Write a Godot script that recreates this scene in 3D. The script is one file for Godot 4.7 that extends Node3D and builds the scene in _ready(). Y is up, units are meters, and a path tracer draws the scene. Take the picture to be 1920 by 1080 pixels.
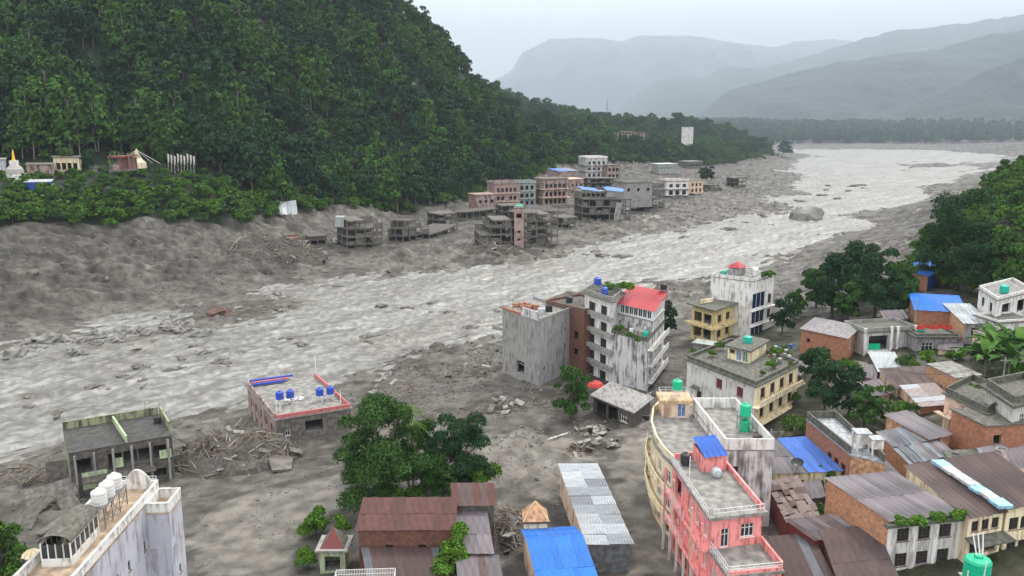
extends Node3D

# ---------------------------------------------------------------- measuring
const FOCAL := 1600.0
const PITCH := 11.65
const EYE := 52.0
var M := {}
var T := {}
var used := {}
var rng := RandomNumberGenerator.new()

func ray(u: float, v: float) -> Vector3:
	var p := deg_to_rad(PITCH)
	var x := (u - 960.0) / FOCAL
	var y := (540.0 - v) / FOCAL
	return Vector3(x, y * cos(p) - sin(p), -(cos(p) + y * sin(p)))

func gp(u: float, v: float, y: float) -> Vector3:   # the point of height y seen at a pixel
	var d := ray(u, v)
	var t := (y - EYE) / d.y
	return Vector3(d.x * t, y, d.z * t)

func dp(u: float, v: float, far: float) -> Vector3:  # the point of depth far seen at a pixel
	var d := ray(u, v)
	var t := -far / d.z
	return Vector3(d.x * t, EYE + d.y * t, -far)

func xz(p: Vector3) -> Vector2:
	return Vector2(p.x, p.z)

# ---------------------------------------------------------------- shapes
class Geo:
	var st := SurfaceTool.new()
	var col := Color.WHITE
	var any := false
	func _init() -> void:
		st.begin(Mesh.PRIMITIVE_TRIANGLES)
		st.set_smooth_group(-1)
	func vert(p: Vector3, t: Vector3, b: Vector3) -> void:
		st.set_color(col)
		st.set_uv(Vector2(p.dot(t), -p.dot(b)))
		st.add_vertex(p)
	func tri(a: Vector3, b: Vector3, c: Vector3) -> void:   # clockwise from outside
		var n := (c - a).cross(b - a)
		if n.length_squared() < 1e-14:
			return
		n = n.normalized()
		var t := Vector3.UP.cross(n)
		t = t.normalized() if t.length() > 0.05 else Vector3.RIGHT
		var bt := n.cross(t)
		any = true
		vert(a, t, bt); vert(b, t, bt); vert(c, t, bt)
	func quad(a: Vector3, b: Vector3, c: Vector3, d: Vector3) -> void:
		tri(a, b, c); tri(a, c, d)
	func hexa(b: Array, t: Array) -> void:   # four lower and four upper corners, both counter-clockwise from above
		quad(t[0], t[3], t[2], t[1])
		quad(b[0], b[1], b[2], b[3])
		for i in 4:
			var j := (i + 1) % 4
			quad(b[i], t[i], t[j], b[j])
	func box(c: Vector3, s: Vector3, basis := Basis.IDENTITY) -> void:
		var lo := []; var hi := []
		for k in [[-1, 1], [1, 1], [1, -1], [-1, -1]]:
			lo.append(c + basis * Vector3(k[0] * s.x * 0.5, -s.y * 0.5, k[1] * s.z * 0.5))
			hi.append(c + basis * Vector3(k[0] * s.x * 0.5, s.y * 0.5, k[1] * s.z * 0.5))
		hexa(lo, hi)
	func bar(a: Vector3, b: Vector3, w: float, h: float) -> void:   # a beam from a to b
		var d := b - a
		var z := d.normalized()
		var x := Vector3.UP.cross(z)
		x = x.normalized() if x.length() > 0.02 else Vector3.RIGHT
		var y := z.cross(x)
		box((a + b) * 0.5, Vector3(w, h, d.length()), Basis(x, y, z))
	func tube(a: Vector3, b: Vector3, ra: float, rb: float, n := 8, caps := true) -> void:
		var z := (b - a).normalized()
		var x := Vector3.UP.cross(z)
		x = x.normalized() if x.length() > 0.02 else Vector3.RIGHT
		var y := z.cross(x)
		for i in n:
			var p := TAU * i / n
			var q := TAU * (i + 1) / n
			var e := x * cos(p) + y * sin(p)
			var f := x * cos(q) + y * sin(q)
			quad(a + e * ra, a + f * ra, b + f * rb, b + e * rb)
			if caps:
				tri(a, a + f * ra, a + e * ra)
				tri(b, b + e * rb, b + f * rb)
	func lathe(prof: Array, n := 16, at := Vector3.ZERO) -> void:   # pairs of radius and height, from below
		for k in prof.size() - 1:
			var r0: float = prof[k][0]; var y0: float = prof[k][1]
			var r1: float = prof[k + 1][0]; var y1: float = prof[k + 1][1]
			for i in n:
				var p := TAU * i / n
				var q := TAU * (i + 1) / n
				quad(at + Vector3(cos(p) * r0, y0, sin(p) * r0), at + Vector3(cos(p) * r1, y1, sin(p) * r1), at + Vector3(cos(q) * r1, y1, sin(q) * r1), at + Vector3(cos(q) * r0, y0, sin(q) * r0))
	func prism(poly: PackedVector2Array, y0: float, y1: float) -> void:   # upright prism over a flat outline (x, z)
		var area := 0.0
		for i in poly.size():
			area += poly[i].cross(poly[(i + 1) % poly.size()])
		var p := poly.duplicate()
		if area > 0.0:
			p.reverse()
		for i in p.size():
			var a: Vector2 = p[i]; var b: Vector2 = p[(i + 1) % p.size()]
			quad(Vector3(a.x, y0, a.y), Vector3(a.x, y1, a.y), Vector3(b.x, y1, b.y), Vector3(b.x, y0, b.y))
		var ix := Geometry2D.triangulate_polygon(p)
		for k in range(0, ix.size(), 3):
			var a: Vector2 = p[ix[k]]; var b: Vector2 = p[ix[k + 1]]; var c: Vector2 = p[ix[k + 2]]
			if (b - a).cross(c - a) < 0.0:
				var s := b; b = c; c = s
			tri(Vector3(a.x, y1, a.y), Vector3(b.x, y1, b.y), Vector3(c.x, y1, c.y))
			tri(Vector3(a.x, y0, a.y), Vector3(c.x, y0, c.y), Vector3(b.x, y0, b.y))
	func facade(o: Vector3, r: Vector3, w: float, h: float, holes: Array, depth: float) -> void:   # a wall with real openings; o is its lower left corner from outside
		var n := r.cross(Vector3.UP)
		var xs := [0.0, w]; var ys := [0.0, h]
		for q: Rect2 in holes:
			for x in [q.position.x, q.end.x]:
				if x > 0.01 and x < w - 0.01 and not xs.has(x): xs.append(x)
			for y in [q.position.y, q.end.y]:
				if y > 0.01 and y < h - 0.01 and not ys.has(y): ys.append(y)
		xs.sort(); ys.sort()
		for i in xs.size() - 1:
			for j in ys.size() - 1:
				var m := Vector2((xs[i] + xs[i + 1]) * 0.5, (ys[j] + ys[j + 1]) * 0.5)
				var open := false
				for q: Rect2 in holes:
					if q.has_point(m): open = true
				if not open:
					var a: Vector3 = o + r * xs[i]; var b: Vector3 = o + r * xs[i + 1]
					quad(a + Vector3.UP * ys[j], a + Vector3.UP * ys[j + 1], b + Vector3.UP * ys[j + 1], b + Vector3.UP * ys[j])
		for q: Rect2 in holes:
			var a := o + r * q.position.x + Vector3.UP * q.position.y
			var b := o + r * q.end.x + Vector3.UP * q.position.y
			var c := o + r * q.end.x + Vector3.UP * q.end.y
			var d := o + r * q.position.x + Vector3.UP * q.end.y
			var i := -n * depth
			quad(a, a + i, b + i, b) ; quad(d, c, c + i, d + i)
			quad(a, d, d + i, a + i) ; quad(b, b + i, c + i, c)
	func mesh(m: Material = null) -> ArrayMesh:
		if not any:
			tri(Vector3.ZERO, Vector3(0, 0.001, 0), Vector3(0.001, 0, 0))
		st.generate_normals()
		var out := st.commit()
		if m: out.surface_set_material(0, m)
		return out

func numbered(called: String) -> String:
	if not used.has(called):
		used[called] = 0
		return called
	used[called] += 1
	return "%s_%03d" % [called, used[called]]

func tag(o: Node3D, label: String, category: String, group := "", kind := "") -> Node3D:
	o.set_meta("label", label)
	if category: o.set_meta("category", category)
	if group: o.set_meta("group", group)
	if kind: o.set_meta("kind", kind)
	return o

func thing(called: String, label: String, category: String, at := Vector3.ZERO, group := "", turn := 0.0) -> Node3D:
	var o := Node3D.new()
	o.name = numbered(called)
	add_child(o)
	o.position = at
	o.rotation.y = turn
	return tag(o, label, category, group)

func put(mesh: Mesh, called: String, m: Material, parent: Node, at := Transform3D.IDENTITY) -> MeshInstance3D:
	var o := MeshInstance3D.new()
	o.name = numbered(called) if parent == self else called
	o.mesh = mesh
	if m: o.material_override = m
	o.transform = at
	parent.add_child(o, true)
	return o

func part(g: Geo, called: String, m: Material, parent: Node) -> MeshInstance3D:
	return put(g.mesh(m), called, null, parent)

func setting(o: Node3D) -> Node3D:
	o.set_meta("kind", "structure")
	return o

# ---------------------------------------------------------------- materials
func lin(r: float, g: float, b: float) -> Color:
	return Color(minf(r * 1.32, 0.95), minf(g * 1.32, 0.95), minf(b * 1.32, 0.95)).linear_to_srgb()

func noise_tex(seed: int, freq: float, oct: int, lo: float, hi: float, size := 512, kind := FastNoiseLite.TYPE_SIMPLEX_SMOOTH, normal := 0.0) -> NoiseTexture2D:
	var n := FastNoiseLite.new()
	n.seed = seed; n.frequency = freq; n.noise_type = kind
	n.fractal_octaves = oct
	n.fractal_type = FastNoiseLite.FRACTAL_FBM
	var t := NoiseTexture2D.new()
	t.width = size; t.height = size; t.seamless = true; t.noise = n
	if normal > 0.0:
		t.as_normal_map = true; t.bump_strength = normal
	else:
		var g := Gradient.new()
		g.set_color(0, Color(lo, lo, lo)); g.set_color(1, Color(hi, hi, hi))
		g.set_offset(0, 0.15); g.set_offset(1, 0.85)
		t.color_ramp = g
	return t

func streak_tex(seed: int, lo: float, bare: float) -> ImageTexture:   # grime that has run down a wall in streaks of uneven length
	var n := FastNoiseLite.new(); n.seed = seed; n.frequency = 0.02; n.fractal_octaves = 4
	var b := FastNoiseLite.new(); b.seed = seed + 7; b.frequency = 0.012; b.fractal_octaves = 5
	var im := Image.create(256, 256, false, Image.FORMAT_RGB8)
	for x in 256:
		var a := TAU * x / 256.0
		var cx := cos(a) * 90.0; var sx := sin(a) * 90.0
		for y in 256:
			var s := n.get_noise_3d(cx * 1.6, sx * 1.6, y * 0.30)
			var q := b.get_noise_3d(cx, sx, y * 1.3)
			var k := clampf(bare + s * 1.3 + q * 1.2, 0.0, 1.0)
			var v := lerpf(lo, 1.0, k)
			im.set_pixel(x, y, Color(v, v * (0.97 + 0.03 * k), v * (0.95 + 0.05 * k)))
	im.generate_mipmaps()
	return ImageTexture.create_from_image(im)

func brick_tex() -> ImageTexture:   # fired brick in thin courses, weathered in patches, four metres across
	var r := RandomNumberGenerator.new(); r.seed = 5
	var n := FastNoiseLite.new(); n.seed = 31; n.frequency = 0.9; n.fractal_octaves = 4
	var im := Image.create(512, 512, false, Image.FORMAT_RGB8)
	im.fill(Color(0.62, 0.57, 0.52))
	for row in 52:
		var y0 := int(row * 512.0 / 52.0)
		var shift := 14 if row % 2 else 0
		for k in 18:
			var w := 512.0 / 18.0
			var u := TAU * k / 18.0; var v := TAU * row / 52.0
			var dirt := clampf(n.get_noise_3d(cos(u) * 1.4 + cos(v) * 0.7, sin(u) * 1.4, sin(v) * 1.6) * 1.5 + 0.5, 0.0, 1.0)
			var t := r.randf_range(0.80, 1.0) * lerpf(0.80, 1.0, dirt)
			var c := Color(0.88 * t, (0.62 + r.randf_range(-0.05, 0.06)) * t, lerpf(0.52, 0.47, dirt) * t)
			var x0 := int(k * w) + shift
			for x in range(x0 + 1, x0 + int(w)):
				for y in range(y0 + 1, y0 + 9):
					im.set_pixel(x % 512, mini(y, 511), c)
	im.generate_mipmaps()
	return ImageTexture.create_from_image(im)

func mat(c: Color, rough := 0.85, tex: Texture2D = null, metres := 4.0, bump: Texture2D = null, bump_scale := 0.6, metal := 0.0) -> StandardMaterial3D:
	var m := StandardMaterial3D.new()
	m.albedo_color = c
	m.roughness = rough
	m.metallic = metal
	m.cull_mode = BaseMaterial3D.CULL_DISABLED
	m.uv1_scale = Vector3.ONE / metres
	if tex: m.albedo_texture = tex
	if bump:
		m.normal_enabled = true
		m.normal_texture = bump
		m.normal_scale = bump_scale
	return m

func make_materials() -> void:
	T.coarse = noise_tex(1, 0.008, 5, 0.74, 1.04)
	T.fine = noise_tex(2, 0.03, 5, 0.62, 1.05)
	T.blotch = noise_tex(3, 0.010, 6, 0.70, 1.06)
	T.bump = noise_tex(4, 0.016, 6, 0, 1, 512, FastNoiseLite.TYPE_SIMPLEX_SMOOTH, 6.0)
	T.streak = streak_tex(11, 0.76, 0.84)
	T.streak3 = streak_tex(57, 0.70, 0.95)
	T.streak2 = streak_tex(23, 0.52, 0.86)
	T.brick = brick_tex()
	M.mud = mat(Color.WHITE, 0.78, T.blotch, 23.0, T.bump, 1.2)
	M.mud.vertex_color_use_as_albedo = true
	M.mud.metallic_specular = 0.4
	M.mud.roughness = 1.0
	M.mud.roughness_texture = noise_tex(6, 0.006, 5, 0.42, 1.0)   # wet and drying patches
	M.water = mat(Color.WHITE, 0.45, T.coarse, 43.0, T.bump, 1.0)
	M.water.uv1_scale = Vector3.ONE / 13.0
	M.water.vertex_color_use_as_albedo = true
	M.rock = mat(lin(0.19, 0.18, 0.165), 0.85, T.blotch, 7.0, T.bump, 1.0)
	M.mudrock = mat(lin(0.125, 0.113, 0.10), 0.8, T.blotch, 6.0, T.bump, 1.0)
	M.bark = mat(lin(0.10, 0.085, 0.065), 0.9, T.fine, 2.0)
	M.palebark = mat(lin(0.26, 0.24, 0.20), 0.9, T.fine, 2.0)
	M.hill = mat(lin(0.020, 0.034, 0.030), 0.95, T.blotch, 120.0, T.bump, 1.0)
	for k in 5:
		var c: Color = [Color(0.38, 0.45, 0.46), Color(0.28, 0.34, 0.40), Color(0.68, 0.71, 0.42), Color(0.88, 0.90, 0.42), Color(0.85, 0.72, 0.50)][k].linear_to_srgb()
		var m := mat(c, 0.8)
		m.metallic_specular = 0.25
		m.vertex_color_use_as_albedo = true
		m.backlight_enabled = true
		m.backlight = Color(0.10, 0.16, 0.05)
		M["leaf%d" % k] = m
# ---------------------------------------------------------------- land
var pins: Array[Vector3] = []
var land_w := PackedFloat64Array()
var gx0 := -720.0
var gz0 := -1800.0
const CELL := 8.0
const NX := 226
const NZ := 226
var heights := PackedFloat32Array()
var n1 := FastNoiseLite.new()
var n2 := FastNoiseLite.new()
var n3 := FastNoiseLite.new()
const WATER := -4.0

func pin(rows: Array) -> void:   # rows of pixel and height
	for r in rows:
		pins.append(gp(r[0], r[1], r[2]))

func pin_far(rows: Array) -> void:   # rows of pixel and depth
	for r in rows:
		pins.append(dp(r[0], r[1], r[2]))

func pin_at(rows: Array) -> void:
	for r in rows:
		pins.append(Vector3(r[0], r[1], r[2]))

func survey() -> void:
	# near bank and town
	pin([[1230, 1010, 0], [1150, 920, 0], [1090, 850, -0.3], [960, 870, -0.6], [760, 1010, 0], [420, 1020, -1], [400, 940, -1.2], [90, 1020, -1], [30, 930, -2], [560, 860, -1.6], [520, 900, -1.2], [780, 790, -1.6], [900, 740, -1.8], [1040, 770, -1], [1210, 740, -0.4], [1262, 650, -0.6], [1310, 580, -1.8], [1340, 545, -2.6], [960, 730, -1.6], [1420, 830, 0], [1500, 810, 1.5], [1700, 1000, 2.5], [1900, 1010, 4], [1900, 820, 5.5], [1650, 720, 4], [1900, 620, 8], [1760, 570, 7], [1600, 590, 4], [1450, 630, 1], [1510, 540, 0], [1350, 640, 0], [1000, 1050, 0], [600, 1050, 0]])
	pin_at([[-60, 0, -50], [0, 0.5, -40], [60, 4, -40], [120, 10, -60], [0, 0, 20], [150, 8, 20], [-150, -1, 20], [-120, -2, -80]])
	# near shore
	pin([[0, 880, -3.2], [200, 830, -3.4], [345, 800, -3.2], [440, 770, -3.3], [560, 720, -4.4], [670, 735, -3.2], [740, 700, -3.3], [830, 664, -3.4], [930, 636, -3.5], [1010, 600, -3.4], [1080, 560, -3.6], [1180, 520, -4.2], [1260, 552, -3.0], [1310, 530, -3.3], [1480, 484, -3.2], [1540, 470, -2.5], [1680, 425, -2.8], [1765, 362, -2.6], [1885, 306, -2.2], [1600, 480, 1]])
	# river bed
	pin([[0, 780, -7], [100, 720, -7.5], [400, 680, -7.5], [300, 740, -7], [650, 620, -7.5], [700, 560, -6.5], [800, 600, -7], [950, 530, -7.5], [1150, 500, -7], [1250, 480, -7.5], [1450, 450, -7], [1400, 470, -6], [1600, 400, -7.5], [1560, 430, -6.5], [1620, 340, -7], [1700, 310, -6.5], [1560, 310, -6], [1850, 292, -6], [20, 650, -4.6], [250, 625, -4.4], [1700, 345, -7], [1715, 372, -6], [1780, 318, -6.5], [1660, 385, -7.5], [1830, 298, -6.5], [1500, 288, -6.5], [1600, 286, -6.5], [1750, 287, -6.5], [1540, 345, -6.5], [1560, 370, -7]])
	# shoal of boulders and side channel
	pin([[60, 650, -3.6], [240, 640, -3.5], [380, 610, -3.5], [480, 575, -2.6], [530, 570, -2.9], [300, 600, -4.6], [480, 545, -4.5], [620, 560, -4.7], [700, 520, -4.3], [180, 612, -4.4]])
	# far bank
	pin([[560, 520, -2.6], [620, 500, -2], [760, 505, -3.3], [870, 490, -3.2], [900, 470, -1.5], [1060, 462, -3.2], [1060, 440, -1.5], [1200, 436, -3.3], [1200, 420, -1.5], [1350, 405, -3.3], [1400, 385, -2.8], [1465, 392, -3.3], [1510, 360, -3.2], [1500, 330, -2.8], [1470, 305, -3.2], [1420, 330, -0.6], [1380, 310, 0], [680, 475, -1], [800, 452, 0], [640, 440, 2], [960, 464, -1], [980, 410, 1], [1140, 412, -0.5], [1280, 366, 0], [1330, 345, 0], [850, 380, 3], [720, 395, 3], [1000, 350, 3], [1090, 320, 6], [1200, 330, 3], [1300, 310, 2], [1430, 292, 0]])
	# mud bank on the left with the shelf above it
	pin_far([[-120, 600, 212], [0, 590, 218], [200, 590, 232], [420, 560, 250], [0, 510, 240], [200, 520, 256], [420, 500, 278], [0, 432, 268], [200, 435, 290], [400, 440, 315], [520, 455, 322], [560, 430, 345], [620, 410, 375], [0, 345, 292], [200, 348, 312], [380, 352, 335], [450, 395, 335], [0, 335, 315], [200, 318, 340], [350, 315, 350], [480, 370, 352], [-150, 340, 300], [-150, 450, 260]])
	# wooded hill
	pin_far([[0, 290, 345], [200, 270, 365], [420, 290, 375], [560, 330, 400], [700, 360, 440], [0, 150, 395], [0, 20, 430], [0, -120, 480], [0, -300, 560], [200, 120, 420], [200, 0, 460], [200, -150, 520], [330, 130, 430], [330, 20, 470], [330, -120, 540], [440, 200, 450], [440, 90, 500], [440, -30, 560], [440, -170, 640], [560, 200, 480], [560, 90, 530], [560, -40, 600], [650, 260, 480], [650, 150, 540], [650, 20, 610], [650, -60, 660], [720, 300, 490], [740, 120, 590], [738, 24, 660], [830, 330, 520], [830, 230, 580], [828, 112, 680], [900, 330, 560], [900, 250, 620], [885, 165, 700], [950, 300, 610], [930, 222, 720], [1000, 260, 720], [1010, 240, 780], [1100, 270, 760], [1110, 245, 860], [1200, 280, 840], [1200, 248, 930], [1290, 285, 900], [1290, 246, 1000], [1380, 286, 980], [1360, 252, 1060], [1420, 282, 1040], [-200, 100, 400], [-200, -200, 520]])
	pin_at([[-700, 300, -900], [-400, 330, -900], [-200, 180, -900], [-60, 60, -860], [100, 20, -1100], [300, 10, -1250], [-700, 150, -400], [-700, 250, -600], [-500, 60, -250], [-300, 0, -150], [0, 0, -1400]])
	# right bank slope
	pin_far([[1690, 545, 215], [1760, 520, 230], [1830, 500, 225], [1920, 480, 220], [1800, 440, 275], [1920, 400, 250], [1850, 380, 310], [1920, 335, 300], [1960, 300, 330], [1830, 400, 330], [1900, 318, 400], [2100, 250, 330], [2100, 380, 250], [2100, 500, 200], [1720, 480, 262]])
	pin_at([[260, 12, -150], [400, 90, -300], [500, 40, -500], [600, 10, -800], [450, 0, -900], [700, 10, -1200]])
	# valley end
	pin([[1450, 277, -2], [1600, 276, -2], [1750, 276, -1], [1900, 279, 0]])
	pin_far([[1250, 262, 1500], [1250, 245, 1780], [1450, 270, 1460], [1450, 240, 1780], [1600, 268, 1500], [1600, 243, 1780], [1750, 268, 1500], [1750, 240, 1780], [1900, 266, 1490], [1900, 234, 1780], [2100, 262, 1490], [2100, 226, 1780]])

func solve_land() -> void:
	var n := pins.size()
	var a: Array[PackedFloat64Array] = []
	for i in n:
		var row := PackedFloat64Array()
		row.resize(n + 1)
		for j in n:
			var dx := pins[i].x - pins[j].x
			var dz := pins[i].z - pins[j].z
			row[j] = sqrt(dx * dx + dz * dz + 4.0)
		row[i] += -0.3
		row[n] = pins[i].y
		a.append(row)
	for c in n:
		var best := c
		for r in range(c + 1, n):
			if absf(a[r][c]) > absf(a[best][c]): best = r
		var sw := a[c]; a[c] = a[best]; a[best] = sw
		var pc := a[c]
		var inv := 1.0 / pc[c]
		for r in range(c + 1, n):
			var ar := a[r]
			var f := ar[c] * inv
			if f == 0.0: continue
			for k in range(c, n + 1):
				ar[k] -= f * pc[k]
			a[r] = ar
	land_w.resize(n)
	for c in range(n - 1, -1, -1):
		var s := a[c][n]
		for k in range(c + 1, n):
			s -= a[c][k] * land_w[k]
		land_w[c] = s / a[c][c]
	heights.resize(NX * NZ)
	var px := PackedFloat64Array(); var pz := PackedFloat64Array()
	for p in pins:
		px.append(p.x); pz.append(p.z)
	for j in NZ:
		var z := gz0 + j * CELL
		for i in NX:
			var x := gx0 + i * CELL
			var s := 0.0
			for k in n:
				var dx := x - px[k]
				var dz := z - pz[k]
				s += land_w[k] * sqrt(dx * dx + dz * dz + 4.0)
			if s > 26.0 and x < 120.0 and z < -340.0:    # spurs and gullies of the wooded hill
				var up := smoothstep(26.0, 60.0, s)
				s += up * (n2.get_noise_2d(x * 0.42, z * 0.24) * 17.0 + n2.get_noise_2d(x * 1.1 + 90.0, z * 0.8) * 6.0)
			heights[j * NX + i] = s

func base_h(x: float, z: float) -> float:
	var fx := clampf((x - gx0) / CELL, 0.0, NX - 1.001)
	var fz := clampf((z - gz0) / CELL, 0.0, NZ - 1.001)
	var i := int(fx); var j := int(fz)
	fx -= i; fz -= j
	fx = fx * fx * (3.0 - 2.0 * fx) * 0.4 + fx * 0.6
	fz = fz * fz * (3.0 - 2.0 * fz) * 0.4 + fz * 0.6
	var k := j * NX + i
	return lerpf(lerpf(heights[k], heights[k + 1], fx), lerpf(heights[k + NX], heights[k + NX + 1], fx), fz)

func rough_h(x: float, z: float, b: float) -> float:   # lumps of mud and stone; stronger on the open banks
	var al := -0.66 * x + 0.75 * z
	var ac := 0.75 * x + 0.66 * z
	var open := 1.0
	if z > -210.0 and x > 8.0: open = 0.12
	elif z > -115.0 and x > -20.0: open = 0.25
	elif b > 2.0 and z > -240.0 and x > 0.0: open = 0.15
	var r := 1.0 - absf(n1.get_noise_2d(al * 0.5, ac * 1.2))
	var big := n2.get_noise_2d(al * 0.6, ac) 
	var small := n3.get_noise_2d(al * 0.8, ac)
	var far := clampf((-z - 150.0) / 250.0, 0.0, 1.0)
	open *= lerpf(0.12, 1.2, smoothstep(-0.25, 0.3, n2.get_noise_2d(al * 0.35 + 700.0, ac * 0.7)))
	var bank := 0.0
	if x < -30.0 and z < -205.0 and z > -345.0 and b > -3.6 and b < 22.0:   # gullied bank under the shelf
		var k := smoothstep(-30.0, -60.0, x) * smoothstep(-3.6, 0.0, b) * smoothstep(22.0, 14.0, b)
		var gl := 1.0 - absf(n1.get_noise_2d((x * 0.55 + z) * 1.1, (x - z * 0.3) * 0.28))
		var g2 := 1.0 - absf(n3.get_noise_2d((x * 0.4 + z) * 0.5, (x - z * 0.4) * 0.14))
		bank = k * ((gl * gl - 0.6) * 3.0 + (g2 * g2 - 0.6) * 1.0)
	var lump := 1.0 - absf(n3.get_noise_2d(al * lerpf(0.32, 0.11, far) + 50.0, ac * lerpf(0.62, 0.42, far)))
	return open * ((r * r - 0.55) * lerpf(0.7, 1.7, far) + big * lerpf(0.6, 1.4, far) + small * 0.45 + (lump * lump - 0.6) * lerpf(0.6, 1.6, far)) + bank

func land(x: float, z: float) -> float:
	var b := base_h(x, z)
	return b + rough_h(x, z, b)

func lines(lo_far: float, lo: float, hi: float, hi_far: float, step: float, grow: float) -> PackedFloat32Array:
	var out := PackedFloat32Array()
	var s := step
	var left := PackedFloat32Array()
	var x := lo
	while x > lo_far:
		s = s * grow; x -= s; left.append(x)
	left.reverse()
	out.append_array(left)
	x = lo
	while x < hi:
		out.append(x); x += step
	s = step
	while x < hi_far:
		out.append(x); s = s * grow; x += s
	out.append(x)
	return out

func sheet(xs: PackedFloat32Array, zs: PackedFloat32Array, pos: PackedVector3Array, cols: PackedColorArray, keep: PackedByteArray, tile: float) -> ArrayMesh:
	var w := xs.size(); var h := zs.size()
	var nor := PackedVector3Array(); nor.resize(w * h)
	var uv := PackedVector2Array(); uv.resize(w * h)
	for j in h:
		for i in w:
			var k := j * w + i
			var dx := pos[j * w + mini(i + 1, w - 1)] - pos[j * w + maxi(i - 1, 0)]
			var dz := pos[mini(j + 1, h - 1) * w + i] - pos[maxi(j - 1, 0) * w + i]
			nor[k] = dz.cross(dx).normalized()
			uv[k] = Vector2(pos[k].x, pos[k].z)
	var ix := PackedInt32Array()
	for j in h - 1:
		for i in w - 1:
			var k := j * w + i
			if keep[k] or keep[k + 1] or keep[k + w] or keep[k + w + 1]:
				ix.append_array([k, k + 1, k + w, k + 1, k + w + 1, k + w])
	var arr := []
	arr.resize(Mesh.ARRAY_MAX)
	arr[Mesh.ARRAY_VERTEX] = pos; arr[Mesh.ARRAY_NORMAL] = nor; arr[Mesh.ARRAY_TEX_UV] = uv; arr[Mesh.ARRAY_COLOR] = cols; arr[Mesh.ARRAY_INDEX] = ix
	var m := ArrayMesh.new()
	m.add_surface_from_arrays(Mesh.PRIMITIVE_TRIANGLES, arr)
	return m

func build_land() -> void:
	n1.seed = 3; n1.frequency = 0.075; n1.fractal_octaves = 3
	n2.seed = 9; n2.frequency = 0.03; n2.fractal_octaves = 3
	n3.seed = 21; n3.frequency = 0.35; n3.fractal_octaves = 2
	survey()
	solve_land()
	var xs := lines(-1400.0, -175.0, 175.0, 1500.0, 1.0, 1.022)
	var zs := lines(-2400.0, -300.0, -40.0, 30.0, 0.9, 1.012)
	var w := xs.size(); var h := zs.size()
	var pos := PackedVector3Array(); pos.resize(w * h)
	var cols := PackedColorArray(); cols.resize(w * h)
	var keep := PackedByteArray(); keep.resize(w * h); keep.fill(1)
	for j in h:
		for i in w:
			var x := xs[i]; var z := zs[j]
			var b := base_h(x, z)
			var y := b + rough_h(x, z, b)
			pos[j * w + i] = Vector3(x, y, z)
			var t := n2.get_noise_2d(x * 1.7 + 300.0, z * 1.7) * 0.5 + 0.5
			var t2 := n1.get_noise_2d(x * 0.6, z * 0.6 + 900.0) * 0.5 + 0.5
			var c := Color(0.055, 0.049, 0.043).lerp(Color(0.100, 0.092, 0.082), clampf(t * 1.6 - 0.3, 0.0, 1.0))
			c = c.lerp(Color(0.032, 0.027, 0.023), clampf(t2 * 2.2 - 1.0, 0.0, 1.0) * 0.7)
			var t3 := n3.get_noise_2d(x * 0.45, z * 0.6)
			c = c * (1.0 + t3 * 0.45)
			if b < -1.2 and z < -110.0 and n2.get_noise_2d(x * 1.3 + 40.0, z * 2.2) > 0.05 + t3 * 0.4: c = c.lerp(Color(0.125, 0.117, 0.104), 0.7)   # sheets of pale silt left by falling water
			for k in silt.size():
				if Geometry2D.is_point_in_polygon(Vector2(x + t3 * 2.0, z + t2 * 2.0), silt[k]): c = c.lerp(Color(0.165, 0.154, 0.137), 0.85)
			if x > 33.0 and z > -205.0 and z < -40.0 and y > 0.6: c = Color(0.042, 0.037, 0.026).lerp(Color(0.03, 0.036, 0.016), t2)   # darker brown to green ground colour between the houses
			if wooded(x, z) or z < -1490.0 - t * 60.0: c = Color(0.014, 0.022, 0.012)
			for q in scars:
				if Vector2(x, z).distance_to(Vector2(q.x, q.z)) < q.y + t3 * 4.0: c = Color(0.085, 0.052, 0.035)
			cols[j * w + i] = Color(c.r * 1.27, c.g * 1.25, c.b * 1.22)
	var g := put(sheet(xs, zs, pos, cols, keep, 1.0), "ground", M.mud, self)
	setting(g)
	g.set_meta("label", "grey flood mud covering both banks and the streets")
	build_water()

var silt: Array[PackedVector2Array] = []   # fresh pale silt left where the flood ran through the streets
var scars: Array[Vector3] = []   # bare red earth where the slope has slipped: x, radius, z
var wood_line := PackedVector2Array()
var right_line := PackedVector2Array()
func wooded(x: float, z: float) -> bool:
	var p := Vector2(x, z)
	return Geometry2D.is_point_in_polygon(p, wood_line) or Geometry2D.is_point_in_polygon(p, right_line)

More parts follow.
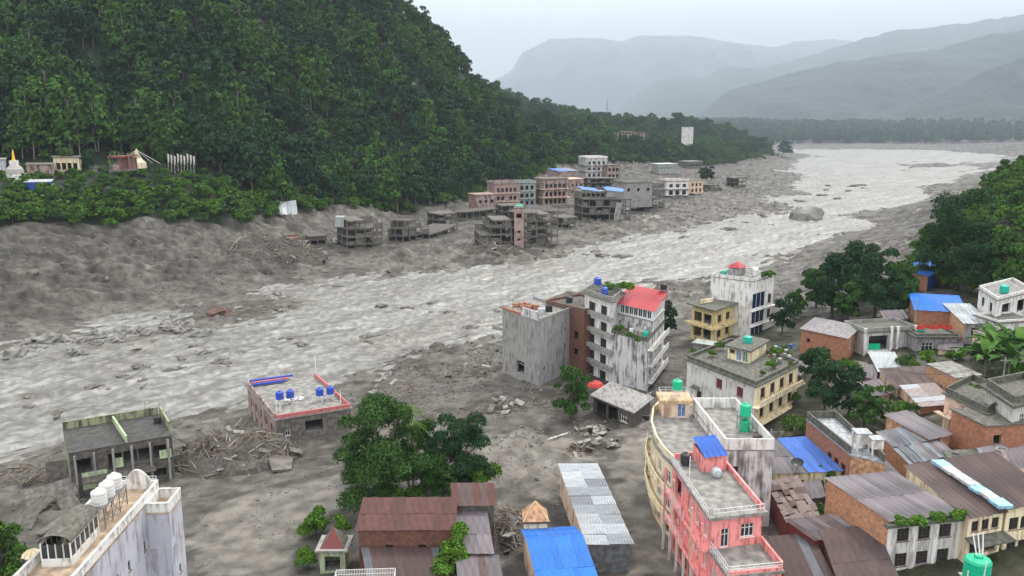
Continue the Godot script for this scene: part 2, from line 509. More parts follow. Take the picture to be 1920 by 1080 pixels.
func make_woods() -> void:
	for q in [[545, 345, 392, 5.5], [600, 245, 470, 9.0], [470, 330, 372, 4.0], [845, 300, 560, 7.0]]:
		var p := dp(q[0], q[1], q[2])
		scars.append(Vector3(p.x, q[3], p.z))
	for rows in [[[1170, 800], [1222, 790], [1218, 880], [1262, 1010], [1330, 1100], [1190, 1100], [1185, 1010], [1150, 900]], [[890, 830], [980, 800], [1080, 830], [1130, 870], [1060, 880], [1040, 960], [950, 900], [935, 930], [905, 890]], [[350, 1000], [420, 930], [620, 890], [660, 930], [560, 1000], [520, 1080], [380, 1085]]]:
		var poly := PackedVector2Array()
		for q in rows: poly.append(xz(gp(q[0], q[1], -0.5)))
		silt.append(poly)
	for q in [[-300, 420, 250], [-100, 415, 262], [0, 410, 271], [200, 412, 293], [330, 425, 312], [420, 425, 322], [480, 415, 338], [560, 400, 365], [640, 395, 395], [720, 388, 425], [800, 378, 450], [860, 366, 480], [940, 345, 550], [1010, 325, 610], [1060, 300, 690], [1130, 300, 720], [1200, 310, 740], [1310, 298, 820], [1380, 296, 880], [1430, 288, 1000], [1450, 284, 1060]]:
		wood_line.append(xz(dp(q[0], q[1], q[2])))
	wood_line.append_array([Vector2(200, -1350), Vector2(-700, -1350), Vector2(-720, -250)])
	for q in [[1688, 535, 225], [1730, 445, 280], [1825, 356, 350], [1885, 318, 420]]:
		right_line.append(xz(dp(q[0], q[1], q[2])))
	right_line.append_array([Vector2(420, -520), Vector2(600, -600), Vector2(600, -150), Vector2(180, -150)])
	for q in [[1925, 560, 178], [1800, 552, 205]]:
		right_line.append(xz(dp(q[0], q[1], q[2])))

func wave(x: float, z: float) -> float:
	var al := -0.66 * x + 0.75 * z
	var ac := 0.75 * x + 0.66 * z
	var r := 1.0 - absf(n1.get_noise_2d(ac * 1.1 + 400.0, al * 0.62))
	var s := n3.get_noise_2d(al * 0.3, ac * 0.8)
	var b := n2.get_noise_2d(al * 0.5 + 100.0, ac * 1.4)
	var c := 1.0 - absf(n3.get_noise_2d(al * 0.2, ac * 0.7 + 70.0))
	return (r * r - 0.5) * 0.75 + s * 0.2 + b * 0.5 + (c * c - 0.6) * 0.5

func build_water() -> void:
	var xs := lines(-330.0, -150.0, 170.0, 760.0, 0.9, 1.012)
	var zs := lines(-1560.0, -300.0, -105.0, -100.0, 0.8, 1.009)
	var w := xs.size(); var h := zs.size()
	var pos := PackedVector3Array(); pos.resize(w * h)
	var cols := PackedColorArray(); cols.resize(w * h)
	var keep := PackedByteArray(); keep.resize(w * h)
	for j in h:
		for i in w:
			var x := xs[i]; var z := zs[j]
			var g := base_h(x, z)
			var k := j * w + i
			var wet := g < WATER + 2.0
			keep[k] = 1 if wet else 0
			var y := 0.0
			if wet:
				y = wave(x, z)
			pos[k] = Vector3(x, WATER + y, z)
			var f := clampf(n1.get_noise_2d((-0.66 * x + 0.75 * z) * 0.22, (0.75 * x + 0.66 * z) * 1.4) * 1.1 + 0.45 + n3.get_noise_2d((-0.66 * x + 0.75 * z) * 0.14, (0.75 * x + 0.66 * z) * 0.8) * 0.8, 0.0, 1.0)
			var brown := smoothstep(0.0, 0.35, n2.get_noise_2d((-0.66 * x + 0.75 * z) * 0.35 + 500.0, (0.75 * x + 0.66 * z) * 1.1))
			cols[k] = Color(0.18, 0.171, 0.156).lerp(Color(0.315, 0.305, 0.288), f).lerp(Color(0.175, 0.159, 0.136), brown * 0.5)
	var o := put(sheet(xs, zs, pos, cols, keep, 1.0), "river", M.water, self)
	setting(o)
	o.set_meta("label", "silt-laden grey river in flood")

func far_hill(called: String, far: float, sil: Array, deep: float, seed: int, foot: float) -> void:
	# a ridge of the given depth whose flank comes down towards the valley in spurs and gullies
	var nz := FastNoiseLite.new(); nz.seed = seed; nz.frequency = 1.0; nz.fractal_octaves = 4
	var top := []
	for s in sil:
		top.append(dp(s[0], s[1], far))
	var x0: float = top[0].x; var x1: float = top[-1].x
	var nx := 200; var nzz := 90
	var xs := PackedFloat32Array(); var zs := PackedFloat32Array()
	for i in nx + 1: xs.append(lerpf(x0, x1, float(i) / nx))
	for j in nzz + 1: zs.append(-far - 500.0 + (deep + 500.0) * float(j) / nzz)
	var w := xs.size(); var h := zs.size()
	var pos := PackedVector3Array(); pos.resize(w * h)
	var cols := PackedColorArray(); cols.resize(w * h)
	var keep := PackedByteArray(); keep.resize(w * h); keep.fill(1)
	for i in w:
		var seg := 0
		while seg < top.size() - 2 and top[seg + 1].x < xs[i]: seg += 1
		var t := clampf((xs[i] - top[seg].x) / (top[seg + 1].x - top[seg].x), 0.0, 1.0)
		var hh: float = lerpf(top[seg].y, top[seg + 1].y, t)
		for j in h:
			var d := (zs[j] + far) / deep
			var f := 1.0 - absf(d) * (1.0 if d > 0.0 else deep / 500.0)
			f = pow(clampf(f, 0.0, 1.0), 0.72)
			var sp := nz.get_noise_2d(xs[i] / (300.0), zs[j] / 900.0)
			var fine := nz.get_noise_2d(xs[i] / 90.0, zs[j] / 90.0)
			var e := f * (1.0 - f) * 4.0
			var y := foot + (hh - foot) * (f + e * sp * 0.22) + fine * (5.0 + hh * 0.012)
			pos[j * w + i] = Vector3(xs[i], y, zs[j])
			cols[j * w + i] = Color.WHITE
	setting(put(sheet(xs, zs, pos, cols, keep, 1.0), called, M.hill, self))

func build_far_hills() -> void:
	far_hill("near_hills", 2050.0, [[1480, 262], [1590, 248], [1745, 182], [1814, 150], [1870, 122], [1920, 108], [2050, 80], [2300, 60]], 420.0, 1, 0.0)
	far_hill("hills", 2900.0, [[1180, 280], [1290, 236], [1325, 208], [1362, 172], [1431, 152], [1537, 123], [1638, 105], [1750, 95], [1856, 64], [1920, 56], [2100, 20], [2400, -40]], 1100.0, 2, 0.0)
	far_hill("distant_hills", 4800.0, [[1100, 260], [1187, 182], [1229, 152], [1272, 144], [1314, 146], [1362, 123], [1431, 127], [1537, 98], [1590, 80], [1670, 58], [1830, 40], [1920, 26], [2100, 0], [2400, -20]], 1800.0, 3, 0.0)
	far_hill("farthest_hills", 8200.0, [[700, 270], [840, 210], [900, 166], [958, 134], [980, 97], [1033, 73], [1118, 70], [1166, 78], [1192, 67], [1298, 67], [1378, 81], [1458, 89], [1484, 78], [1564, 74], [1700, 90], [1900, 90]], 3000.0, 4, 0.0)
# ---------------------------------------------------------------- trees
func leaf(g: Geo, p: Vector3, n: Vector3, size: float, r: RandomNumberGenerator) -> void:
	var t := n.cross(Vector3(r.randf_range(-1, 1), r.randf_range(-1, 1), r.randf_range(-1, 1))).normalized()
	var b := n.cross(t)
	var l := size * r.randf_range(0.7, 1.3)
	var w := l * r.randf_range(0.45, 0.8)
	var droop := Vector3.DOWN * l * 0.25
	g.tri(p - t * l, p + b * w, p + t * l + droop)
	g.tri(p - t * l, p + t * l + droop, p - b * w)

func crown_geo(r: RandomNumberGenerator, blobs: Array, count: int, size: float, c0: Color, c1: Color) -> Geo:   # blobs: centre, radius; leaves spread through their shells
	var g := Geo.new()
	var total := 0.0
	for b in blobs: total += b[1] * b[1]
	for b in blobs:
		var n := int(count * b[1] * b[1] / total) + 1
		for i in n:
			var d := Vector3(r.randfn(), r.randfn(), r.randfn()).normalized()
			if d.y < -0.35: d.y = -d.y * 0.6
			var rad: float = b[1] * (0.55 + 0.45 * pow(r.randf(), 0.5)) * (0.9 + 0.25 * r.randf())
			var p: Vector3 = b[0] + Vector3(d.x, d.y * 0.82, d.z) * rad
			g.col = c0.lerp(c1, r.randf())
			leaf(g, p, (d + Vector3(r.randfn(), r.randfn(), r.randfn()) * 0.55 + Vector3.UP * 0.3).normalized(), size, r)
	g.col = Color.WHITE
	return g

func limb(g: Geo, a: Vector3, b: Vector3, ra: float, rb: float, bend: Vector3) -> void:
	var m := (a + b) * 0.5 + bend
	g.tube(a, m, ra, (ra + rb) * 0.5, 6, false)
	g.tube(m, b, (ra + rb) * 0.5, rb, 6, false)

# one kind of tree as {trunk, crown} meshes standing on the origin
func tree_kind(seed: int, kind: String, h: float, count: int, size: float) -> Dictionary:
	var r := RandomNumberGenerator.new(); r.seed = seed
	var blobs := []
	var trunk := Geo.new()
	var c0 := Color(0.026, 0.064, 0.030); var c1 := Color(0.078, 0.165, 0.052)
	if kind == "tall":      # slender stem, crown in the upper half
		limb(trunk, Vector3.DOWN * 0.6, Vector3(0, h * 0.86, 0), h * 0.014, h * 0.004, Vector3(r.randfn(), 0, r.randfn()) * 0.2)
		for k in 12:
			var f := r.randf_range(0.26, 0.95)
			var a := r.randf() * TAU
			var rr := h * 0.14 * (1.15 - f)
			blobs.append([Vector3(cos(a) * rr * 1.6, h * f, sin(a) * rr * 1.6), h * r.randf_range(0.08, 0.13) * (1.35 - f * 0.55)])
			limb(trunk, Vector3(0, h * (f - 0.12), 0), blobs[-1][0], h * 0.005, h * 0.002, Vector3.ZERO)
	elif kind == "round":   # broad crown on a short trunk
		limb(trunk, Vector3.DOWN * 0.6, Vector3(0, h * 0.5, 0), h * 0.028, h * 0.016, Vector3(r.randfn(), 0, r.randfn()) * 0.15)
		for k in 13:
			var a := r.randf() * TAU
			var f := r.randf_range(0.34, 0.88)
			var rr := h * r.randf_range(0.08, 0.30) * (1.0 - absf(f - 0.55))
			blobs.append([Vector3(cos(a) * rr, h * f, sin(a) * rr), h * r.randf_range(0.12, 0.2)])
			if k < 7: limb(trunk, Vector3(0, h * 0.4, 0), blobs[-1][0], h * 0.012, h * 0.004, Vector3.UP * h * 0.03)
	elif kind == "full":    # heavy crown that hangs almost to the ground
		limb(trunk, Vector3.DOWN * 0.6, Vector3(0, h * 0.45, 0), h * 0.03, h * 0.018, Vector3(r.randfn(), 0, r.randfn()) * 0.15)
		for k in 30:
			var a := r.randf() * TAU
			var f := r.randf_range(0.16, 0.9)
			var rr := h * 0.36 * sqrt(r.randf()) * sqrt(maxf(0.1, 1.0 - pow((f - 0.45) / 0.52, 2.0)))
			blobs.append([Vector3(cos(a) * rr, h * f, sin(a) * rr), h * r.randf_range(0.08, 0.15)])
			if k < 9: limb(trunk, Vector3(0, h * 0.36, 0), blobs[-1][0], h * 0.012, h * 0.004, Vector3.UP * h * 0.03)
	elif kind == "bush":
		limb(trunk, Vector3.DOWN * 0.4, Vector3(0, h * 0.4, 0), h * 0.03, h * 0.015, Vector3.ZERO)
		c0 = Color(0.042, 0.098, 0.026); c1 = Color(0.115, 0.225, 0.046)
		for k in 10:
			var a := r.randf() * TAU
			var rr := h * r.randf_range(0.1, 0.6)
			blobs.append([Vector3(cos(a) * rr, h * r.randf_range(0.2, 0.7), sin(a) * rr), h * r.randf_range(0.2, 0.34)])
	var crown := crown_geo(r, blobs, count, size, c0, c1)
	return {"trunk": trunk.mesh(), "crown": crown.mesh(), "tg": trunk, "cg": crown}

func joined(k: Dictionary, leafm: Material, barkm: Material) -> ArrayMesh:
	var m := ArrayMesh.new()
	m.add_surface_from_arrays(Mesh.PRIMITIVE_TRIANGLES, k.trunk.surface_get_arrays(0))
	m.add_surface_from_arrays(Mesh.PRIMITIVE_TRIANGLES, k.crown.surface_get_arrays(0))
	m.surface_set_material(0, barkm)
	m.surface_set_material(1, leafm)
	return m

func seen_from_eye(p: Vector3, tall: float) -> bool:
	var a := Vector3(0, EYE, 0)
	var b := p + Vector3.UP * tall
	for i in range(6, 40):
		var q := a.lerp(b, i / 41.0)
		if base_h(q.x, q.z) > q.y + 2.0: return false
	return true

func in_view(p: Vector3, margin: float) -> bool:
	var c := deg_to_rad(PITCH)
	var d := p - Vector3(0, EYE, 0)
	var depth := -d.z * cos(c) - d.y * sin(c)
	if depth < 10.0: return false
	var u := d.x / depth * FOCAL
	var v := (d.y * cos(c) - d.z * sin(c)) / depth * FOCAL
	return absf(u) < 960.0 + margin and v > -540.0 - margin and v < 540.0 + margin

func build_forest() -> void:
	var r := RandomNumberGenerator.new(); r.seed = 77
	var kinds := []
	for k in 4: kinds.append(tree_kind(100 + k, "tall", 19.0, 460, 0.85))
	for k in 4: kinds.append(tree_kind(200 + k, "round", 14.0, 560, 0.8))
	for k in 3: kinds.append(tree_kind(300 + k, "bush", 4.0, 420, 0.42))
	var spots := []
	# trees on the slope of the hill, closer together where the photograph shows scrub
	var z := -168.0
	while z > -1180.0:
		var step := lerpf(4.2, 7.6, clampf((-z - 280.0) / 500.0, 0.0, 1.0))
		var x := -420.0
		while x < 460.0:
			var q := Vector2(x + r.randf_range(-0.5, 0.5) * step, z + r.randf_range(-0.5, 0.5) * step)
			x += step
			if not wooded(q.x, q.y): continue
			var bare := false
			for sc0 in scars:
				if q.distance_to(Vector2(sc0.x, sc0.z)) < sc0.y: bare = true
			if bare: continue
			var p := Vector3(q.x, base_h(q.x, q.y), q.y)
			if not in_view(p + Vector3.UP * 6.0, 260.0) or not seen_from_eye(p, 13.0): continue
			var right := q.x > 60.0 and q.y > -700.0 and Geometry2D.is_point_in_polygon(q, right_line)
			var shelf := not right and p.y < 33.0 and q.y > -352.0
			if shelf and p.y > 28.5 and r.randf() < 0.6: continue
			var patch := n2.get_noise_2d(q.x * 0.5, q.y * 0.5)
			var kind := 0
			var sc := r.randf_range(0.75, 1.25)
			if right: kind = r.randi_range(8, 10) if r.randf() < 0.8 else r.randi_range(4, 7)
			elif shelf: kind = r.randi_range(8, 10)
			elif q.x < -40.0 and patch > 0.12 and r.randf() < 0.7: kind = r.randi_range(0, 3)
			elif r.randf() < 0.85: kind = r.randi_range(4, 7)
			else: kind = r.randi_range(8, 10)
			if kind >= 4 and kind < 8: sc *= r.randf_range(0.5, 1.2)
			if kind < 4 and patch > 0.3: sc *= 1.15
			if right and kind < 8: sc *= 0.5
			if shelf: sc *= 1.25 if p.y < 24.0 else 0.7
			spots.append([p, kind, sc, r.randf() * TAU, right, patch])
		z -= step
	for i in 20:     # scrub along the foot of the wood
		var a := wood_line[i]; var b := wood_line[i + 1]
		for k in int(a.distance_to(b) / 2.2):
			var q := a.lerp(b, r.randf()) + Vector2(r.randfn() * 3.0, -absf(r.randfn()) * 5.0 - 1.0)
			var p := Vector3(q.x, base_h(q.x, q.y), q.y)
			if in_view(p, 200.0): spots.append([p, r.randi_range(8, 10), r.randf_range(0.8, 1.5), r.randf() * TAU, false, 0.0])
	for k in 5200:   # the woods at the head of the valley
		var q := Vector2(r.randf_range(120.0, 1500.0), -1485.0 - pow(r.randf(), 1.3) * 860.0)
		if not in_view(Vector3(q.x, 20.0, q.y), 200.0): continue
		spots.append([Vector3(q.x, base_h(q.x, q.y) - 2.0, q.y), r.randi_range(4, 7), r.randf_range(0.7, 1.5), r.randf() * TAU, false, r.randf_range(-0.4, 0.3)])
	spots.sort_custom(func(a, b): return a[0].length() / (a[2] * (1.0 if a[1] < 8 else 0.3)) < b[0].length() / (b[2] * (1.0 if b[1] < 8 else 0.3)))
	var bush_group := []
	var n_tree := 0; var n_bush := 0
	var rest := {}
	var masters := {}
	for s in spots:
		var k: int = s[1]
		var single := false
		if k < 8 and n_tree < 290: single = true; n_tree += 1
		elif k >= 8 and n_bush < 290 and s[0].z > -420.0: single = true; n_bush += 1
		var tone := 0
		var pt: float = s[5] + r.randf_range(-0.25, 0.25)
		if s[4]: tone = [2, 3, 2][r.randi() % 3]
		elif k >= 8: tone = [0, 2, 2][r.randi() % 3]
		else: tone = 1 if pt < -0.12 else (0 if pt < 0.14 else (2 if pt < 0.42 else 3))
		if r.randf() < 0.06: tone = [2, 3, 4][r.randi() % 3]
		var at := Transform3D(Basis(Vector3.UP, s[3]).scaled(Vector3(s[2], s[2] * r.randf_range(0.9, 1.15), s[2])), s[0])
		if single:
			var o := Node3D.new()
			var nm: String = "slender_tree" if k < 4 else ("broadleaf_tree" if k < 8 else "shrub")
			o.name = numbered(nm)
			add_child(o)
			o.transform = at
			put(kinds[k].trunk, "trunk", M.forestbark if k < 4 else M.bark, o)
			put(kinds[k].crown, "crown", M["leaf%d" % tone], o)
			if k < 4: tag(o, "slender dark tree with a bare pale stem in the hillside forest", "tree", "slender trees of the hillside forest")
			elif k < 8: tag(o, "broad round-crowned tree in the forest across the river", "tree", "broadleaf trees of the forest across the river")
			elif s[4]: tag(o, "low bright green shrub on the slope above the tin-roofed town", "shrub", "shrubs on the slope above the town")
			else: tag(o, "low green shrub on the shelf and foot of the wooded hill", "shrub", "shrubs at the foot of the wooded hill")
		else:
			var key := k * 10 + tone
			if not rest.has(key): rest[key] = []
			rest[key].append(at)
	var forest := Node3D.new()
	forest.name = "forest"
	add_child(forest)
	tag(forest, "dense dark green forest covering the hill across the river", "", "", "stuff")
	var count := 0
	for key in rest:
		var k := int(key / 10)
		var mm := MultiMesh.new()
		mm.transform_format = MultiMesh.TRANSFORM_3D
		mm.mesh = joined(kinds[k], M["leaf%d" % (int(key) % 10)], M.forestbark if k < 4 else M.bark)
		mm.instance_count = rest[key].size()
		for i in rest[key].size(): mm.set_instance_transform(i, rest[key][i])
		var mi := MultiMeshInstance3D.new()
		mi.name = "tree_mass"
		mi.multimesh = mm
		mi.set_meta("kind", "stuff")
		forest.add_child(mi, true)
		count += rest[key].size()
	print("forest singles ", n_tree, " ", n_bush, " rest ", count)
# ---------------------------------------------------------------- building kit
var shapes := {}

func make_paints() -> void:
	M.white = mat(lin(0.43, 0.42, 0.405), 0.85, T.streak, 9.0)
	M.clean = mat(lin(0.52, 0.51, 0.49), 0.8, T.streak3, 9.0)
	M.stained = mat(lin(0.40, 0.40, 0.40), 0.88, T.streak2, 13.0)
	M.lilac = mat(lin(0.34, 0.34, 0.38), 0.88, T.streak, 13.0)
	M.cream = mat(lin(0.56, 0.47, 0.33), 0.85, T.streak3, 10.0)
	M.paleyellow = mat(lin(0.58, 0.50, 0.33), 0.85, T.streak3, 10.0)
	M.yellow = mat(lin(0.46, 0.37, 0.19), 0.85, T.streak3, 9.0)
	M.tan = mat(lin(0.42, 0.30, 0.17), 0.8, T.streak, 9.0)
	M.pink = mat(lin(0.60, 0.215, 0.205), 0.8, T.streak3, 8.0)
	M.oldpink = mat(lin(0.255, 0.185, 0.17), 0.88, T.streak2, 14.0)
	M.rose = mat(lin(0.36, 0.11, 0.11), 0.85, T.streak, 9.0)
	M.peach = mat(lin(0.52, 0.38, 0.29), 0.85, T.streak3, 9.0)
	M.olive = mat(lin(0.20, 0.21, 0.13), 0.88, T.streak2, 12.0)
	M.palegreen = mat(lin(0.30, 0.36, 0.23), 0.88, T.streak, 9.0)
	M.mint = mat(lin(0.235, 0.265, 0.25), 0.88, T.streak, 10.0)
	M.concrete = mat(lin(0.21, 0.205, 0.195), 0.9, T.streak, 9.0)
	M.greywall = mat(lin(0.22, 0.22, 0.225), 0.9, T.streak, 11.0)
	M.terrace = mat(lin(0.21, 0.20, 0.185), 0.85, T.blotch, 9.0)
	M.mossy = mat(lin(0.105, 0.102, 0.085), 0.92, T.blotch, 6.0)
	M.tanfloor = mat(lin(0.36, 0.27, 0.19), 0.85, T.coarse, 6.0)
	M.darkfloor = mat(lin(0.055, 0.052, 0.05), 0.85, T.coarse, 6.0)
	M.mudwall = mat(lin(0.092, 0.081, 0.070), 0.9, T.blotch, 6.0)
	M.mudlight = mat(lin(0.13, 0.117, 0.103), 0.9, T.blotch, 6.0)
	M.brick = mat(lin(0.54, 0.45, 0.41), 0.9, T.brick, 4.0)
	M.orangebrick = mat(lin(0.86, 0.76, 0.63), 0.9, T.brick, 4.0)
	M.darkbrick = mat(lin(0.25, 0.22, 0.23), 0.9, T.brick, 4.0)
	M.render = mat(lin(0.46, 0.26, 0.15), 0.88, T.blotch, 5.0)
	M.frame = mat(lin(0.55, 0.54, 0.52), 0.6)
	M.wood = mat(lin(0.09, 0.05, 0.035), 0.7, T.fine, 1.0)
	M.redwood = mat(lin(0.20, 0.05, 0.045), 0.7, T.fine, 1.0)
	M.bluedoor = mat(lin(0.13, 0.20, 0.36), 0.6, T.coarse, 3.0)
	M.greendoor = mat(lin(0.03, 0.13, 0.09), 0.6)
	M.glass = mat(lin(0.02, 0.024, 0.028), 0.12)
	M.dark = mat(lin(0.012, 0.011, 0.010), 0.9)
	M.blueglass = mat(lin(0.006, 0.012, 0.045), 0.12)
	M.steel = mat(lin(0.14, 0.14, 0.14), 0.5, null, 1.0, null, 0.0, 0.4)
	M.rail = mat(lin(0.50, 0.50, 0.50), 0.5)
	M.tank_green = mat(lin(0.0, 0.30, 0.16), 0.42)
	M.tank_teal = mat(lin(0.0, 0.28, 0.22), 0.42)
	M.tank_blue = mat(lin(0.012, 0.045, 0.30), 0.42)
	M.tank_black = mat(lin(0.012, 0.012, 0.013), 0.45)
	M.tank_white = mat(lin(0.55, 0.55, 0.54), 0.5, T.streak, 3.0)
	M.red_tin = mat(lin(0.36, 0.022, 0.032), 0.5, T.coarse, 5.0)
	M.redcloth = mat(lin(0.45, 0.03, 0.02), 0.7, T.coarse, 3.0)
	M.sheetblue = mat(lin(0.22, 0.42, 0.56), 0.5, T.coarse, 3.0)
	M.pinkstrip = mat(lin(0.26, 0.18, 0.165), 0.88, T.streak, 10.0)
	M.forestbark = mat(lin(0.13, 0.12, 0.10), 0.9)
	M.dustorange = mat(lin(0.23, 0.17, 0.14), 0.9, T.streak2, 12.0)
	M.dustrose = mat(lin(0.23, 0.145, 0.135), 0.9, T.streak2, 12.0)
	M.siltbank = mat(lin(0.092, 0.083, 0.073), 0.85, T.blotch, 23.0, T.bump, 1.2)
	M.gold = mat(lin(0.55, 0.33, 0.03), 0.4)
	M.redearth = mat(lin(0.13, 0.075, 0.055), 0.9, T.blotch, 5.0)
	M.mudlump = mat(lin(0.12, 0.108, 0.094), 0.85)
	M.driftwood = mat(lin(0.11, 0.085, 0.06), 0.9)
	M.driftpale = mat(lin(0.22, 0.20, 0.175), 0.9)
	M.leafstem = mat(lin(0.07, 0.10, 0.04), 0.7)
	M.tarp_green = mat(lin(0.03, 0.14, 0.13), 0.6, T.coarse, 4.0)
	for k in 3:
		M["rust%d" % k] = mat([lin(0.082, 0.050, 0.046), lin(0.066, 0.042, 0.040), lin(0.105, 0.072, 0.066)][k], 0.6, T.blotch, [4.0, 5.0, 3.2][k])
		M["red_rust%d" % k] = mat([lin(0.085, 0.028, 0.022), lin(0.068, 0.024, 0.020), lin(0.10, 0.036, 0.028)][k], 0.62, T.blotch, [4.0, 5.0, 3.2][k])
		M["grey%d" % k] = mat([lin(0.20, 0.215, 0.235), lin(0.14, 0.15, 0.165), lin(0.27, 0.285, 0.30)][k], 0.42, T.coarse, 4.0, null, 0.0, 0.25)
		M["pale%d" % k] = mat([lin(0.36, 0.38, 0.40), lin(0.42, 0.44, 0.45), lin(0.30, 0.32, 0.34)][k], 0.45, T.coarse, 4.0)
		M["mauve%d" % k] = mat([lin(0.155, 0.135, 0.145), lin(0.125, 0.108, 0.115), lin(0.18, 0.16, 0.168)][k], 0.5, T.blotch, [6.0, 5.0, 7.0][k])
		M["blue%d" % k] = mat([lin(0.03, 0.17, 0.56), lin(0.032, 0.185, 0.60), lin(0.028, 0.155, 0.50)][k], 0.45, T.coarse, 5.0)
		M["tarpblue%d" % k] = mat([lin(0.03, 0.115, 0.43), lin(0.035, 0.125, 0.46), lin(0.028, 0.105, 0.40)][k], 0.5, T.coarse, 4.0)
		M["patch%d" % k] = mat([lin(0.26, 0.20, 0.185), lin(0.20, 0.15, 0.14), lin(0.14, 0.09, 0.08)][k], 0.65, T.blotch, 1.6)

func corrugated() -> ArrayMesh:   # a sheet one metre square with rolled ribs
	if not shapes.has("sheet"):
		var g := Geo.new()
		var n := 16
		for i in n:
			var a := float(i) / n; var b := float(i + 1) / n
			var ya := 0.022 if i % 2 else -0.022
			var yb := -ya
			g.quad(Vector3(a, ya, 0), Vector3(b, yb, 0), Vector3(b, yb, 1), Vector3(a, ya, 1))
		shapes.sheet = g.mesh()
	return shapes.sheet

# a roof of lapped sheets over the four corners a b (upper edge, left to right) and d c (lower edge); tints: material names to draw from
func tin_roof(parent: Node3D, called: String, a: Vector3, b: Vector3, c: Vector3, d: Vector3, tints: Array, wide := 0.85, rows := 1, seed := 1, loose := 0.012) -> Node3D:
	var roof := Node3D.new(); roof.name = called; parent.add_child(roof, true)
	var r := RandomNumberGenerator.new(); r.seed = seed
	var n := maxi(1, int(round(maxf(a.distance_to(b), d.distance_to(c)) / wide)))
	for j in rows:
		for i in n:
			var u0 := float(i) / n; var u1 := float(i + 1) / n
			var v0 := float(j) / rows; var v1 := float(j + 1) / rows
			var p := a.lerp(b, u0).lerp(d.lerp(c, u0), v0)
			var q := a.lerp(b, u1).lerp(d.lerp(c, u1), v0)
			var s := a.lerp(b, u0).lerp(d.lerp(c, u0), v1)
			var x := (q - p) * 1.03; var z := (s - p) * (1.05 if j < rows - 1 else 1.0 + r.randf() * 0.02)
			var y := z.cross(x).normalized()
			if y.y < 0.0: y = -y
			var lift := y * (0.012 * (i % 2) + 0.02 * (rows - j) + r.randf() * loose)
			x += y * r.randf_range(-1, 1) * loose * 2.0
			z += y * r.randf_range(-1, 1) * loose * 2.0
			put(corrugated(), "sheet", M[tints[r.randi() % tints.size()]], roof, Transform3D(Basis(x, y, z), p + lift))
	return roof

func window_shape(w: float, h: float, style: String) -> Array:   # frame and pane, lower left corner at the origin, outside towards +z
	var key := "%s %.2f %.2f" % [style, w, h]
	if shapes.has(key): return shapes[key]
	var f := Geo.new(); var p := Geo.new()
	var t := 0.07
	if style != "hole":
		var bars := 2 if w > 1.3 else 1
		f.box(Vector3(w / 2, t / 2, -0.06), Vector3(w, t, 0.1)); f.box(Vector3(w / 2, h - t / 2, -0.06), Vector3(w, t, 0.1))
		f.box(Vector3(t / 2, h / 2, -0.06), Vector3(t, h - t * 2, 0.1)); f.box(Vector3(w - t / 2, h / 2, -0.06), Vector3(t, h - t * 2, 0.1))
		for k in bars: f.box(Vector3(w * (k + 1) / (bars + 1), h / 2, -0.062), Vector3(t * 0.8, h - t * 2, 0.08))
		if style == "white": f.box(Vector3(w / 2, h * 0.68, -0.064), Vector3(w - t * 2, t * 0.7, 0.06))
		if style == "lattice" or style == "red":
			for k in 3: f.box(Vector3(w / 2, h * (k + 1) / 4.0, -0.068), Vector3(w - t * 2, t * 0.6, 0.05))
		f.box(Vector3(w / 2, -0.04, 0.05), Vector3(w + 0.2, 0.07, 0.22))
	p.quad(Vector3(0, 0, -0.11), Vector3(0, h, -0.11), Vector3(w, h, -0.11), Vector3(w, 0, -0.11))
	if style == "red":     # louvred shutters fill the upper and lower halves
		for k in int(h / 0.16): p.box(Vector3(w / 2, 0.1 + k * 0.16, -0.09), Vector3(w * 0.92, 0.11, 0.02), Basis(Vector3.RIGHT, 0.5))
	shapes[key] = [f.mesh(), p.mesh(), f.any]
	return shapes[key]

func add_window(parent: Node3D, at: Vector3, r: Vector3, w: float, h: float, style: String) -> void:
	if style == "hole": return     # a bare opening into the hollow house
	var s := window_shape(w, h, style)
	var fm: Material = {"white": M.frame, "wood": M.wood, "red": M.redwood, "lattice": M.wood, "door": M.wood, "bluedoor": M.frame, "greendoor": M.frame, "blue": M.frame}.get(style, M.frame)
	var pm: Material = {"red": M.redwood, "door": M.wood, "bluedoor": M.bluedoor, "greendoor": M.greendoor, "blue": M.blueglass}.get(style, M.glass)
	var called := "door" if style.ends_with("door") else "window"
	var n := r.cross(Vector3.UP)
	var tr := Transform3D(Basis(r, Vector3.UP, n), at)
	var o := put(s[0], called, fm, parent, tr)
	put(s[1], "pane" if called == "window" else "leaf", pm, o)

func prims(p: Array) -> PackedVector2Array:
	var out := PackedVector2Array()
	for q: Vector3 in p: out.append(Vector2(q.x, q.z))
	return out

func front_rect(a: Array, b: Array, c, yref: float) -> Array:   # four corners: front left, front right, back right, back left
	var pa := gp(a[0], a[1], yref); var pb := gp(b[0], b[1], yref)
	if c is Array:
		var pc := gp(c[0], c[1], yref)
		return [pa, pb, pb + pc - pa, pc]
	var n := Vector3.UP.cross((pb - pa).normalized())
	if n.dot(pa) < 0.0: n = -n
	return [pa, pb, pb + n * float(c), pa + n * float(c)]

func edge_of(cs: Array, i: int) -> Array:   # left and right end of a face as seen from outside
	var a: Vector3 = cs[i]; var b: Vector3 = cs[(i + 1) % cs.size()]
	var mid := Vector3.ZERO
	for q: Vector3 in cs: mid += q / cs.size()
	var n := (b - a).cross(Vector3.UP)
	if n.dot((a + b) * 0.5 - mid) < 0.0: return [b, a]
	return [a, b]

func house(called: String, label: String, a: Array, b: Array, c, yref: float, y0: float, y1: float, o := {}) -> Node3D:
	return house_at(called, label, front_rect(a, b, c, yref), y0, y1, o)

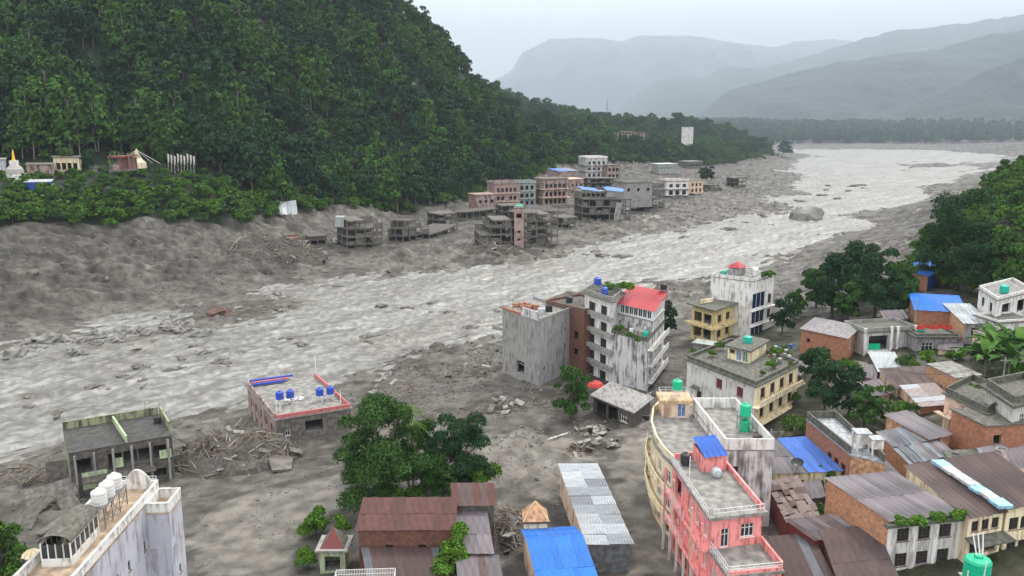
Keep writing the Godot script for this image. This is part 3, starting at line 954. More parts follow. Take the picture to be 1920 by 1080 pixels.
func house_at(called: String, label: String, ws: Array, y0: float, y1: float, o := {}) -> Node3D:
	var mid := Vector3.ZERO
	for q: Vector3 in ws: mid += q / ws.size()
	mid.y = y0
	var t := thing(called, label, o.get("cat", "house"), mid, o.get("group", ""))
	var cs := []
	for q: Vector3 in ws: cs.append(Vector3(q.x - mid.x, 0.0, q.z - mid.z))
	t.set_meta("corners", cs)
	var h := y1 - y0
	t.set_meta("h", h)
	block(t, cs, 0.0, h, o)
	t.remove_meta("corners"); t.remove_meta("h")
	spot[t.name] = {"cs": cs, "h": h, "mid": mid}
	return t

var spot := {}

func block(t: Node3D, cs: Array, yb: float, h: float, o := {}) -> void:
	var wallm: Material = o.get("wall", M.white)
	var slab: float = o.get("slab", 0.2)
	var n := cs.size()
	var tops: Array = o.get("tops", [])       # heights of the wall over each corner, for sloping roofs
	for i in n:
		if o.get("skip", []).has(i): continue
		var e := edge_of(cs, i)
		var r: Vector3 = (e[1] - e[0]).normalized()
		var w: float = e[0].distance_to(e[1])
		var holes := []
		var wins := []
		for q in o.get("win", []):
			if q.f != i: continue
			var m0: float = q.get("m0", 0.06) * w; var m1: float = q.get("m1", 0.06) * w
			var ww: float = minf(q.w, (w - m0 - m1) / q.n * 0.9)
			var pitch: float = (w - m0 - m1) / q.n
			for k in q.n:
				if q.get("miss", []).has(k): continue
				var x: float = m0 + pitch * (k + 0.5) - ww / 2
				var hh: float = q.h
				holes.append(Rect2(x, q.y, ww, hh))
				wins.append([e[0] + r * x + Vector3.UP * (yb + q.y), r, ww, hh, q.get("st", "white")])
		var g := Geo.new()
		var wh := h - slab
		g.facade(e[0] + Vector3.UP * yb, r, w, wh, holes, 0.38)
		if tops.size() == n:   # gable or slope above the wall
			var ha: float = tops[cs.find(e[0])]; var hb: float = tops[cs.find(e[1])]
			var p: Vector3 = e[0] + Vector3.UP * (yb + wh); var q2: Vector3 = e[1] + Vector3.UP * (yb + wh)
			if ha > 0.02 or hb > 0.02:
				g.quad(p, p + Vector3.UP * ha, q2 + Vector3.UP * hb, q2)
		var ms: Dictionary = o.get("walls", {})
		part(g, "wall", ms.get(i, wallm), t)
		var nrm := r.cross(Vector3.UP)
		for v in wins: add_window(t, v[0] - nrm * 0.1, v[1], v[2], v[3], v[4])
		for bd in o.get("bands", []):   # floor ledges
			if bd.has("f") and not bd.f.has(i): continue
			var g2 := Geo.new()
			var ov: float = bd.get("o", 0.25)
			var m: Vector3 = (e[0] + e[1]) * 0.5 + Vector3.UP * (yb + bd.y) + nrm * ov * 0.5
			g2.box(m, Vector3(w + ov * 1.9, bd.get("t", 0.16), ov), Basis(r, Vector3.UP, nrm))
			part(g2, "ledge", bd.get("m", wallm), t)
	var decks := []
	for q in o.get("win", []):     # floors behind bare openings
		if q.get("st", "") == "hole" and not decks.has(q.y):
			decks.append(q.y)
			var inner := Geometry2D.offset_polygon(prims(cs), -0.45)
			if inner.size() == 1:
				var g := Geo.new(); g.prism(inner[0], yb + q.y - 0.22, yb + q.y - 0.06); part(g, "floor", M.concrete, t)
	if o.get("roof", true):
		var g := Geo.new()
		var out := prims(cs)
		var over: float = o.get("over", 0.12)
		if over > 0.0:
			var off := Geometry2D.offset_polygon(out, over, Geometry2D.JOIN_MITER)
			if off.size() == 1: out = off[0]
			else:
				out.reverse()
				off = Geometry2D.offset_polygon(out, over, Geometry2D.JOIN_MITER)
				if off.size() == 1: out = off[0]
		g.prism(out, yb + h - slab, yb + h)
		part(g, "roof", o.get("roofm", M.terrace), t)
	var ph: float = o.get("par", 0.0)
	if ph > 0.0:
		for i in n:
			if o.has("pare") and not o.pare.has(i): continue
			var e := edge_of(cs, i)
			parapet(t, e[0], e[1], yb + h, ph, o.get("parm", wallm), o.get("part", 0.16))

func parapet(t: Node3D, a: Vector3, b: Vector3, y: float, h: float, m: Material, thick := 0.16, called := "parapet") -> void:
	var r := (b - a).normalized()
	var nrm := r.cross(Vector3.UP)
	var w := a.distance_to(b) - thick
	var g := Geo.new()
	g.box(a + r * (w * 0.5) - nrm * (thick * 0.5 - 0.03) + Vector3.UP * (y + h * 0.5), Vector3(w, h, thick), Basis(r, Vector3.UP, nrm))
	part(g, called, m, t)
	var g2 := Geo.new()
	g2.box(a + r * (w * 0.5) - nrm * (thick * 0.5 - 0.03) + Vector3.UP * (y + h + 0.03), Vector3(w + 0.04, 0.06, thick + 0.08), Basis(r, Vector3.UP, nrm))
	part(g2, "coping", m, t)

func railing(t: Node3D, a: Vector3, b: Vector3, h: float, m: Material, gap := 0.9, rails := 3) -> void:
	var g := Geo.new()
	var n := maxi(1, int(a.distance_to(b) / gap))
	for i in n + 1: g.tube(a.lerp(b, float(i) / n), a.lerp(b, float(i) / n) + Vector3.UP * h, 0.03, 0.03, 5, false)
	for k in rails:
		var y := Vector3.UP * h * (k + 1.0) / rails
		g.tube(a + y, b + y, 0.028, 0.028, 5, false)
	part(g, "railing", m, t)

func tank(label: String, at: Vector3, r: float, h: float, m: Material, group := "", tilt := 0.0) -> Node3D:
	var t := thing("water_tank", label, "water tank", at, group)
	t.rotation.z = tilt
	var prof := [[0.0, 0.0], [r * 0.97, 0.0]]
	var ribs := 5
	for k in ribs:
		var y0 := h * 0.8 * k / ribs; var y1 := h * 0.8 * (k + 1) / ribs
		prof.append([r * 0.97, y0 + 0.02]); prof.append([r, y0 + 0.05]); prof.append([r, y1 - 0.04]); prof.append([r * 0.95, y1])
	prof.append([r * 0.9, h * 0.86]); prof.append([r * 0.45, h * 0.95]); prof.append([r * 0.32, h * 0.95])
	var g := Geo.new(); g.lathe(prof, 18)
	part(g, "body", m, t)
	var g2 := Geo.new(); g2.lathe([[r * 0.34, h * 0.93], [r * 0.36, h * 1.0], [r * 0.3, h * 1.03], [0.0, h * 1.03]], 14)
	part(g2, "lid", m, t)
	return t

func stand(label: String, at: Vector3, w: float, d: float, h: float, m: Material, turn := 0.0, nx := 2) -> Node3D:
	var t := thing("tank_stand", label, "stand", at, "", turn)
	for i in nx:
		for j in 2:
			var g := Geo.new()
			g.bar(Vector3(-w / 2 + w * i / (nx - 1), 0, (j - 0.5) * d), Vector3(-w / 2 + w * i / (nx - 1), h, (j - 0.5) * d), 0.07, 0.07)
			part(g, "leg", m, t)
	var g2 := Geo.new()
	g2.box(Vector3(0, h + 0.03, 0), Vector3(w + 0.2, 0.06, d + 0.2))
	part(g2, "platform", m, t)
	var g3 := Geo.new()
	for i in nx - 1:
		for j in 2:
			var x0 := -w / 2 + w * i / (nx - 1); var x1 := -w / 2 + w * (i + 1) / (nx - 1)
			g3.bar(Vector3(x0, h * 0.1, (j - 0.5) * d), Vector3(x1, h * 0.9, (j - 0.5) * d), 0.04, 0.04)
			g3.bar(Vector3(x1, h * 0.1, (j - 0.5) * d), Vector3(x0, h * 0.9, (j - 0.5) * d), 0.04, 0.04)
	part(g3, "brace", m, t)
	return t

# a house under a pitched or shed roof of sheets; front edge a-b at the eave, c the back left corner; rise: how much higher the back is
func tin_house(called: String, label: String, a: Array, b: Array, c, y0: float, y1: float, rise: float, tints: Array, o := {}) -> Node3D:
	var oo := o.duplicate()
	oo.roof = false; oo.slab = 0.0
	var ridge: float = o.get("ridge", 1.0)   # where along the depth the ridge lies; 1 = shed roof
	if ridge >= 1.0: oo.tops = [0.0, 0.0, rise, rise]
	var t := house(called, label, a, b, c, y1, y0, y1, oo)
	var s: Dictionary = spot[t.name]
	var cs: Array = s.cs
	var h: float = s.h + 0.05
	var ov: float = o.get("eave", 0.35)
	var fr: Vector3 = (cs[1] - cs[0]).normalized(); var dp_: Vector3 = (cs[3] - cs[0]).normalized()
	var a0: Vector3 = cs[0] - fr * ov - dp_ * ov + Vector3.UP * h; var b0: Vector3 = cs[1] + fr * ov - dp_ * ov + Vector3.UP * h
	var rows: int = o.get("rows", 2); var sw: float = o.get("sheet", 0.85)
	if ridge >= 1.0:
		var c0: Vector3 = cs[2] + fr * ov + dp_ * ov + Vector3.UP * (h + rise); var d0: Vector3 = cs[3] - fr * ov + dp_ * ov + Vector3.UP * (h + rise)
		tin_roof(t, "roof", d0, c0, b0, a0, tints, sw, rows, called.hash() % 999, o.get("loose", 0.012))
	else:
		var m0: Vector3 = cs[0].lerp(cs[3], ridge) - fr * ov + Vector3.UP * (h + rise); var m1: Vector3 = cs[1].lerp(cs[2], ridge) + fr * ov + Vector3.UP * (h + rise)
		tin_roof(t, "roof", m0, m1, b0, a0, tints, sw, rows, called.hash() % 999, o.get("loose", 0.012))
		var c0: Vector3 = cs[2] + fr * ov + dp_ * ov + Vector3.UP * h; var d0: Vector3 = cs[3] - fr * ov + dp_ * ov + Vector3.UP * h
		tin_roof(t, "roof", m1, m0, d0, c0, tints, sw, rows, called.hash() % 999 + 1, o.get("loose", 0.012))
		for k in 2:   # gables
			var p: Vector3 = cs[0] if k == 0 else cs[1]; var q: Vector3 = cs[3] if k == 0 else cs[2]
			var g := Geo.new()
			g.tri(p + Vector3.UP * s.h, p.lerp(q, ridge) + Vector3.UP * (s.h + rise), q + Vector3.UP * s.h)
			part(g, "gable", o.get("wall", M.white), t)
	return t

func at_of(t: Node3D, u: float, v: float, y := 0.0) -> Vector3:   # a place over a house's footprint: u from left to right, v from front to back, y above the roof
	var s: Dictionary = spot[t.name]
	var p: Vector3 = s.cs[0].lerp(s.cs[1], u)
	var q: Vector3 = s.cs[3].lerp(s.cs[2], u)
	return s.mid + p.lerp(q, v) + Vector3.UP * (s.h + y)

func sub_block(t: Node3D, u0: float, u1: float, v0: float, v1: float, h: float, o := {}) -> Array:   # a smaller storey on the roof, part of the same house
	var s: Dictionary = spot[t.name]
	var cs := []
	for q in [[u0, v0], [u1, v0], [u1, v1], [u0, v1]]:
		cs.append(at_of(t, q[0], q[1]) - s.mid - Vector3.UP * s.h)
	block(t, cs, s.h, h, o)
	return cs
# ---------------------------------------------------------------- town on the near bank
func px_poly(rows: Array, y: float) -> Array:
	var out := []
	for r in rows: out.append(gp(r[0], r[1], y))
	return out

func corner_rect(left: Array, corner: Array, right: Array, y: float) -> Array:   # a block seen on its corner: 0 left face, 1 right face
	var a = gp(left[0], left[1], y); var b := gp(corner[0], corner[1], y); var c := gp(right[0], right[1], y)
	return [a, b, c, a + c - b]

func sticks(t: Node3D, called: String, m: Material, rows: Array, w := 0.08) -> void:
	for r in rows:
		var g := Geo.new(); g.bar(r[0], r[1], w, w); part(g, called, m, t)

func build_white_apartment() -> void:
	var t := house("apartment_building", "narrow tall white apartment building with tan roof terrace and stained lilac side wall", [86, 1136], [296, 899], 4.6, 17.0, -1.5, 16.1, {"cat": "building", "wall": M.lilac, "roofm": M.tanfloor, "par": 0.8, "parm": M.clean, "over": 0.05,
		"win": [{"f": 0, "n": 16, "y": 13.3, "w": 0.5, "h": 1.0, "st": "wood", "miss": [0, 2, 3, 5, 6, 9, 11, 12, 15]}, {"f": 0, "n": 16, "y": 9.9, "w": 0.5, "h": 1.0, "st": "wood", "miss": [0, 1, 3, 6, 7, 9, 12, 13, 15]}, {"f": 0, "n": 16, "y": 6.5, "w": 0.5, "h": 1.0, "st": "wood", "miss": [0, 2, 5, 6, 8, 9, 12, 15]}]})
	var s: Dictionary = spot[t.name]
	# lower wing at the far corner
	var e: Vector3 = (s.cs[1] - s.cs[0]).normalized(); var out: Vector3 = e.cross(Vector3.UP)
	var p: Vector3 = s.cs[1] - e * 3.4 + out * 0.02
	block(t, [p, p + out * 2.1, p + out * 2.1 + e * 3.3, p + e * 3.3], 0.0, s.h - 0.9, {"wall": M.lilac, "roofm": M.tanfloor, "par": 0.9, "parm": M.clean, "over": 0.03, "win": [{"f": 1, "n": 1, "y": 9.6, "w": 0.5, "h": 0.9, "st": "wood"}]})
	# arched pediment on the far parapet
	var g := Geo.new()
	var a: Vector3 = s.cs[1] - e * 0.1 + Vector3.UP * s.h
	var left := -out
	var prev = a + left * 0.7 + Vector3.UP * 0.8
	for k in range(1, 13):
		var f := k / 12.0
		var q := a + left * (0.7 + 2.4 * f) + Vector3.UP * (0.8 + 1.1 * sin(PI * f))
		g.bar(prev, q, 0.22, 0.22)
		prev = q
	for k in 8:
		var f := (k + 0.5) / 8.0
		var hh := 0.8 + 1.0 * sin(PI * f)
		g.box(a + left * (0.7 + 2.4 * f) + Vector3.UP * hh * 0.5, Vector3(0.3, hh, 0.1), Basis(left, Vector3.UP, e))
	part(g, "pediment", M.clean, t)
	railing(t, a + left * 0.1 + Vector3.UP * 0.8, a + left * 4.4 + Vector3.UP * 0.8, 0.5, M.rail, 0.8, 2)
	# glazed pavilion with a vaulted roof
	var p0: Vector3 = gp(108, 1062, 16.1) - s.mid; var p1: Vector3 = gp(160, 1002, 16.1) - s.mid
	var ax: Vector3 = (p1 - p0).normalized(); var sd: Vector3 = ax.cross(Vector3.UP).normalized()
	var gf := Geo.new(); var gg := Geo.new(); var gr := Geo.new()
	for k in 7:
		for d in [-1.15, 1.15]:
			var c: Vector3 = p0.lerp(p1, k / 6.0) + sd * d
			gf.bar(c, c + Vector3.UP * 1.9, 0.1, 0.1)
	for d in [-1.15, 1.15]:
		gf.bar(p0 + sd * d + Vector3.UP * 0.35, p1 + sd * d + Vector3.UP * 0.35, 0.12, 0.7)
		gf.bar(p0 + sd * d + Vector3.UP * 1.95, p1 + sd * d + Vector3.UP * 1.95, 0.14, 0.14)
		gg.quad(p0 + sd * d * 0.98 + Vector3.UP * 0.7, p0 + sd * d * 0.98 + Vector3.UP * 1.9, p1 + sd * d * 0.98 + Vector3.UP * 1.9, p1 + sd * d * 0.98 + Vector3.UP * 0.7)
	for q in [p0, p1]:
		gf.bar(q - sd * 1.15 + Vector3.UP * 0.35, q + sd * 1.15 + Vector3.UP * 0.35, 0.12, 0.7)
		for k in 3: gf.bar(q + sd * (k - 1) * 0.6, q + sd * (k - 1) * 0.6 + Vector3.UP * 1.95, 0.09, 0.09)
		gg.quad(q - sd * 1.1 + Vector3.UP * 0.7, q - sd * 1.1 + Vector3.UP * 1.9, q + sd * 1.1 + Vector3.UP * 1.9, q + sd * 1.1 + Vector3.UP * 0.7)
	for k in 10:
		var f0 := PI * k / 10.0; var f1 := PI * (k + 1) / 10.0
		var c0: Vector3 = sd * -cos(f0) * 1.3 + Vector3.UP * (2.02 + sin(f0) * 0.75); var c1: Vector3 = sd * -cos(f1) * 1.3 + Vector3.UP * (2.02 + sin(f1) * 0.75)
		gr.quad(p0 - ax * 0.15 + c0, p0 - ax * 0.15 + c1, p1 + ax * 0.15 + c1, p1 + ax * 0.15 + c0)
	var pav := part(gf, "pavilion", M.clean, t)
	put(gg.mesh(), "pane", M.glass, pav)
	put(gr.mesh(), "vault", M.mossy, pav)
	# tanks
	var b0 := gp(184, 992, 16.1); var b1 := gp(226, 946, 16.1)
	var st := stand("long dark steel frame under three white tanks on the tan terrace", (b0 + b1) * 0.5, b0.distance_to(b1), 1.3, 1.9, M.steel, atan2(-(b1 - b0).z, (b1 - b0).x), 4)
	for k in 3:
		tank("white ribbed water tank on the steel frame, %s the arched pediment" % ["farthest of three from", "middle of three before", "nearest of three to"][k], b0.lerp(b1, 0.16 + k * 0.34) + Vector3.UP * 1.97, 0.66, 1.5, M.tank_white, "white tanks on the tan terrace")

func build_ruined_green_house() -> void:
	var t := house("ruined_house", "ruined olive green house with a dark bare roof and gaping openings", [128, 850], [322, 816], [118, 806], 5.0, -3.0, 5.0, {"wall": M.olive, "roofm": M.darkfloor, "over": 0.02, "walls": {0: M.mudwall},
		"win": [{"f": 0, "n": 6, "y": 4.4, "w": 1.9, "h": 2.4, "st": "hole", "miss": [1]}, {"f": 0, "n": 5, "y": 1.6, "w": 1.8, "h": 1.6, "st": "hole", "miss": [0]}]})
	var s: Dictionary = spot[t.name]
	var c: Array = s.cs
	parapet(t, c[3] + Vector3.UP * 0, c[2] + Vector3.UP * 0, s.h, 1.15, M.olive, 0.2)
	parapet(t, c[2] + (c[1] - c[2]) * 0.02, c[2].lerp(c[1], 0.8), s.h, 1.3, M.olive, 0.2)
	parapet(t, c[3].lerp(c[2], 0.5) - (c[3] - c[0]).normalized() * 0.3, c[0].lerp(c[1], 0.55), s.h, 0.95, M.palegreen, 0.2, "partition")
	var r := RandomNumberGenerator.new(); r.seed = 3
	var f: Vector3 = (c[1] - c[0]).normalized(); var n: Vector3 = f.cross(Vector3.UP)
	for q in [[0.1, 0.34, 2.2, 5.0], [0.42, 0.5, 4.6, 2.9], [0.86, 0.98, 4.7, 2.6]]:
		var g := Geo.new()
		g.box(c[0].lerp(c[1], (q[0] + q[1]) * 0.5) + n * 0.14 + Vector3.UP * q[2] + Vector3.UP * q[3] * 0.25, Vector3(c[0].distance_to(c[1]) * (q[1] - q[0]), q[3] * 0.5, 0.14), Basis(f, Vector3.UP, n))
		part(g, "wall_panel", M.palegreen, t)
	for k in 6:
		var g := Geo.new()
		var x := 0.05 + 0.18 * k
		g.bar(c[0].lerp(c[1], x) + n * 0.3 + Vector3.UP * 0.5, c[0].lerp(c[1], x) + n * (0.3 + r.randf() * 0.3) + Vector3.UP * (s.h - 0.4), 0.26, 0.26)
		part(g, "column", M.concrete, t)
	var g := Geo.new()
	g.box(c[0].lerp(c[1], 0.45) + n * 1.0 + Vector3.UP * 3.9, Vector3(c[0].distance_to(c[1]) * 0.7, 0.16, 2.0), Basis(f, Vector3.UP, n) * Basis(Vector3.RIGHT, 0.16))
	part(g, "canopy_slab", M.mudwall, t)
	tank("small dusty black water tank on the roof corner of the ruined green house", at_of(t, 0.93, 0.62), 0.55, 1.2, M.tank_black)
	sticks(t, "rod", M.steel, [[c[2] + Vector3.UP * s.h + f * -2.0, c[2] + Vector3.UP * (s.h + 2.6) + f * -2.1], [c[2] + Vector3.UP * s.h, c[2] + Vector3.UP * (s.h + 1.9)]])
	# slabs that came off its left side
	var i := 0
	for q in [[120, 880, 0.5, 5.0, 2.6, 1.25, 0.3], [96, 925, -0.3, 6.5, 3.4, 0.5, 0.6], [62, 950, -1.0, 5.5, 4.0, 0.35, -0.4], [130, 945, -1.0, 2.6, 2.2, 0.9, 1.2], [30, 985, -1.2, 5.0, 3.2, 0.25, 0.2], [98, 985, -1.0, 4.2, 3.4, -0.3, 0.9], [160, 915, -0.8, 2.8, 0.6, 0.9, 0.4]]:
		var o := thing("broken_slab", ["bent grey roof slab hanging off the left end of the ruined green house", "long cracked concrete slab tilted against the ruined green house", "wide mud-caked slab lying under the tilted slab", "small pale broken slab on edge below the ruined green house", "flat grey slab half sunk in mud left of the white apartment", "humped concrete slab between ruined green house and white apartment", "narrow broken beam leaning under the ruined green house"][i], "slab", gp(q[0], q[1], q[2]))
		o.rotation = Vector3(q[5], q[6], 0.2)
		var g3 := Geo.new(); g3.box(Vector3.ZERO, Vector3(q[3], 0.22, q[4])); g3.box(Vector3(q[3] * 0.3, -0.2, 0), Vector3(0.25, 0.2, q[4] * 0.96))
		part(g3, "slab", M.mudlight if i % 2 else M.mudwall, o)
		sticks(o, "bar", M.steel, [[Vector3(q[3] * 0.5, 0, 0.2), Vector3(q[3] * 0.5 + 0.8, 0.1, 0.3)], [Vector3(q[3] * 0.5, 0, -0.6), Vector3(q[3] * 0.5 + 0.6, -0.3, -0.7)]], 0.04)
		i += 1

func build_pink_roof_house() -> void:
	var t := house("flooded_house", "pink and blue trimmed house sunk in mud with four blue tanks on its roof", [516, 786], [657, 764], [463, 722], 2.4, -5.0, 2.4, {"wall": M.oldpink, "walls": {0: M.mudlight}, "roofm": M.terrace, "over": 0.3, "par": 0.55, "parm": M.rose, "pare": [0, 1], "part": 0.25,
		"win": [{"f": 0, "n": 3, "y": 4.0, "w": 3.0, "h": 2.2, "st": "hole", "miss": [0, 2]}, {"f": 0, "n": 5, "y": 4.2, "w": 0.8, "h": 1.2, "st": "white", "miss": [1, 2, 3, 4]}, {"f": 3, "n": 5, "y": 4.2, "w": 1.2, "h": 1.6, "st": "hole"}, {"f": 3, "n": 5, "y": 1.6, "w": 1.2, "h": 1.6, "st": "hole"}]})
	var s: Dictionary = spot[t.name]
	var c: Array = s.cs
	parapet(t, c[3], c[0], s.h, 0.7, M.oldpink, 0.25)
	var f: Vector3 = (c[1] - c[0]).normalized()
	var k := 0
	for m in [M.tank_blue, M.rose, M.tank_blue]:   # painted trim steps along the river side
		var g := Geo.new()
		var a: Vector3 = c[3] + f * (0.4 + 0.1 * k) + (c[0] - c[3]).normalized() * (0.2 + k * 0.75) + Vector3.UP * (s.h + 0.75 - k * 0.16)
		g.bar(a, a + f * (8.0 - k), 0.5, 0.3)
		part(g, "trim", m, t); k += 1
	var b := [[525, 745], [545, 742], [600, 738], [620, 735]]
	for i in 4:
		var p := gp(b[i][0], b[i][1] + 14.0, 2.4)
		stand("low stand of the blue tank on the sunken house, %s" % ["outer one of the left pair", "inner one of the left pair", "inner one of the right pair", "outer one of the right pair"][i], p, 1.1, 1.1, 1.0, M.rail)
		tank("bright blue water tank on the sunken pink house, %s" % ["outer one of the left pair", "inner one of the left pair", "inner one of the right pair", "outer one of the right pair"][i], p + Vector3.UP * 1.06, 0.68, 1.45, M.tank_blue, "blue tanks on the sunken pink house")
	sticks(t, "post", M.rail, [[at_of(t, 0.06, 0.1) - s.mid, at_of(t, 0.06, 0.1, 2.2) - s.mid], [at_of(t, 0.09, 0.05) - s.mid, at_of(t, 0.09, 0.05, 2.4) - s.mid], [at_of(t, 0.93, 0.12) - s.mid, at_of(t, 0.93, 0.12, 2.4) - s.mid], [at_of(t, 0.99, 0.95) - s.mid, at_of(t, 0.99, 0.95, 4.4) - s.mid], [at_of(t, 0.02, 0.97) - s.mid, at_of(t, 0.02, 0.97, 2.2) - s.mid]], 0.12)
	for q in 3:
		var g := Geo.new()
		g.box(at_of(t, 0.35 + q * 0.08, 0.4, 0.12) - s.mid, Vector3(1.6, 0.16, 0.9), Basis(Vector3.UP, q * 0.7))
		part(g, "cloth", M.clean, t)

func build_tin_row() -> void:   # low sheds along the bottom of the street
	tin_house("tin_house", "old brick house with a plain dark red tin roof below the big trees", [672, 993], [848, 992], 5.4, -0.5, 5.6, 1.1, ["red_rust0", "red_rust1", "red_rust2"], {"wall": M.darkbrick, "rows": 2, "win": [{"f": 0, "n": 5, "y": 3.2, "w": 0.9, "h": 1.0, "st": "wood", "miss": [0, 2, 4]}]})
	tin_house("tin_house", "low dark lean-to of upright tin sheets against the old brick house", [700, 1120], [862, 1120], [684, 1044], -0.2, 2.6, 0.9, ["rust1", "rust0", "grey1", "rust1"], {"wall": M.darkbrick, "rows": 1})
	tin_house("tin_house", "narrow shed with pinkish grey tin roof overgrown by a green vine", [862, 1036], [920, 1036], [852, 950], -0.2, 4.4, 1.0, ["mauve0", "mauve2", "mauve0"], {"wall": M.darkbrick, "rows": 3})
	tin_house("tin_house", "small shed with rust red roof behind the vine-covered narrow shed", [852, 947], [926, 947], [850, 914], -0.2, 6.0, 0.4, ["red_rust0", "rust0"], {"wall": M.mudwall, "rows": 1})
	tin_house("tin_house", "low shed with broken mauve sheets at the foot of the green vine", [868, 1130], [944, 1130], [860, 1056], -0.2, 3.4, 0.7, ["mauve0", "mauve1", "rust2"], {"wall": M.darkbrick, "rows": 2})
	tin_house("tin_house", "house under a bright blue ridged tin roof beside the grey shed", [1022, 1128], [1128, 1120], [983, 996], -0.2, 4.2, 1.0, ["blue0", "blue1", "blue2"], {"wall": M.peach, "ridge": 0.74, "rows": 2})
	tin_house("tin_house", "long shed with patchy silver grey tin roof along the mud street", [1103, 1019], [1181, 1019], [1051, 880], -0.5, 3.8, 0.5, ["grey0", "grey1", "grey2", "pale2", "pale0"], {"wall": M.peach, "walls": {0: M.grey1}, "rows": 9, "sheet": 2.2, "loose": 0.02})
	# little shrine with a hipped roof
	var cs := front_rect([984, 978], [1026, 977], 2.6, 5.2)
	var t := house_at("shrine", "small cream shrine with a steep orange hipped roof behind the blue roof", cs, -0.3, 5.2, {"cat": "shrine", "wall": M.paleyellow, "over": 0.25, "roofm": M.wood})
	var s: Dictionary = spot[t.name]
	var apex = Vector3.UP * (s.h + 1.9)
	for i in 4:
		var a: Vector3 = s.cs[i] * 1.15 + Vector3.UP * (s.h + 0.02); var b: Vector3 = s.cs[(i + 1) % 4] * 1.15 + Vector3.UP * (s.h + 0.02)
		var g := Geo.new(); g.tri(a, apex, b); part(g, "roof_face", M.render, t)
		var g2 := Geo.new(); g2.bar(a, apex, 0.14, 0.14); part(g2, "hip_ridge", M.tan, t)
	# overgrown gate house and the terrace below it
	t = house("gate_house", "small overgrown grey gate house with a pointed roof above the white railing", [598, 1030], [646, 1030], 3.0, 3.0, -0.5, 3.0, {"wall": M.palegreen, "over": 0.4, "roofm": M.concrete, "win": [{"f": 0, "n": 1, "y": 0.6, "w": 1.8, "h": 2.0, "st": "hole"}]})
	s = spot[t.name]
	for i in 4:
		var g := Geo.new(); g.tri(s.cs[i] * 0.95 + Vector3.UP * s.h, Vector3.UP * (s.h + 2.0), s.cs[(i + 1) % 4] * 0.95 + Vector3.UP * s.h)
		part(g, "roof_face", M.mossy if i % 2 else M.redwood, t)
	t = house("roof_terrace", "tan roof terrace with a white slatted railing and red side wall", [620, 1130], [736, 1126], 4.2, 6.0, -0.5, 6.0, {"cat": "building", "wall": M.rose, "roofm": M.tanfloor, "over": 0.05})
	s = spot[t.name]
	var up = Vector3.UP * s.h
	railing(t, s.cs[3] + up, s.cs[2] + up, 1.0, M.rail, 0.16, 2)
	railing(t, s.cs[2] + up, s.cs[1] + up, 1.0, M.rail, 0.3, 2)
	railing(t, s.cs[3] + up, s.cs[0] + up, 1.0, M.rail, 0.3, 2)
	t = house("shelter", "low shelter under a curved dark green tarpaulin beside the white railing", [548, 1128], [612, 1126], 4.6, 3.6, -0.5, 3.0, {"cat": "shelter", "wall": M.greywall, "roof": false})
	s = spot[t.name]
	var g4 := Geo.new()
	for k in 8:
		var f0 := k / 8.0; var f1 := (k + 1) / 8.0
		var y0: float = s.h + sin(PI * f0) * 0.6; var y1: float = s.h + sin(PI * f1) * 0.6
		g4.quad(s.cs[0].lerp(s.cs[3], f0) * 1.05 + Vector3.UP * y0, s.cs[0].lerp(s.cs[3], f1) * 1.05 + Vector3.UP * y1, s.cs[1].lerp(s.cs[2], f1) * 1.05 + Vector3.UP * y1, s.cs[1].lerp(s.cs[2], f0) * 1.05 + Vector3.UP * y0)
	part(g4, "tarpaulin", M.tarp_green, t)

func build_curved_house() -> void:
	var px := [[1263, 868], [1357, 827], [1301, 750], [1243, 752], [1224, 774], [1221, 800], [1230, 828], [1246, 851]]
	var wins := []
	for f in [4, 5, 6, 7]:
		for k in 3:
			wins.append({"f": f, "n": 1, "y": 0.9 + k * 3.3, "w": 1.7, "h": 1.7, "st": ["hole", "white", "white"][k]})
	var t := house_at("curved_building", "cream building with a curved front following the muddy street", px_poly(px, 10.3), -0.5, 10.2, {"cat": "building", "wall": M.cream, "roofm": M.terrace, "par": 0.85, "parm": M.cream, "pare": [2, 3, 4, 5, 6, 7], "over": 0.35, "win": wins, "bands": [{"y": 3.4, "f": [3, 4, 5, 6, 7], "o": 0.7, "m": M.cream}, {"y": 6.7, "f": [3, 4, 5, 6, 7], "o": 0.7, "m": M.cream}]})
	var s: Dictionary = spot[t.name]
	for i in [4, 5, 6, 7]:
		var e = edge_of(s.cs, i)
		var n: Vector3 = (e[1] - e[0]).normalized().cross(Vector3.UP)
		for y in [3.5, 6.8]:
			parapet(t, e[0] + n * 0.66, e[1] + n * 0.66, y, 0.8, M.paleyellow, 0.08, "balcony_front")
	# stair tower with a blue door
	var cs := []
	for p: Vector3 in front_rect([1241, 783], [1292, 783], 3.2, 10.2): cs.append(Vector3(p.x - s.mid.x, 0, p.z - s.mid.z))
	block(t, cs, s.h, 2.6, {"wall": M.peach, "roofm": M.tan, "over": 0.35, "slab": 0.45, "win": [{"f": 0, "n": 2, "y": 0.02, "w": 1.2, "h": 2.0, "st": "bluedoor", "miss": [0]}]})
	var top := Vector3(0, s.h + 2.6, 0)
	for i in 4:
		var e = edge_of(cs, i)
		railing(t, e[0] + top, e[1] + top, 0.8, M.rail, 0.8, 2)
	var mid: Vector3 = (cs[0] + cs[2]) * 0.5
	stand("short pale stand under the green tank on the stair tower", s.mid + mid + top + Vector3(0.5, 0, -0.4), 0.9, 0.9, 0.8, M.rail)
	tank("green water tank on the stair tower of the curved cream building", s.mid + mid + top + Vector3(0.5, 0.87, -0.4), 0.7, 1.5, M.tank_green)

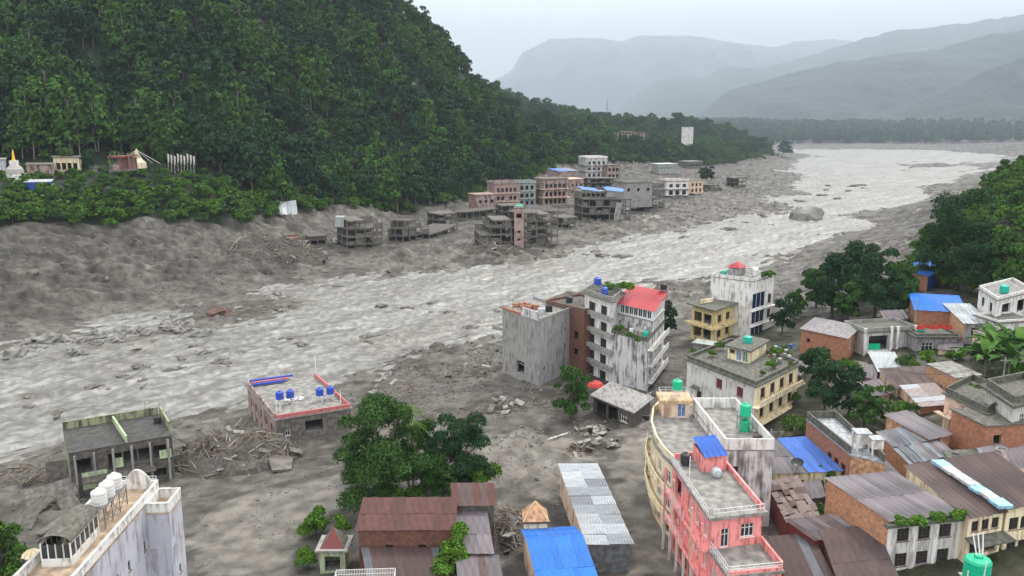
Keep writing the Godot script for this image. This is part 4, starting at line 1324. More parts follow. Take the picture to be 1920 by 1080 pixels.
func build_white_parapet_block() -> void:
	var t := house("concrete_building", "tall stained concrete building with white parapet walls round a dark terrace", [1361, 823], [1452, 823], [1300, 746], 12.6, -0.5, 11.2, {"cat": "building", "wall": M.stained, "walls": {3: M.clean}, "roofm": M.terrace, "par": 1.35, "parm": M.clean, "over": 0.03, "win": [{"f": 0, "n": 3, "y": 8.2, "w": 1.0, "h": 1.3, "st": "wood", "miss": [1, 2]}]})
	var s: Dictionary = spot[t.name]
	var p := at_of(t, 0.74, 0.42)
	tank("green water tank on the concrete terrace, under another green tank", p, 0.72, 1.7, M.tank_green, "stacked green tanks")
	var q := stand("tall steel stand that carries a green tank above another", p, 1.6, 1.6, 2.0, M.steel)
	tank("green water tank raised on a stand above another green tank", p + Vector3(0, 2.07, 0), 0.72, 1.7, M.tank_green, "stacked green tanks")
	var r := RandomNumberGenerator.new(); r.seed = 8
	for k in 7:
		var g := Geo.new()
		g.box(Vector3.ZERO, Vector3(r.randf_range(0.4, 1.0), r.randf_range(0.2, 0.5), r.randf_range(0.4, 0.8)))
		var o := part(g, "roof_box", [M.concrete, M.tank_white, M.wood][k % 3], t)
		o.position = at_of(t, 0.88, 0.05 + k * 0.1, 0.2) - s.mid
		o.rotation.y = r.randf() * 3.0

func build_pink_building() -> void:
	var t := house("pink_building", "pink three storey building with roof terrace and a blue topped stair room", [1335, 966], [1430, 955], [1262, 859], 11.7, -0.5, 11.6, {"cat": "building", "wall": M.pink, "roofm": M.terrace, "over": 0.45, "slab": 0.35, "par": 0.6, "parm": M.pink, "pare": [1, 2], "part": 0.18,
		"win": [{"f": 0, "n": 2, "y": 9.3, "w": 1.5, "h": 1.5, "st": "white", "miss": [0]}, {"f": 0, "n": 2, "y": 8.42, "w": 0.9, "h": 2.1, "st": "white", "miss": [1]},
		{"f": 3, "n": 9, "y": 9.0, "w": 0.9, "h": 1.6, "st": "white", "miss": [0, 1, 3, 5, 7]}, {"f": 3, "n": 9, "y": 5.6, "w": 0.9, "h": 1.6, "st": "white", "miss": [0, 2, 4, 7]}, {"f": 3, "n": 4, "y": 8.4, "w": 2.6, "h": 2.4, "st": "hole", "miss": [1, 2, 3]}, {"f": 3, "n": 4, "y": 5.1, "w": 2.6, "h": 2.4, "st": "hole", "miss": [1, 2, 3]}, {"f": 3, "n": 6, "y": 1.0, "w": 1.7, "h": 2.3, "st": "hole", "miss": [5]}]})
	var s: Dictionary = spot[t.name]
	var e = edge_of(s.cs, 3)
	var r: Vector3 = (e[1] - e[0]).normalized(); var n: Vector3 = r.cross(Vector3.UP)
	var w: float = e[0].distance_to(e[1])
	for y in [4.9, 8.2]:   # balcony slabs and fronts on the street side
		var g := Geo.new()
		g.box(e[0] + r * w * 0.5 + n * 0.5 + Vector3.UP * y, Vector3(w, 0.22, 1.0), Basis(r, Vector3.UP, n)); part(g, "balcony", M.pink, t)
		railing(t, e[0] + n * 0.95 + Vector3.UP * (y + 0.1), e[0] + r * w * 0.55 + n * 0.95 + Vector3.UP * (y + 0.1), 0.9, M.rail, 1.2, 3)
	for k in 5:
		var g := Geo.new()
		g.bar(e[0] + r * w * (0.02 + k * 0.24) + n * 0.9 + Vector3.UP * 5.0, e[0] + r * w * (0.02 + k * 0.24) + n * 0.9 + Vector3.UP * 11.2, 0.24, 0.24)
		part(g, "pillar", M.peach if k % 2 else M.pink, t)
	for k in 6:
		var g := Geo.new()
		g.bar(e[0] + r * w * (0.02 + k * 0.19) + n * 0.9, e[0] + r * w * (0.02 + k * 0.19) + n * 0.9 + Vector3.UP * 4.8, 0.26, 0.26)
		part(g, "pillar", M.white, t)
	var up = Vector3.UP * s.h
	railing(t, e[0] + n * 0.4 + up, e[1] + n * 0.4 + up, 0.9, M.rail, 0.5, 2)
	var e0 := edge_of(s.cs, 0)
	var n0: Vector3 = (e0[1] - e0[0]).normalized().cross(Vector3.UP)
	railing(t, e0[0] + n0 * 0.4 + up, e0[1] + n0 * 0.4 + up, 0.9, M.rail, 0.5, 2)
	# lower terrace wing towards the camera
	var wing := []
	for p: Vector3 in [gp(1367, 1072, 8.3), gp(1467, 1062, 8.3)]: wing.append(Vector3(p.x - s.mid.x, 0, p.z - s.mid.z))
	wing.append(s.cs[1] + n0 * 0.02); wing.append(s.cs[0] + n0 * 0.02)
	block(t, wing, 0.0, 8.4, {"wall": M.pink, "roofm": M.terrace, "over": 0.2, "slab": 0.3, "par": 0.85, "parm": M.pink, "pare": [1], "win": [{"f": 3, "n": 4, "y": 5.4, "w": 0.9, "h": 1.5, "st": "white"}, {"f": 0, "n": 3, "y": 5.4, "w": 1.0, "h": 1.5, "st": "white"}]})
	parapet(t, wing[0], wing[1], 8.4, 0.3, M.pink, 0.2)
	railing(t, wing[0] + Vector3.UP * 8.7, wing[1] + Vector3.UP * 8.7, 0.6, M.rail, 0.5, 2)
	railing(t, wing[3] + Vector3.UP * 8.4, wing[0] + Vector3.UP * 8.4, 0.9, M.rail, 0.5, 2)
	# stair room under a blue sheet roof
	var cs := sub_block(t, 0.42, 0.93, 0.70, 0.97, 1.9, {"wall": M.pink, "roof": false, "slab": 0.0})
	var q := []
	for p: Vector3 in cs: q.append(p * 1.0 + Vector3.UP * (s.h + 2.0))
	var out: Vector3 = (q[0] - q[3]).normalized() * 0.5
	tin_roof(t, "stair_roof", q[3] - out + Vector3.UP * 0.5, q[2] - out + Vector3.UP * 0.5, q[1] + out, q[0] + out, ["tarpblue0", "tarpblue1"], 0.8, 1, 4)
	tank("black water tank on the pink roof beside the blue stair room", at_of(t, 0.17, 0.86, 0.25), 0.62, 1.35, M.tank_black)
	var g5 := Geo.new(); g5.lathe([[0.0, 0.0], [0.55, 0.0], [0.62, 0.5], [0.5, 1.0], [0.3, 1.15], [0.0, 1.15]], 8)
	var o := thing("heater_drum", "dented grey drum lying before the blue topped stair room", "drum", at_of(t, 0.62, 0.62, 0.55)); o.rotation.x = 1.5
	part(g5, "shell", M.pale0, o)
	sticks(t, "post", M.rail, [[at_of(t, 0.06, 0.62) - s.mid, at_of(t, 0.06, 0.62, 2.6) - s.mid]], 0.09)

func build_cream_house() -> void:
	var cs := corner_rect([1289, 672], [1417, 722], [1497, 682], 8.6)
	var t := house_at("cream_house", "three storey cream house with red shutters and an overgrown mossy roof", cs, -1.5, 8.6, {"wall": M.white, "walls": {1: M.paleyellow}, "roofm": M.mossy, "over": 0.5, "slab": 0.25, "par": 0.55, "parm": M.mossy, "part": 0.3,
		"win": [{"f": 0, "n": 3, "y": 7.0, "w": 1.5, "h": 1.7, "st": "red", "miss": [0]}, {"f": 0, "n": 3, "y": 3.6, "w": 1.2, "h": 1.4, "st": "wood", "miss": [2]}, {"f": 1, "n": 4, "y": 7.2, "w": 1.6, "h": 1.8, "st": "wood"}, {"f": 1, "n": 4, "y": 3.9, "w": 1.5, "h": 1.7, "st": "wood"}, {"f": 1, "n": 4, "y": 0.8, "w": 1.6, "h": 1.9, "st": "wood", "miss": [1]}, {"f": 1, "n": 4, "y": 0.5, "w": 1.3, "h": 2.3, "st": "door", "miss": [0, 2, 3]}],
		"bands": [{"y": 3.1, "f": [1], "o": 1.0, "m": M.paleyellow}, {"y": 6.5, "f": [1], "o": 1.1, "m": M.paleyellow}]})
	var s: Dictionary = spot[t.name]
	var e = edge_of(s.cs, 1)
	var n: Vector3 = (e[1] - e[0]).normalized().cross(Vector3.UP)
	parapet(t, e[0] + n * 1.05, e[1] + n * 1.05, 6.58, 0.75, M.cream, 0.1, "balcony_front")
	for k in 9:
		var g := Geo.new(); var p: Vector3 = e[0].lerp(e[1], k / 8.0) + n * 1.06
		g.bar(p + Vector3.UP * 6.6, p + Vector3.UP * 7.4, 0.14, 0.14); part(g, "baluster", M.white, t)
	var e0 := edge_of(s.cs, 0)
	var n0: Vector3 = (e0[1] - e0[0]).normalized().cross(Vector3.UP)
	for q in [0.42, 0.86]:   # little hoods over the lower windows
		var g := Geo.new(); g.box(e0[0].lerp(e0[1], q - 0.25) + n0 * 0.5 + Vector3.UP * 5.6, Vector3(1.8, 0.1, 1.0), Basis((e0[1] - e0[0]).normalized(), Vector3.UP, n0) * Basis(Vector3.RIGHT, 0.35)); part(g, "window_hood", M.mossy, t)
	# roof room
	var hut := []
	for p: Vector3 in corner_rect([1364, 672], [1404, 682], [1436, 662], 8.6): hut.append(Vector3(p.x - s.mid.x, 0, p.z - s.mid.z))
	block(t, hut, s.h, 2.5, {"wall": M.paleyellow, "roofm": M.mossy, "over": 0.5, "slab": 0.3, "win": [{"f": 0, "n": 3, "y": 0.03, "w": 1.0, "h": 2.0, "st": "bluedoor", "miss": [0, 2]}, {"f": 0, "n": 3, "y": 0.03, "w": 1.0, "h": 2.0, "st": "greendoor", "miss": [0, 1]}, {"f": 0, "n": 3, "y": 1.2, "w": 1.0, "h": 0.7, "st": "wood", "miss": [1, 2]}]})
	tank("teal water tank on the mossy roof room of the cream house", s.mid + (hut[0] + hut[2]) * 0.5 + Vector3.UP * (s.h + 2.5), 0.8, 1.3, M.tank_teal)
	# side outhouse at the street corner
	var o := house("outhouse", "small grey outhouse with a pale green tin lid left of the cream house", [1300, 640], [1334, 645], 3.0, 3.6, -1.0, 3.4, {"wall": M.concrete, "roofm": M.mint, "over": 0.3})

func build_river_towers() -> void:
	# white tower with balconies, stained block beside it, pavilion with a red roof
	var p1: Vector3 = gp(1094, 692, -0.8); var p2 := gp(1144, 716, -0.8); var p3 := gp(1211, 737, -0.8); var p4 := gp(1242, 694, -0.8)
	var back = (p4 - p3).normalized()
	var wins := []
	for k in 5:
		wins.append({"f": 0, "n": 2, "y": 0.9 + k * 3.35, "w": 2.2, "h": 1.9, "st": "wood"})
	var t := house_at("river_tower", "flood-battered white tower with five tiers of balconies beside the river", [p1, p2, p2 + back * 8.0, p1 + back * 8.0], -2.0, 15.8, {"cat": "building", "wall": M.clean, "roofm": M.mossy, "over": 0.9, "win": wins, "par": 0.6, "parm": M.concrete,
		"bands": [{"y": 4.0, "f": [0], "o": 0.9, "t": 0.8, "m": M.concrete}, {"y": 7.4, "f": [0], "o": 0.9, "t": 0.8, "m": M.concrete}, {"y": 10.7, "f": [0], "o": 0.9, "t": 0.8, "m": M.concrete}, {"y": 14.1, "f": [0], "o": 0.9, "t": 0.8, "m": M.concrete}]})
	var s: Dictionary = spot[t.name]
	var c: Array = s.cs
	# stained lower block
	var b := [p2 - s.mid, p3 - s.mid, p4 - s.mid, p2 + p4 - p3 - s.mid]
	for i in 4: b[i].y = 0.0
	b[0] += (b[1] - b[0]).normalized() * 0.03; b[3] += (b[1] - b[0]).normalized() * 0.03
	block(t, b, 0.0, 11.6, {"wall": M.stained, "roofm": M.mossy, "over": 0.15, "par": 0.5, "parm": M.mossy, "pare": [0, 1], "win": [{"f": 1, "n": 3, "y": 7.0, "w": 2.2, "h": 2.2, "st": "hole"}, {"f": 1, "n": 3, "y": 3.6, "w": 2.2, "h": 2.2, "st": "hole"}]})
	var e = edge_of(b, 1)
	var n: Vector3 = (e[1] - e[0]).normalized().cross(Vector3.UP)
	for y in [3.2, 6.5, 9.6]:
		var g := Geo.new(); var r: Vector3 = (e[1] - e[0]).normalized()
		g.box((e[0] + e[1]) * 0.5 + n * 0.6 + Vector3.UP * y, Vector3(e[0].distance_to(e[1]), 0.2, 1.2), Basis(r, Vector3.UP, n)); part(g, "balcony", M.white, t)
		parapet(t, e[0] + n * 1.15, e[1] + n * 1.15, y + 0.1, 0.8, M.white, 0.1, "balcony_front")
	var bp := []
	for q in [[0.0, 0.3], [1.0, 0.3], [1.0, 0.98], [0.0, 0.98]]: bp.append(b[0].lerp(b[1], q[0]).lerp(b[3].lerp(b[2], q[0]), q[1]))
	block(t, bp, 11.6, 2.7, {"wall": M.stained, "roofm": M.concrete, "over": 0.2})
	block(t, bp, 14.3, 2.1, {"wall": M.rail, "roof": false, "slab": 0.0, "win": [{"f": 0, "n": 7, "y": 0.25, "w": 1.3, "h": 1.6, "st": "blue"}, {"f": 1, "n": 6, "y": 0.25, "w": 1.3, "h": 1.6, "st": "blue"}]})
	var q := []
	for p: Vector3 in bp: q.append(p)
	var mid: Vector3 = (q[0] + q[2]) * 0.5
	for i in 4: q[i] = mid + (q[i] - mid) * 1.12 + Vector3.UP * 16.4
	tin_roof(t, "red_roof", q[3] + Vector3.UP * 1.5, q[2] + Vector3.UP * 1.5, q[1], q[0], ["red_tin"], 0.9, 1, 9)
	for p in [[0.3, 0.45], [0.62, 0.3]]:
		tank("dark blue water tank on the battered white tower, %s" % ("raised above the other" if p[0] < 0.5 else "lower one by the rail"), at_of(t, p[0], p[1], 1.3 if p[0] < 0.5 else 0.1), 0.75, 1.6, M.tank_blue, "blue tanks on the white tower")
	stand("concrete plinth under the raised blue tank on the white tower", at_of(t, 0.3, 0.45), 1.4, 1.4, 1.23, M.concrete)
	for k in 3: railing(t, at_of(t, 0.0, 0.1 + k * 0.4, 0.6) - s.mid, at_of(t, 1.0, 0.1 + k * 0.4, 0.6) - s.mid, 0.9, M.steel, 1.4, 2)
	tank("black water tank above the red pavilion roof corner", s.mid + b[2].lerp(b[3], 0.05) + Vector3.UP * 18.4, 0.7, 1.3, M.tank_black)
	stand("rusty steel stand carrying the black tank behind the red roof", s.mid + b[2].lerp(b[3], 0.05) + Vector3.UP * 14.3, 1.4, 1.4, 4.03, M.redwood)
	tank("teal water tank lying on the stained block's terrace", s.mid + b[1].lerp(b[2], 0.12) + (b[0] - b[1]).normalized() * 1.2 + Vector3.UP * 11.7, 0.6, 1.2, M.tank_teal)
	for k in 3:
		var g := Geo.new(); g.box(b[0].lerp(b[1], 0.5 + k * 0.14) + back * 1.6 + Vector3.UP * 12.2, Vector3(0.7, 1.1, 0.7)); part(g, "roof_box", [M.clean, M.concrete, M.tan][k], t)
	# grey house at the water's edge
	var g0 := corner_rect([942, 690], [1012, 720], [1068, 692], -1.0)
	t = house_at("grey_house", "grey block house with stained bare walls at the edge of the flood", g0, -3.5, 11.8, {"wall": M.greywall, "walls": {0: M.concrete}, "roofm": M.terrace, "over": 0.02, "par": 0.5, "parm": M.concrete, "pare": [1, 2], "win": [{"f": 1, "n": 4, "y": 11.2, "w": 0.7, "h": 0.8, "st": "hole", "miss": [0, 1, 2]}, {"f": 1, "n": 4, "y": 7.2, "w": 1.0, "h": 1.4, "st": "hole", "miss": [0, 1, 2]}, {"f": 1, "n": 6, "y": 5.0, "w": 0.7, "h": 0.6, "st": "hole", "miss": [1, 2, 3, 4, 5]}, {"f": 0, "n": 3, "y": 3.0, "w": 2.6, "h": 2.6, "st": "hole", "miss": [0, 2]}]})
	s = spot[t.name]
	c = s.cs
	parapet(t, c[0].lerp(c[1], 0.55), c[1], s.h, 1.7, M.stained, 0.2, "high_wall")
	parapet(t, c[0], c[0].lerp(c[1], 0.5), s.h, 0.4, M.brick, 0.3, "broken_parapet")
	for k in 6:
		var g := Geo.new(); g.box(at_of(t, 0.12 + 0.07 * k, 0.3 + 0.1 * (k % 3), 0.4) - s.mid, Vector3(1.4, 0.8 + 0.3 * (k % 2), 0.8), Basis(Vector3.UP, k * 1.1)); part(g, "broken_brickwork", M.brick, t)
	for k in 5: sticks(t, "rod", M.steel, [[at_of(t, 0.2 + 0.15 * k, 0.1) - s.mid, at_of(t, 0.2 + 0.15 * k, 0.1, 2.6) - s.mid]], 0.07)
	for k in 2:
		var g := Geo.new(); g.box(at_of(t, 0.75, 0.35 + k * 0.25, 0.6) - s.mid, Vector3(1.4, 1.2, 1.2)); part(g, "roof_box", [M.lilac, M.dark][k], t)
	# brown brick house behind
	t = house("brick_house", "tall brown brick house wedged between grey house and white tower", [1024, 566], [1096, 584], 10.0, 12.3, -3.0, 12.3, {"wall": M.darkbrick, "roofm": M.mudwall, "over": 0.1, "par": 0.4, "win": [{"f": 0, "n": 3, "y": 9.0, "w": 1.4, "h": 1.6, "st": "hole", "miss": [0]}, {"f": 0, "n": 3, "y": 5.4, "w": 1.4, "h": 1.6, "st": "hole"}]})
	tank("green water tank on the brown brick house", at_of(t, 0.72, 0.5), 0.85, 1.6, M.tank_green)
	tank("black water tank on the brown brick house", at_of(t, 0.3, 0.35), 0.7, 1.4, M.tank_black)
	s = spot[t.name]
	for k in 4: sticks(t, "rod", M.steel, [[at_of(t, 0.1 + 0.25 * k, 0.6) - s.mid, at_of(t, 0.1 + 0.25 * k, 0.6, 2.2) - s.mid]], 0.07)
	# shop under a slab
	t = house("shop", "low mud-filled shop under a flat concrete slab at the tower's foot", [1113, 740], [1187, 770], [1147, 718], 2.6, -1.5, 2.6, {"cat": "shop", "wall": M.mudwall, "roofm": M.concrete, "over": 0.6, "win": [{"f": 0, "n": 3, "y": 0.8, "w": 2.6, "h": 2.5, "st": "hole", "miss": [2]}, {"f": 0, "n": 3, "y": 1.4, "w": 1.8, "h": 1.3, "st": "white", "miss": [0, 1]}]})
	s = spot[t.name]
	railing(t, s.cs[1] + Vector3.UP * s.h, s.cs[2] + Vector3.UP * s.h, 1.0, M.rail, 0.9, 2)
	var um := thing("umbrella", "red cloth umbrella between the round tree and the low shop", "umbrella", gp(1116, 752, -0.8))
	var gu := Geo.new(); gu.lathe([[1.7, 3.0], [1.2, 3.6], [0.0, 4.1]], 8); part(gu, "canopy", M.redcloth, um)
	var gv := Geo.new(); gv.tube(Vector3.ZERO, Vector3.UP * 4.1, 0.04, 0.04, 6); part(gv, "pole", M.steel, um)
	# yellow house and the white and blue block
	t = house_at("yellow_house", "small yellow two storey house with a grey roof beside the white block", corner_rect([1298, 568], [1339, 579], [1391, 561], 8.2), -2.0, 8.2, {"wall": M.yellow, "roofm": M.mossy, "over": 1.1, "slab": 0.3, "win": [{"f": 0, "n": 2, "y": 6.2, "w": 2.6, "h": 2.3, "st": "hole"}, {"f": 0, "n": 2, "y": 2.6, "w": 2.6, "h": 2.3, "st": "hole"}, {"f": 1, "n": 3, "y": 6.6, "w": 1.8, "h": 1.7, "st": "wood"}, {"f": 1, "n": 3, "y": 3.0, "w": 1.8, "h": 1.7, "st": "wood"}], "bands": [{"y": 5.6, "o": 1.1, "t": 0.5, "m": M.yellow, "f": [0, 1]}]})
	s = spot[t.name]
	var gq := Geo.new(); gq.box(at_of(t, 0.4, 0.2, 0.6) - s.mid, Vector3(4.0, 0.9, 0.3), Basis(Vector3.UP, 0.6)); part(gq, "roof_wall", M.paleyellow, t)
	t = house_at("white_block", "tall white house with a dark blue glazed stair front by the river", corner_rect([1333, 518], [1411, 528], [1452, 517], 13.6), -2.0, 13.6, {"cat": "building", "wall": M.clean, "roofm": M.terrace, "over": 0.05, "par": 0.7, "parm": M.clean, "win": [{"f": 1, "n": 1, "y": 1.5, "w": 8.0, "h": 3.1, "st": "blue", "m0": 0.02, "m1": 0.34}, {"f": 1, "n": 1, "y": 5.2, "w": 8.0, "h": 3.1, "st": "blue", "m0": 0.02, "m1": 0.34}, {"f": 1, "n": 1, "y": 8.9, "w": 8.0, "h": 3.6, "st": "blue", "m0": 0.02, "m1": 0.34}, {"f": 1, "n": 1, "y": 9.3, "w": 1.6, "h": 2.2, "st": "wood", "m0": 0.7, "m1": 0.04}, {"f": 1, "n": 1, "y": 5.6, "w": 1.6, "h": 2.2, "st": "wood", "m0": 0.7, "m1": 0.04}], "bands": [{"y": 8.5, "f": [1], "o": 0.6, "m": M.clean}, {"y": 4.8, "f": [1], "o": 0.6, "m": M.clean}]})
	s = spot[t.name]
	sub_block(t, 0.2, 0.45, 0.4, 0.7, 2.0, {"wall": M.greywall, "roof": false})
	var cap: Vector3 = at_of(t, 0.32, 0.55) - s.mid
	var gh := Geo.new(); gh.lathe([[2.6, 2.0], [0.0, 3.3]], 4, cap); part(gh, "red_roof", M.red_tin, t)
	tank("grey water tank on the white and blue block", at_of(t, 0.75, 0.6, 0.1), 0.7, 2.2, M.tank_white)
	tank("teal water tank beside the little red roof of the white block", at_of(t, 0.12, 0.35, 0.1), 0.6, 1.1, M.tank_teal)

func build_hill_houses() -> void:   # houses up the right-hand side
	var t := house_at("brick_house", "weathered red brick house with a low grey hipped roof behind the dark trees", corner_rect([1503, 616], [1588, 634], [1612, 612], 8.4), 1.0, 8.4, {"wall": M.brick, "roof": false, "slab": 0.0, "win": [{"f": 1, "n": 2, "y": 4.6, "w": 0.9, "h": 1.3, "st": "white"}, {"f": 1, "n": 2, "y": 1.4, "w": 0.9, "h": 1.3, "st": "hole"}, {"f": 0, "n": 4, "y": 4.8, "w": 0.8, "h": 0.8, "st": "hole", "miss": [1, 2, 3]}]})
	var s: Dictionary = spot[t.name]
	for i in 4:
		var a: Vector3 = s.cs[i] * 1.08 + Vector3.UP * (s.h + 0.02); var b: Vector3 = s.cs[(i + 1) % 4] * 1.08 + Vector3.UP * (s.h + 0.02)
		var k: Vector3 = (s.cs[0] + s.cs[3]) * 0.25 if i % 2 else (s.cs[1] + s.cs[2]) * 0.25
		var g := Geo.new(); g.tri(a, Vector3.UP * (s.h + 1.6), b); part(g, "roof_face", M.mauve0, t)
	t = house("white_house", "open-fronted white house with a green sheet on its balcony", [1621, 622], [1718, 616], 7.0, 8.6, 3.0, 8.6, {"wall": M.white, "roofm": M.mossy, "over": 0.5, "par": 0.6, "parm": M.concrete, "win": [{"f": 0, "n": 2, "y": 1.6, "w": 4.4, "h": 3.0, "st": "hole", "miss": [1]}]})
	s = spot[t.name]
	var g1 := Geo.new(); g1.box(at_of(t, 0.2, -0.02, -3.2) - s.mid, Vector3(2.4, 1.3, 0.1)); part(g1, "green_sheet", M.tank_green, t)
	var g2 := Geo.new(); g2.box(at_of(t, 0.24, -0.1, -4.2) - s.mid, Vector3(5.0, 0.6, 1.0)); part(g2, "balcony", M.white, t)
	for q in [0.0, 0.5, 0.62, 0.97]:
		var g := Geo.new(); g.bar(at_of(t, q, -0.05, -5.4) - s.mid, at_of(t, q, -0.05, 0.8) - s.mid, 0.5, 0.5); part(g, "pillar", M.clean, t)
	t = house("grey_house", "low grey house with two white-framed arched windows beside the white house", [1719, 630], [1796, 630], 7.0, 8.2, 3.5, 8.2, {"wall": M.greywall, "roofm": M.mossy, "over": 0.6, "par": 0.4, "parm": M.mossy, "win": [{"f": 0, "n": 2, "y": 1.4, "w": 2.3, "h": 1.9, "st": "white"}]})
	tank("small green water tank among red laundry on the grey house", at_of(t, 0.3, 0.5, 0.1), 0.7, 1.2, M.tank_teal)
	for k in 5:
		var o := thing("laundry", "red cloth hung out on the grey house roof beside the green tank", "laundry", at_of(t, 0.12 + 0.17 * k, 0.35 + 0.1 * (k % 2), 0.7), "red laundry on the grey house")
		var g := Geo.new()
		for j in 4: g.quad(Vector3(j * 0.4, 0, 0.08 * (j % 2)), Vector3(j * 0.4, 0.9, 0.04), Vector3(j * 0.4 + 0.4, 0.9, 0.04), Vector3(j * 0.4 + 0.4, 0.05, 0.08 * ((j + 1) % 2)))
		part(g, "cloth", M.redcloth, o)
	t = tin_house("tin_house", "blue tin-roofed hut with red and blue walls under the tall tree", [1690, 506], [1740, 518], [1734, 488], 7.0, 11.6, 0.7, ["blue0", "blue1"], {"wall": M.brick, "walls": {1: M.tank_blue}, "rows": 1, "cat": "hut"})
	tin_house("tin_house", "red walled house with a wide bright blue tin roof below the dark trees", [1717, 581], [1812, 586], [1706, 556], 6.5, 10.6, 0.7, ["blue0", "blue1", "blue2"], {"wall": M.brick, "rows": 1})
	tin_house("tin_house", "orange plastered shed with a pale silver tin roof beside the blue roof", [1809, 606], [1860, 607], [1769, 572], 6.5, 10.8, 0.3, ["pale0", "pale1", "pale2"], {"wall": M.render, "walls": {0: M.greywall}, "rows": 2, "win": [{"f": 0, "n": 1, "y": 1.8, "w": 2.4, "h": 1.6, "st": "hole"}]})
	t = house_at("white_house", "white house with an open terrace and a teal tank on the slope", corner_rect([1836, 540], [1870, 562], [1935, 545], 15.5), 8.0, 15.5, {"wall": M.clean, "roofm": M.terrace, "over": 0.3, "par": 0.5, "parm": M.clean, "win": [{"f": 0, "n": 2, "y": 4.4, "w": 1.6, "h": 1.8, "st": "wood"}, {"f": 1, "n": 2, "y": 3.6, "w": 3.6, "h": 2.6, "st": "hole"}]})
	tank("teal water tank on the white house on the slope", at_of(t, 0.7, 0.35, 0.1), 0.9, 1.7, M.tank_teal)
	t = house("white_house", "lower white house with a flat green-stained roof behind banana plants", [1872, 604], [1940, 600], 6.0, 12.0, 8.0, 12.0, {"wall": M.clean, "roofm": M.mossy, "over": 0.5, "par": 0.3, "win": [{"f": 0, "n": 2, "y": 0.8, "w": 2.2, "h": 1.6, "st": "hole"}]})
	tin_house("tin_house", "shed with a clean white tin roof in front of the white house", [1649, 697], [1696, 698], [1630, 665], 2.0, 5.4, 0.5, ["pale1"], {"wall": M.mudwall, "rows": 1})
	tin_house("tin_house", "long shed with a plain brown tin roof below the white tin roof", [1681, 728], [1772, 722], [1650, 699], 2.5, 5.6, 0.7, ["rust2", "rust0"], {"wall": M.peach, "rows": 1})
	tin_house("tin_house", "shed with a pale striped corrugated roof below the brown shed", [1727, 762], [1790, 757], [1690, 729], 2.5, 5.6, 0.4, ["patch0", "mauve2", "pale2", "patch1"], {"wall": M.peach, "walls": {0: M.brick}, "rows": 5, "sheet": 4.2})
	t = house_at("brick_shed", "oblong orange brick shed with a flat concrete lid below the banana plants", corner_rect([1739, 682], [1793, 708], [1840, 702], 8.2), 4.5, 8.2, {"cat": "shed", "wall": M.orangebrick, "roofm": M.terrace, "over": 0.15})
	t = house_at("peach_house", "peach house with a stained balcony rail and white arched windows", corner_rect([1773, 736], [1850, 774], [1900, 745], 10.2), 3.5, 10.2, {"wall": M.peach, "roofm": M.mossy, "over": 0.5, "par": 0.8, "parm": M.mossy, "win": [{"f": 0, "n": 3, "y": 4.2, "w": 1.6, "h": 1.8, "st": "white", "miss": [0]}, {"f": 0, "n": 3, "y": 0.9, "w": 1.5, "h": 1.8, "st": "white", "miss": [0, 2]}], "bands": [{"y": 3.4, "f": [0], "o": 1.0, "m": M.peach}]})
	t = house("brick_house", "old brown brick house standing against the peach house", [1850, 798], [1960, 790], 7.0, 10.0, 3.5, 10.0, {"wall": M.brick, "roofm": M.mossy, "over": 0.2, "win": [{"f": 0, "n": 3, "y": 3.6, "w": 1.2, "h": 1.4, "st": "hole", "miss": [1]}]})
	t = house_at("balustrade_house", "white house with a heavy stained balustrade round its roof", corner_rect([1850, 722], [1902, 756], [1975, 740], 12.8), 5.5, 12.8, {"wall": M.white, "roofm": M.mossy, "over": 0.8, "slab": 0.4, "par": 0.9, "parm": M.mossy, "part": 0.25, "win": [{"f": 1, "n": 2, "y": 3.6, "w": 1.6, "h": 1.8, "st": "white"}]})

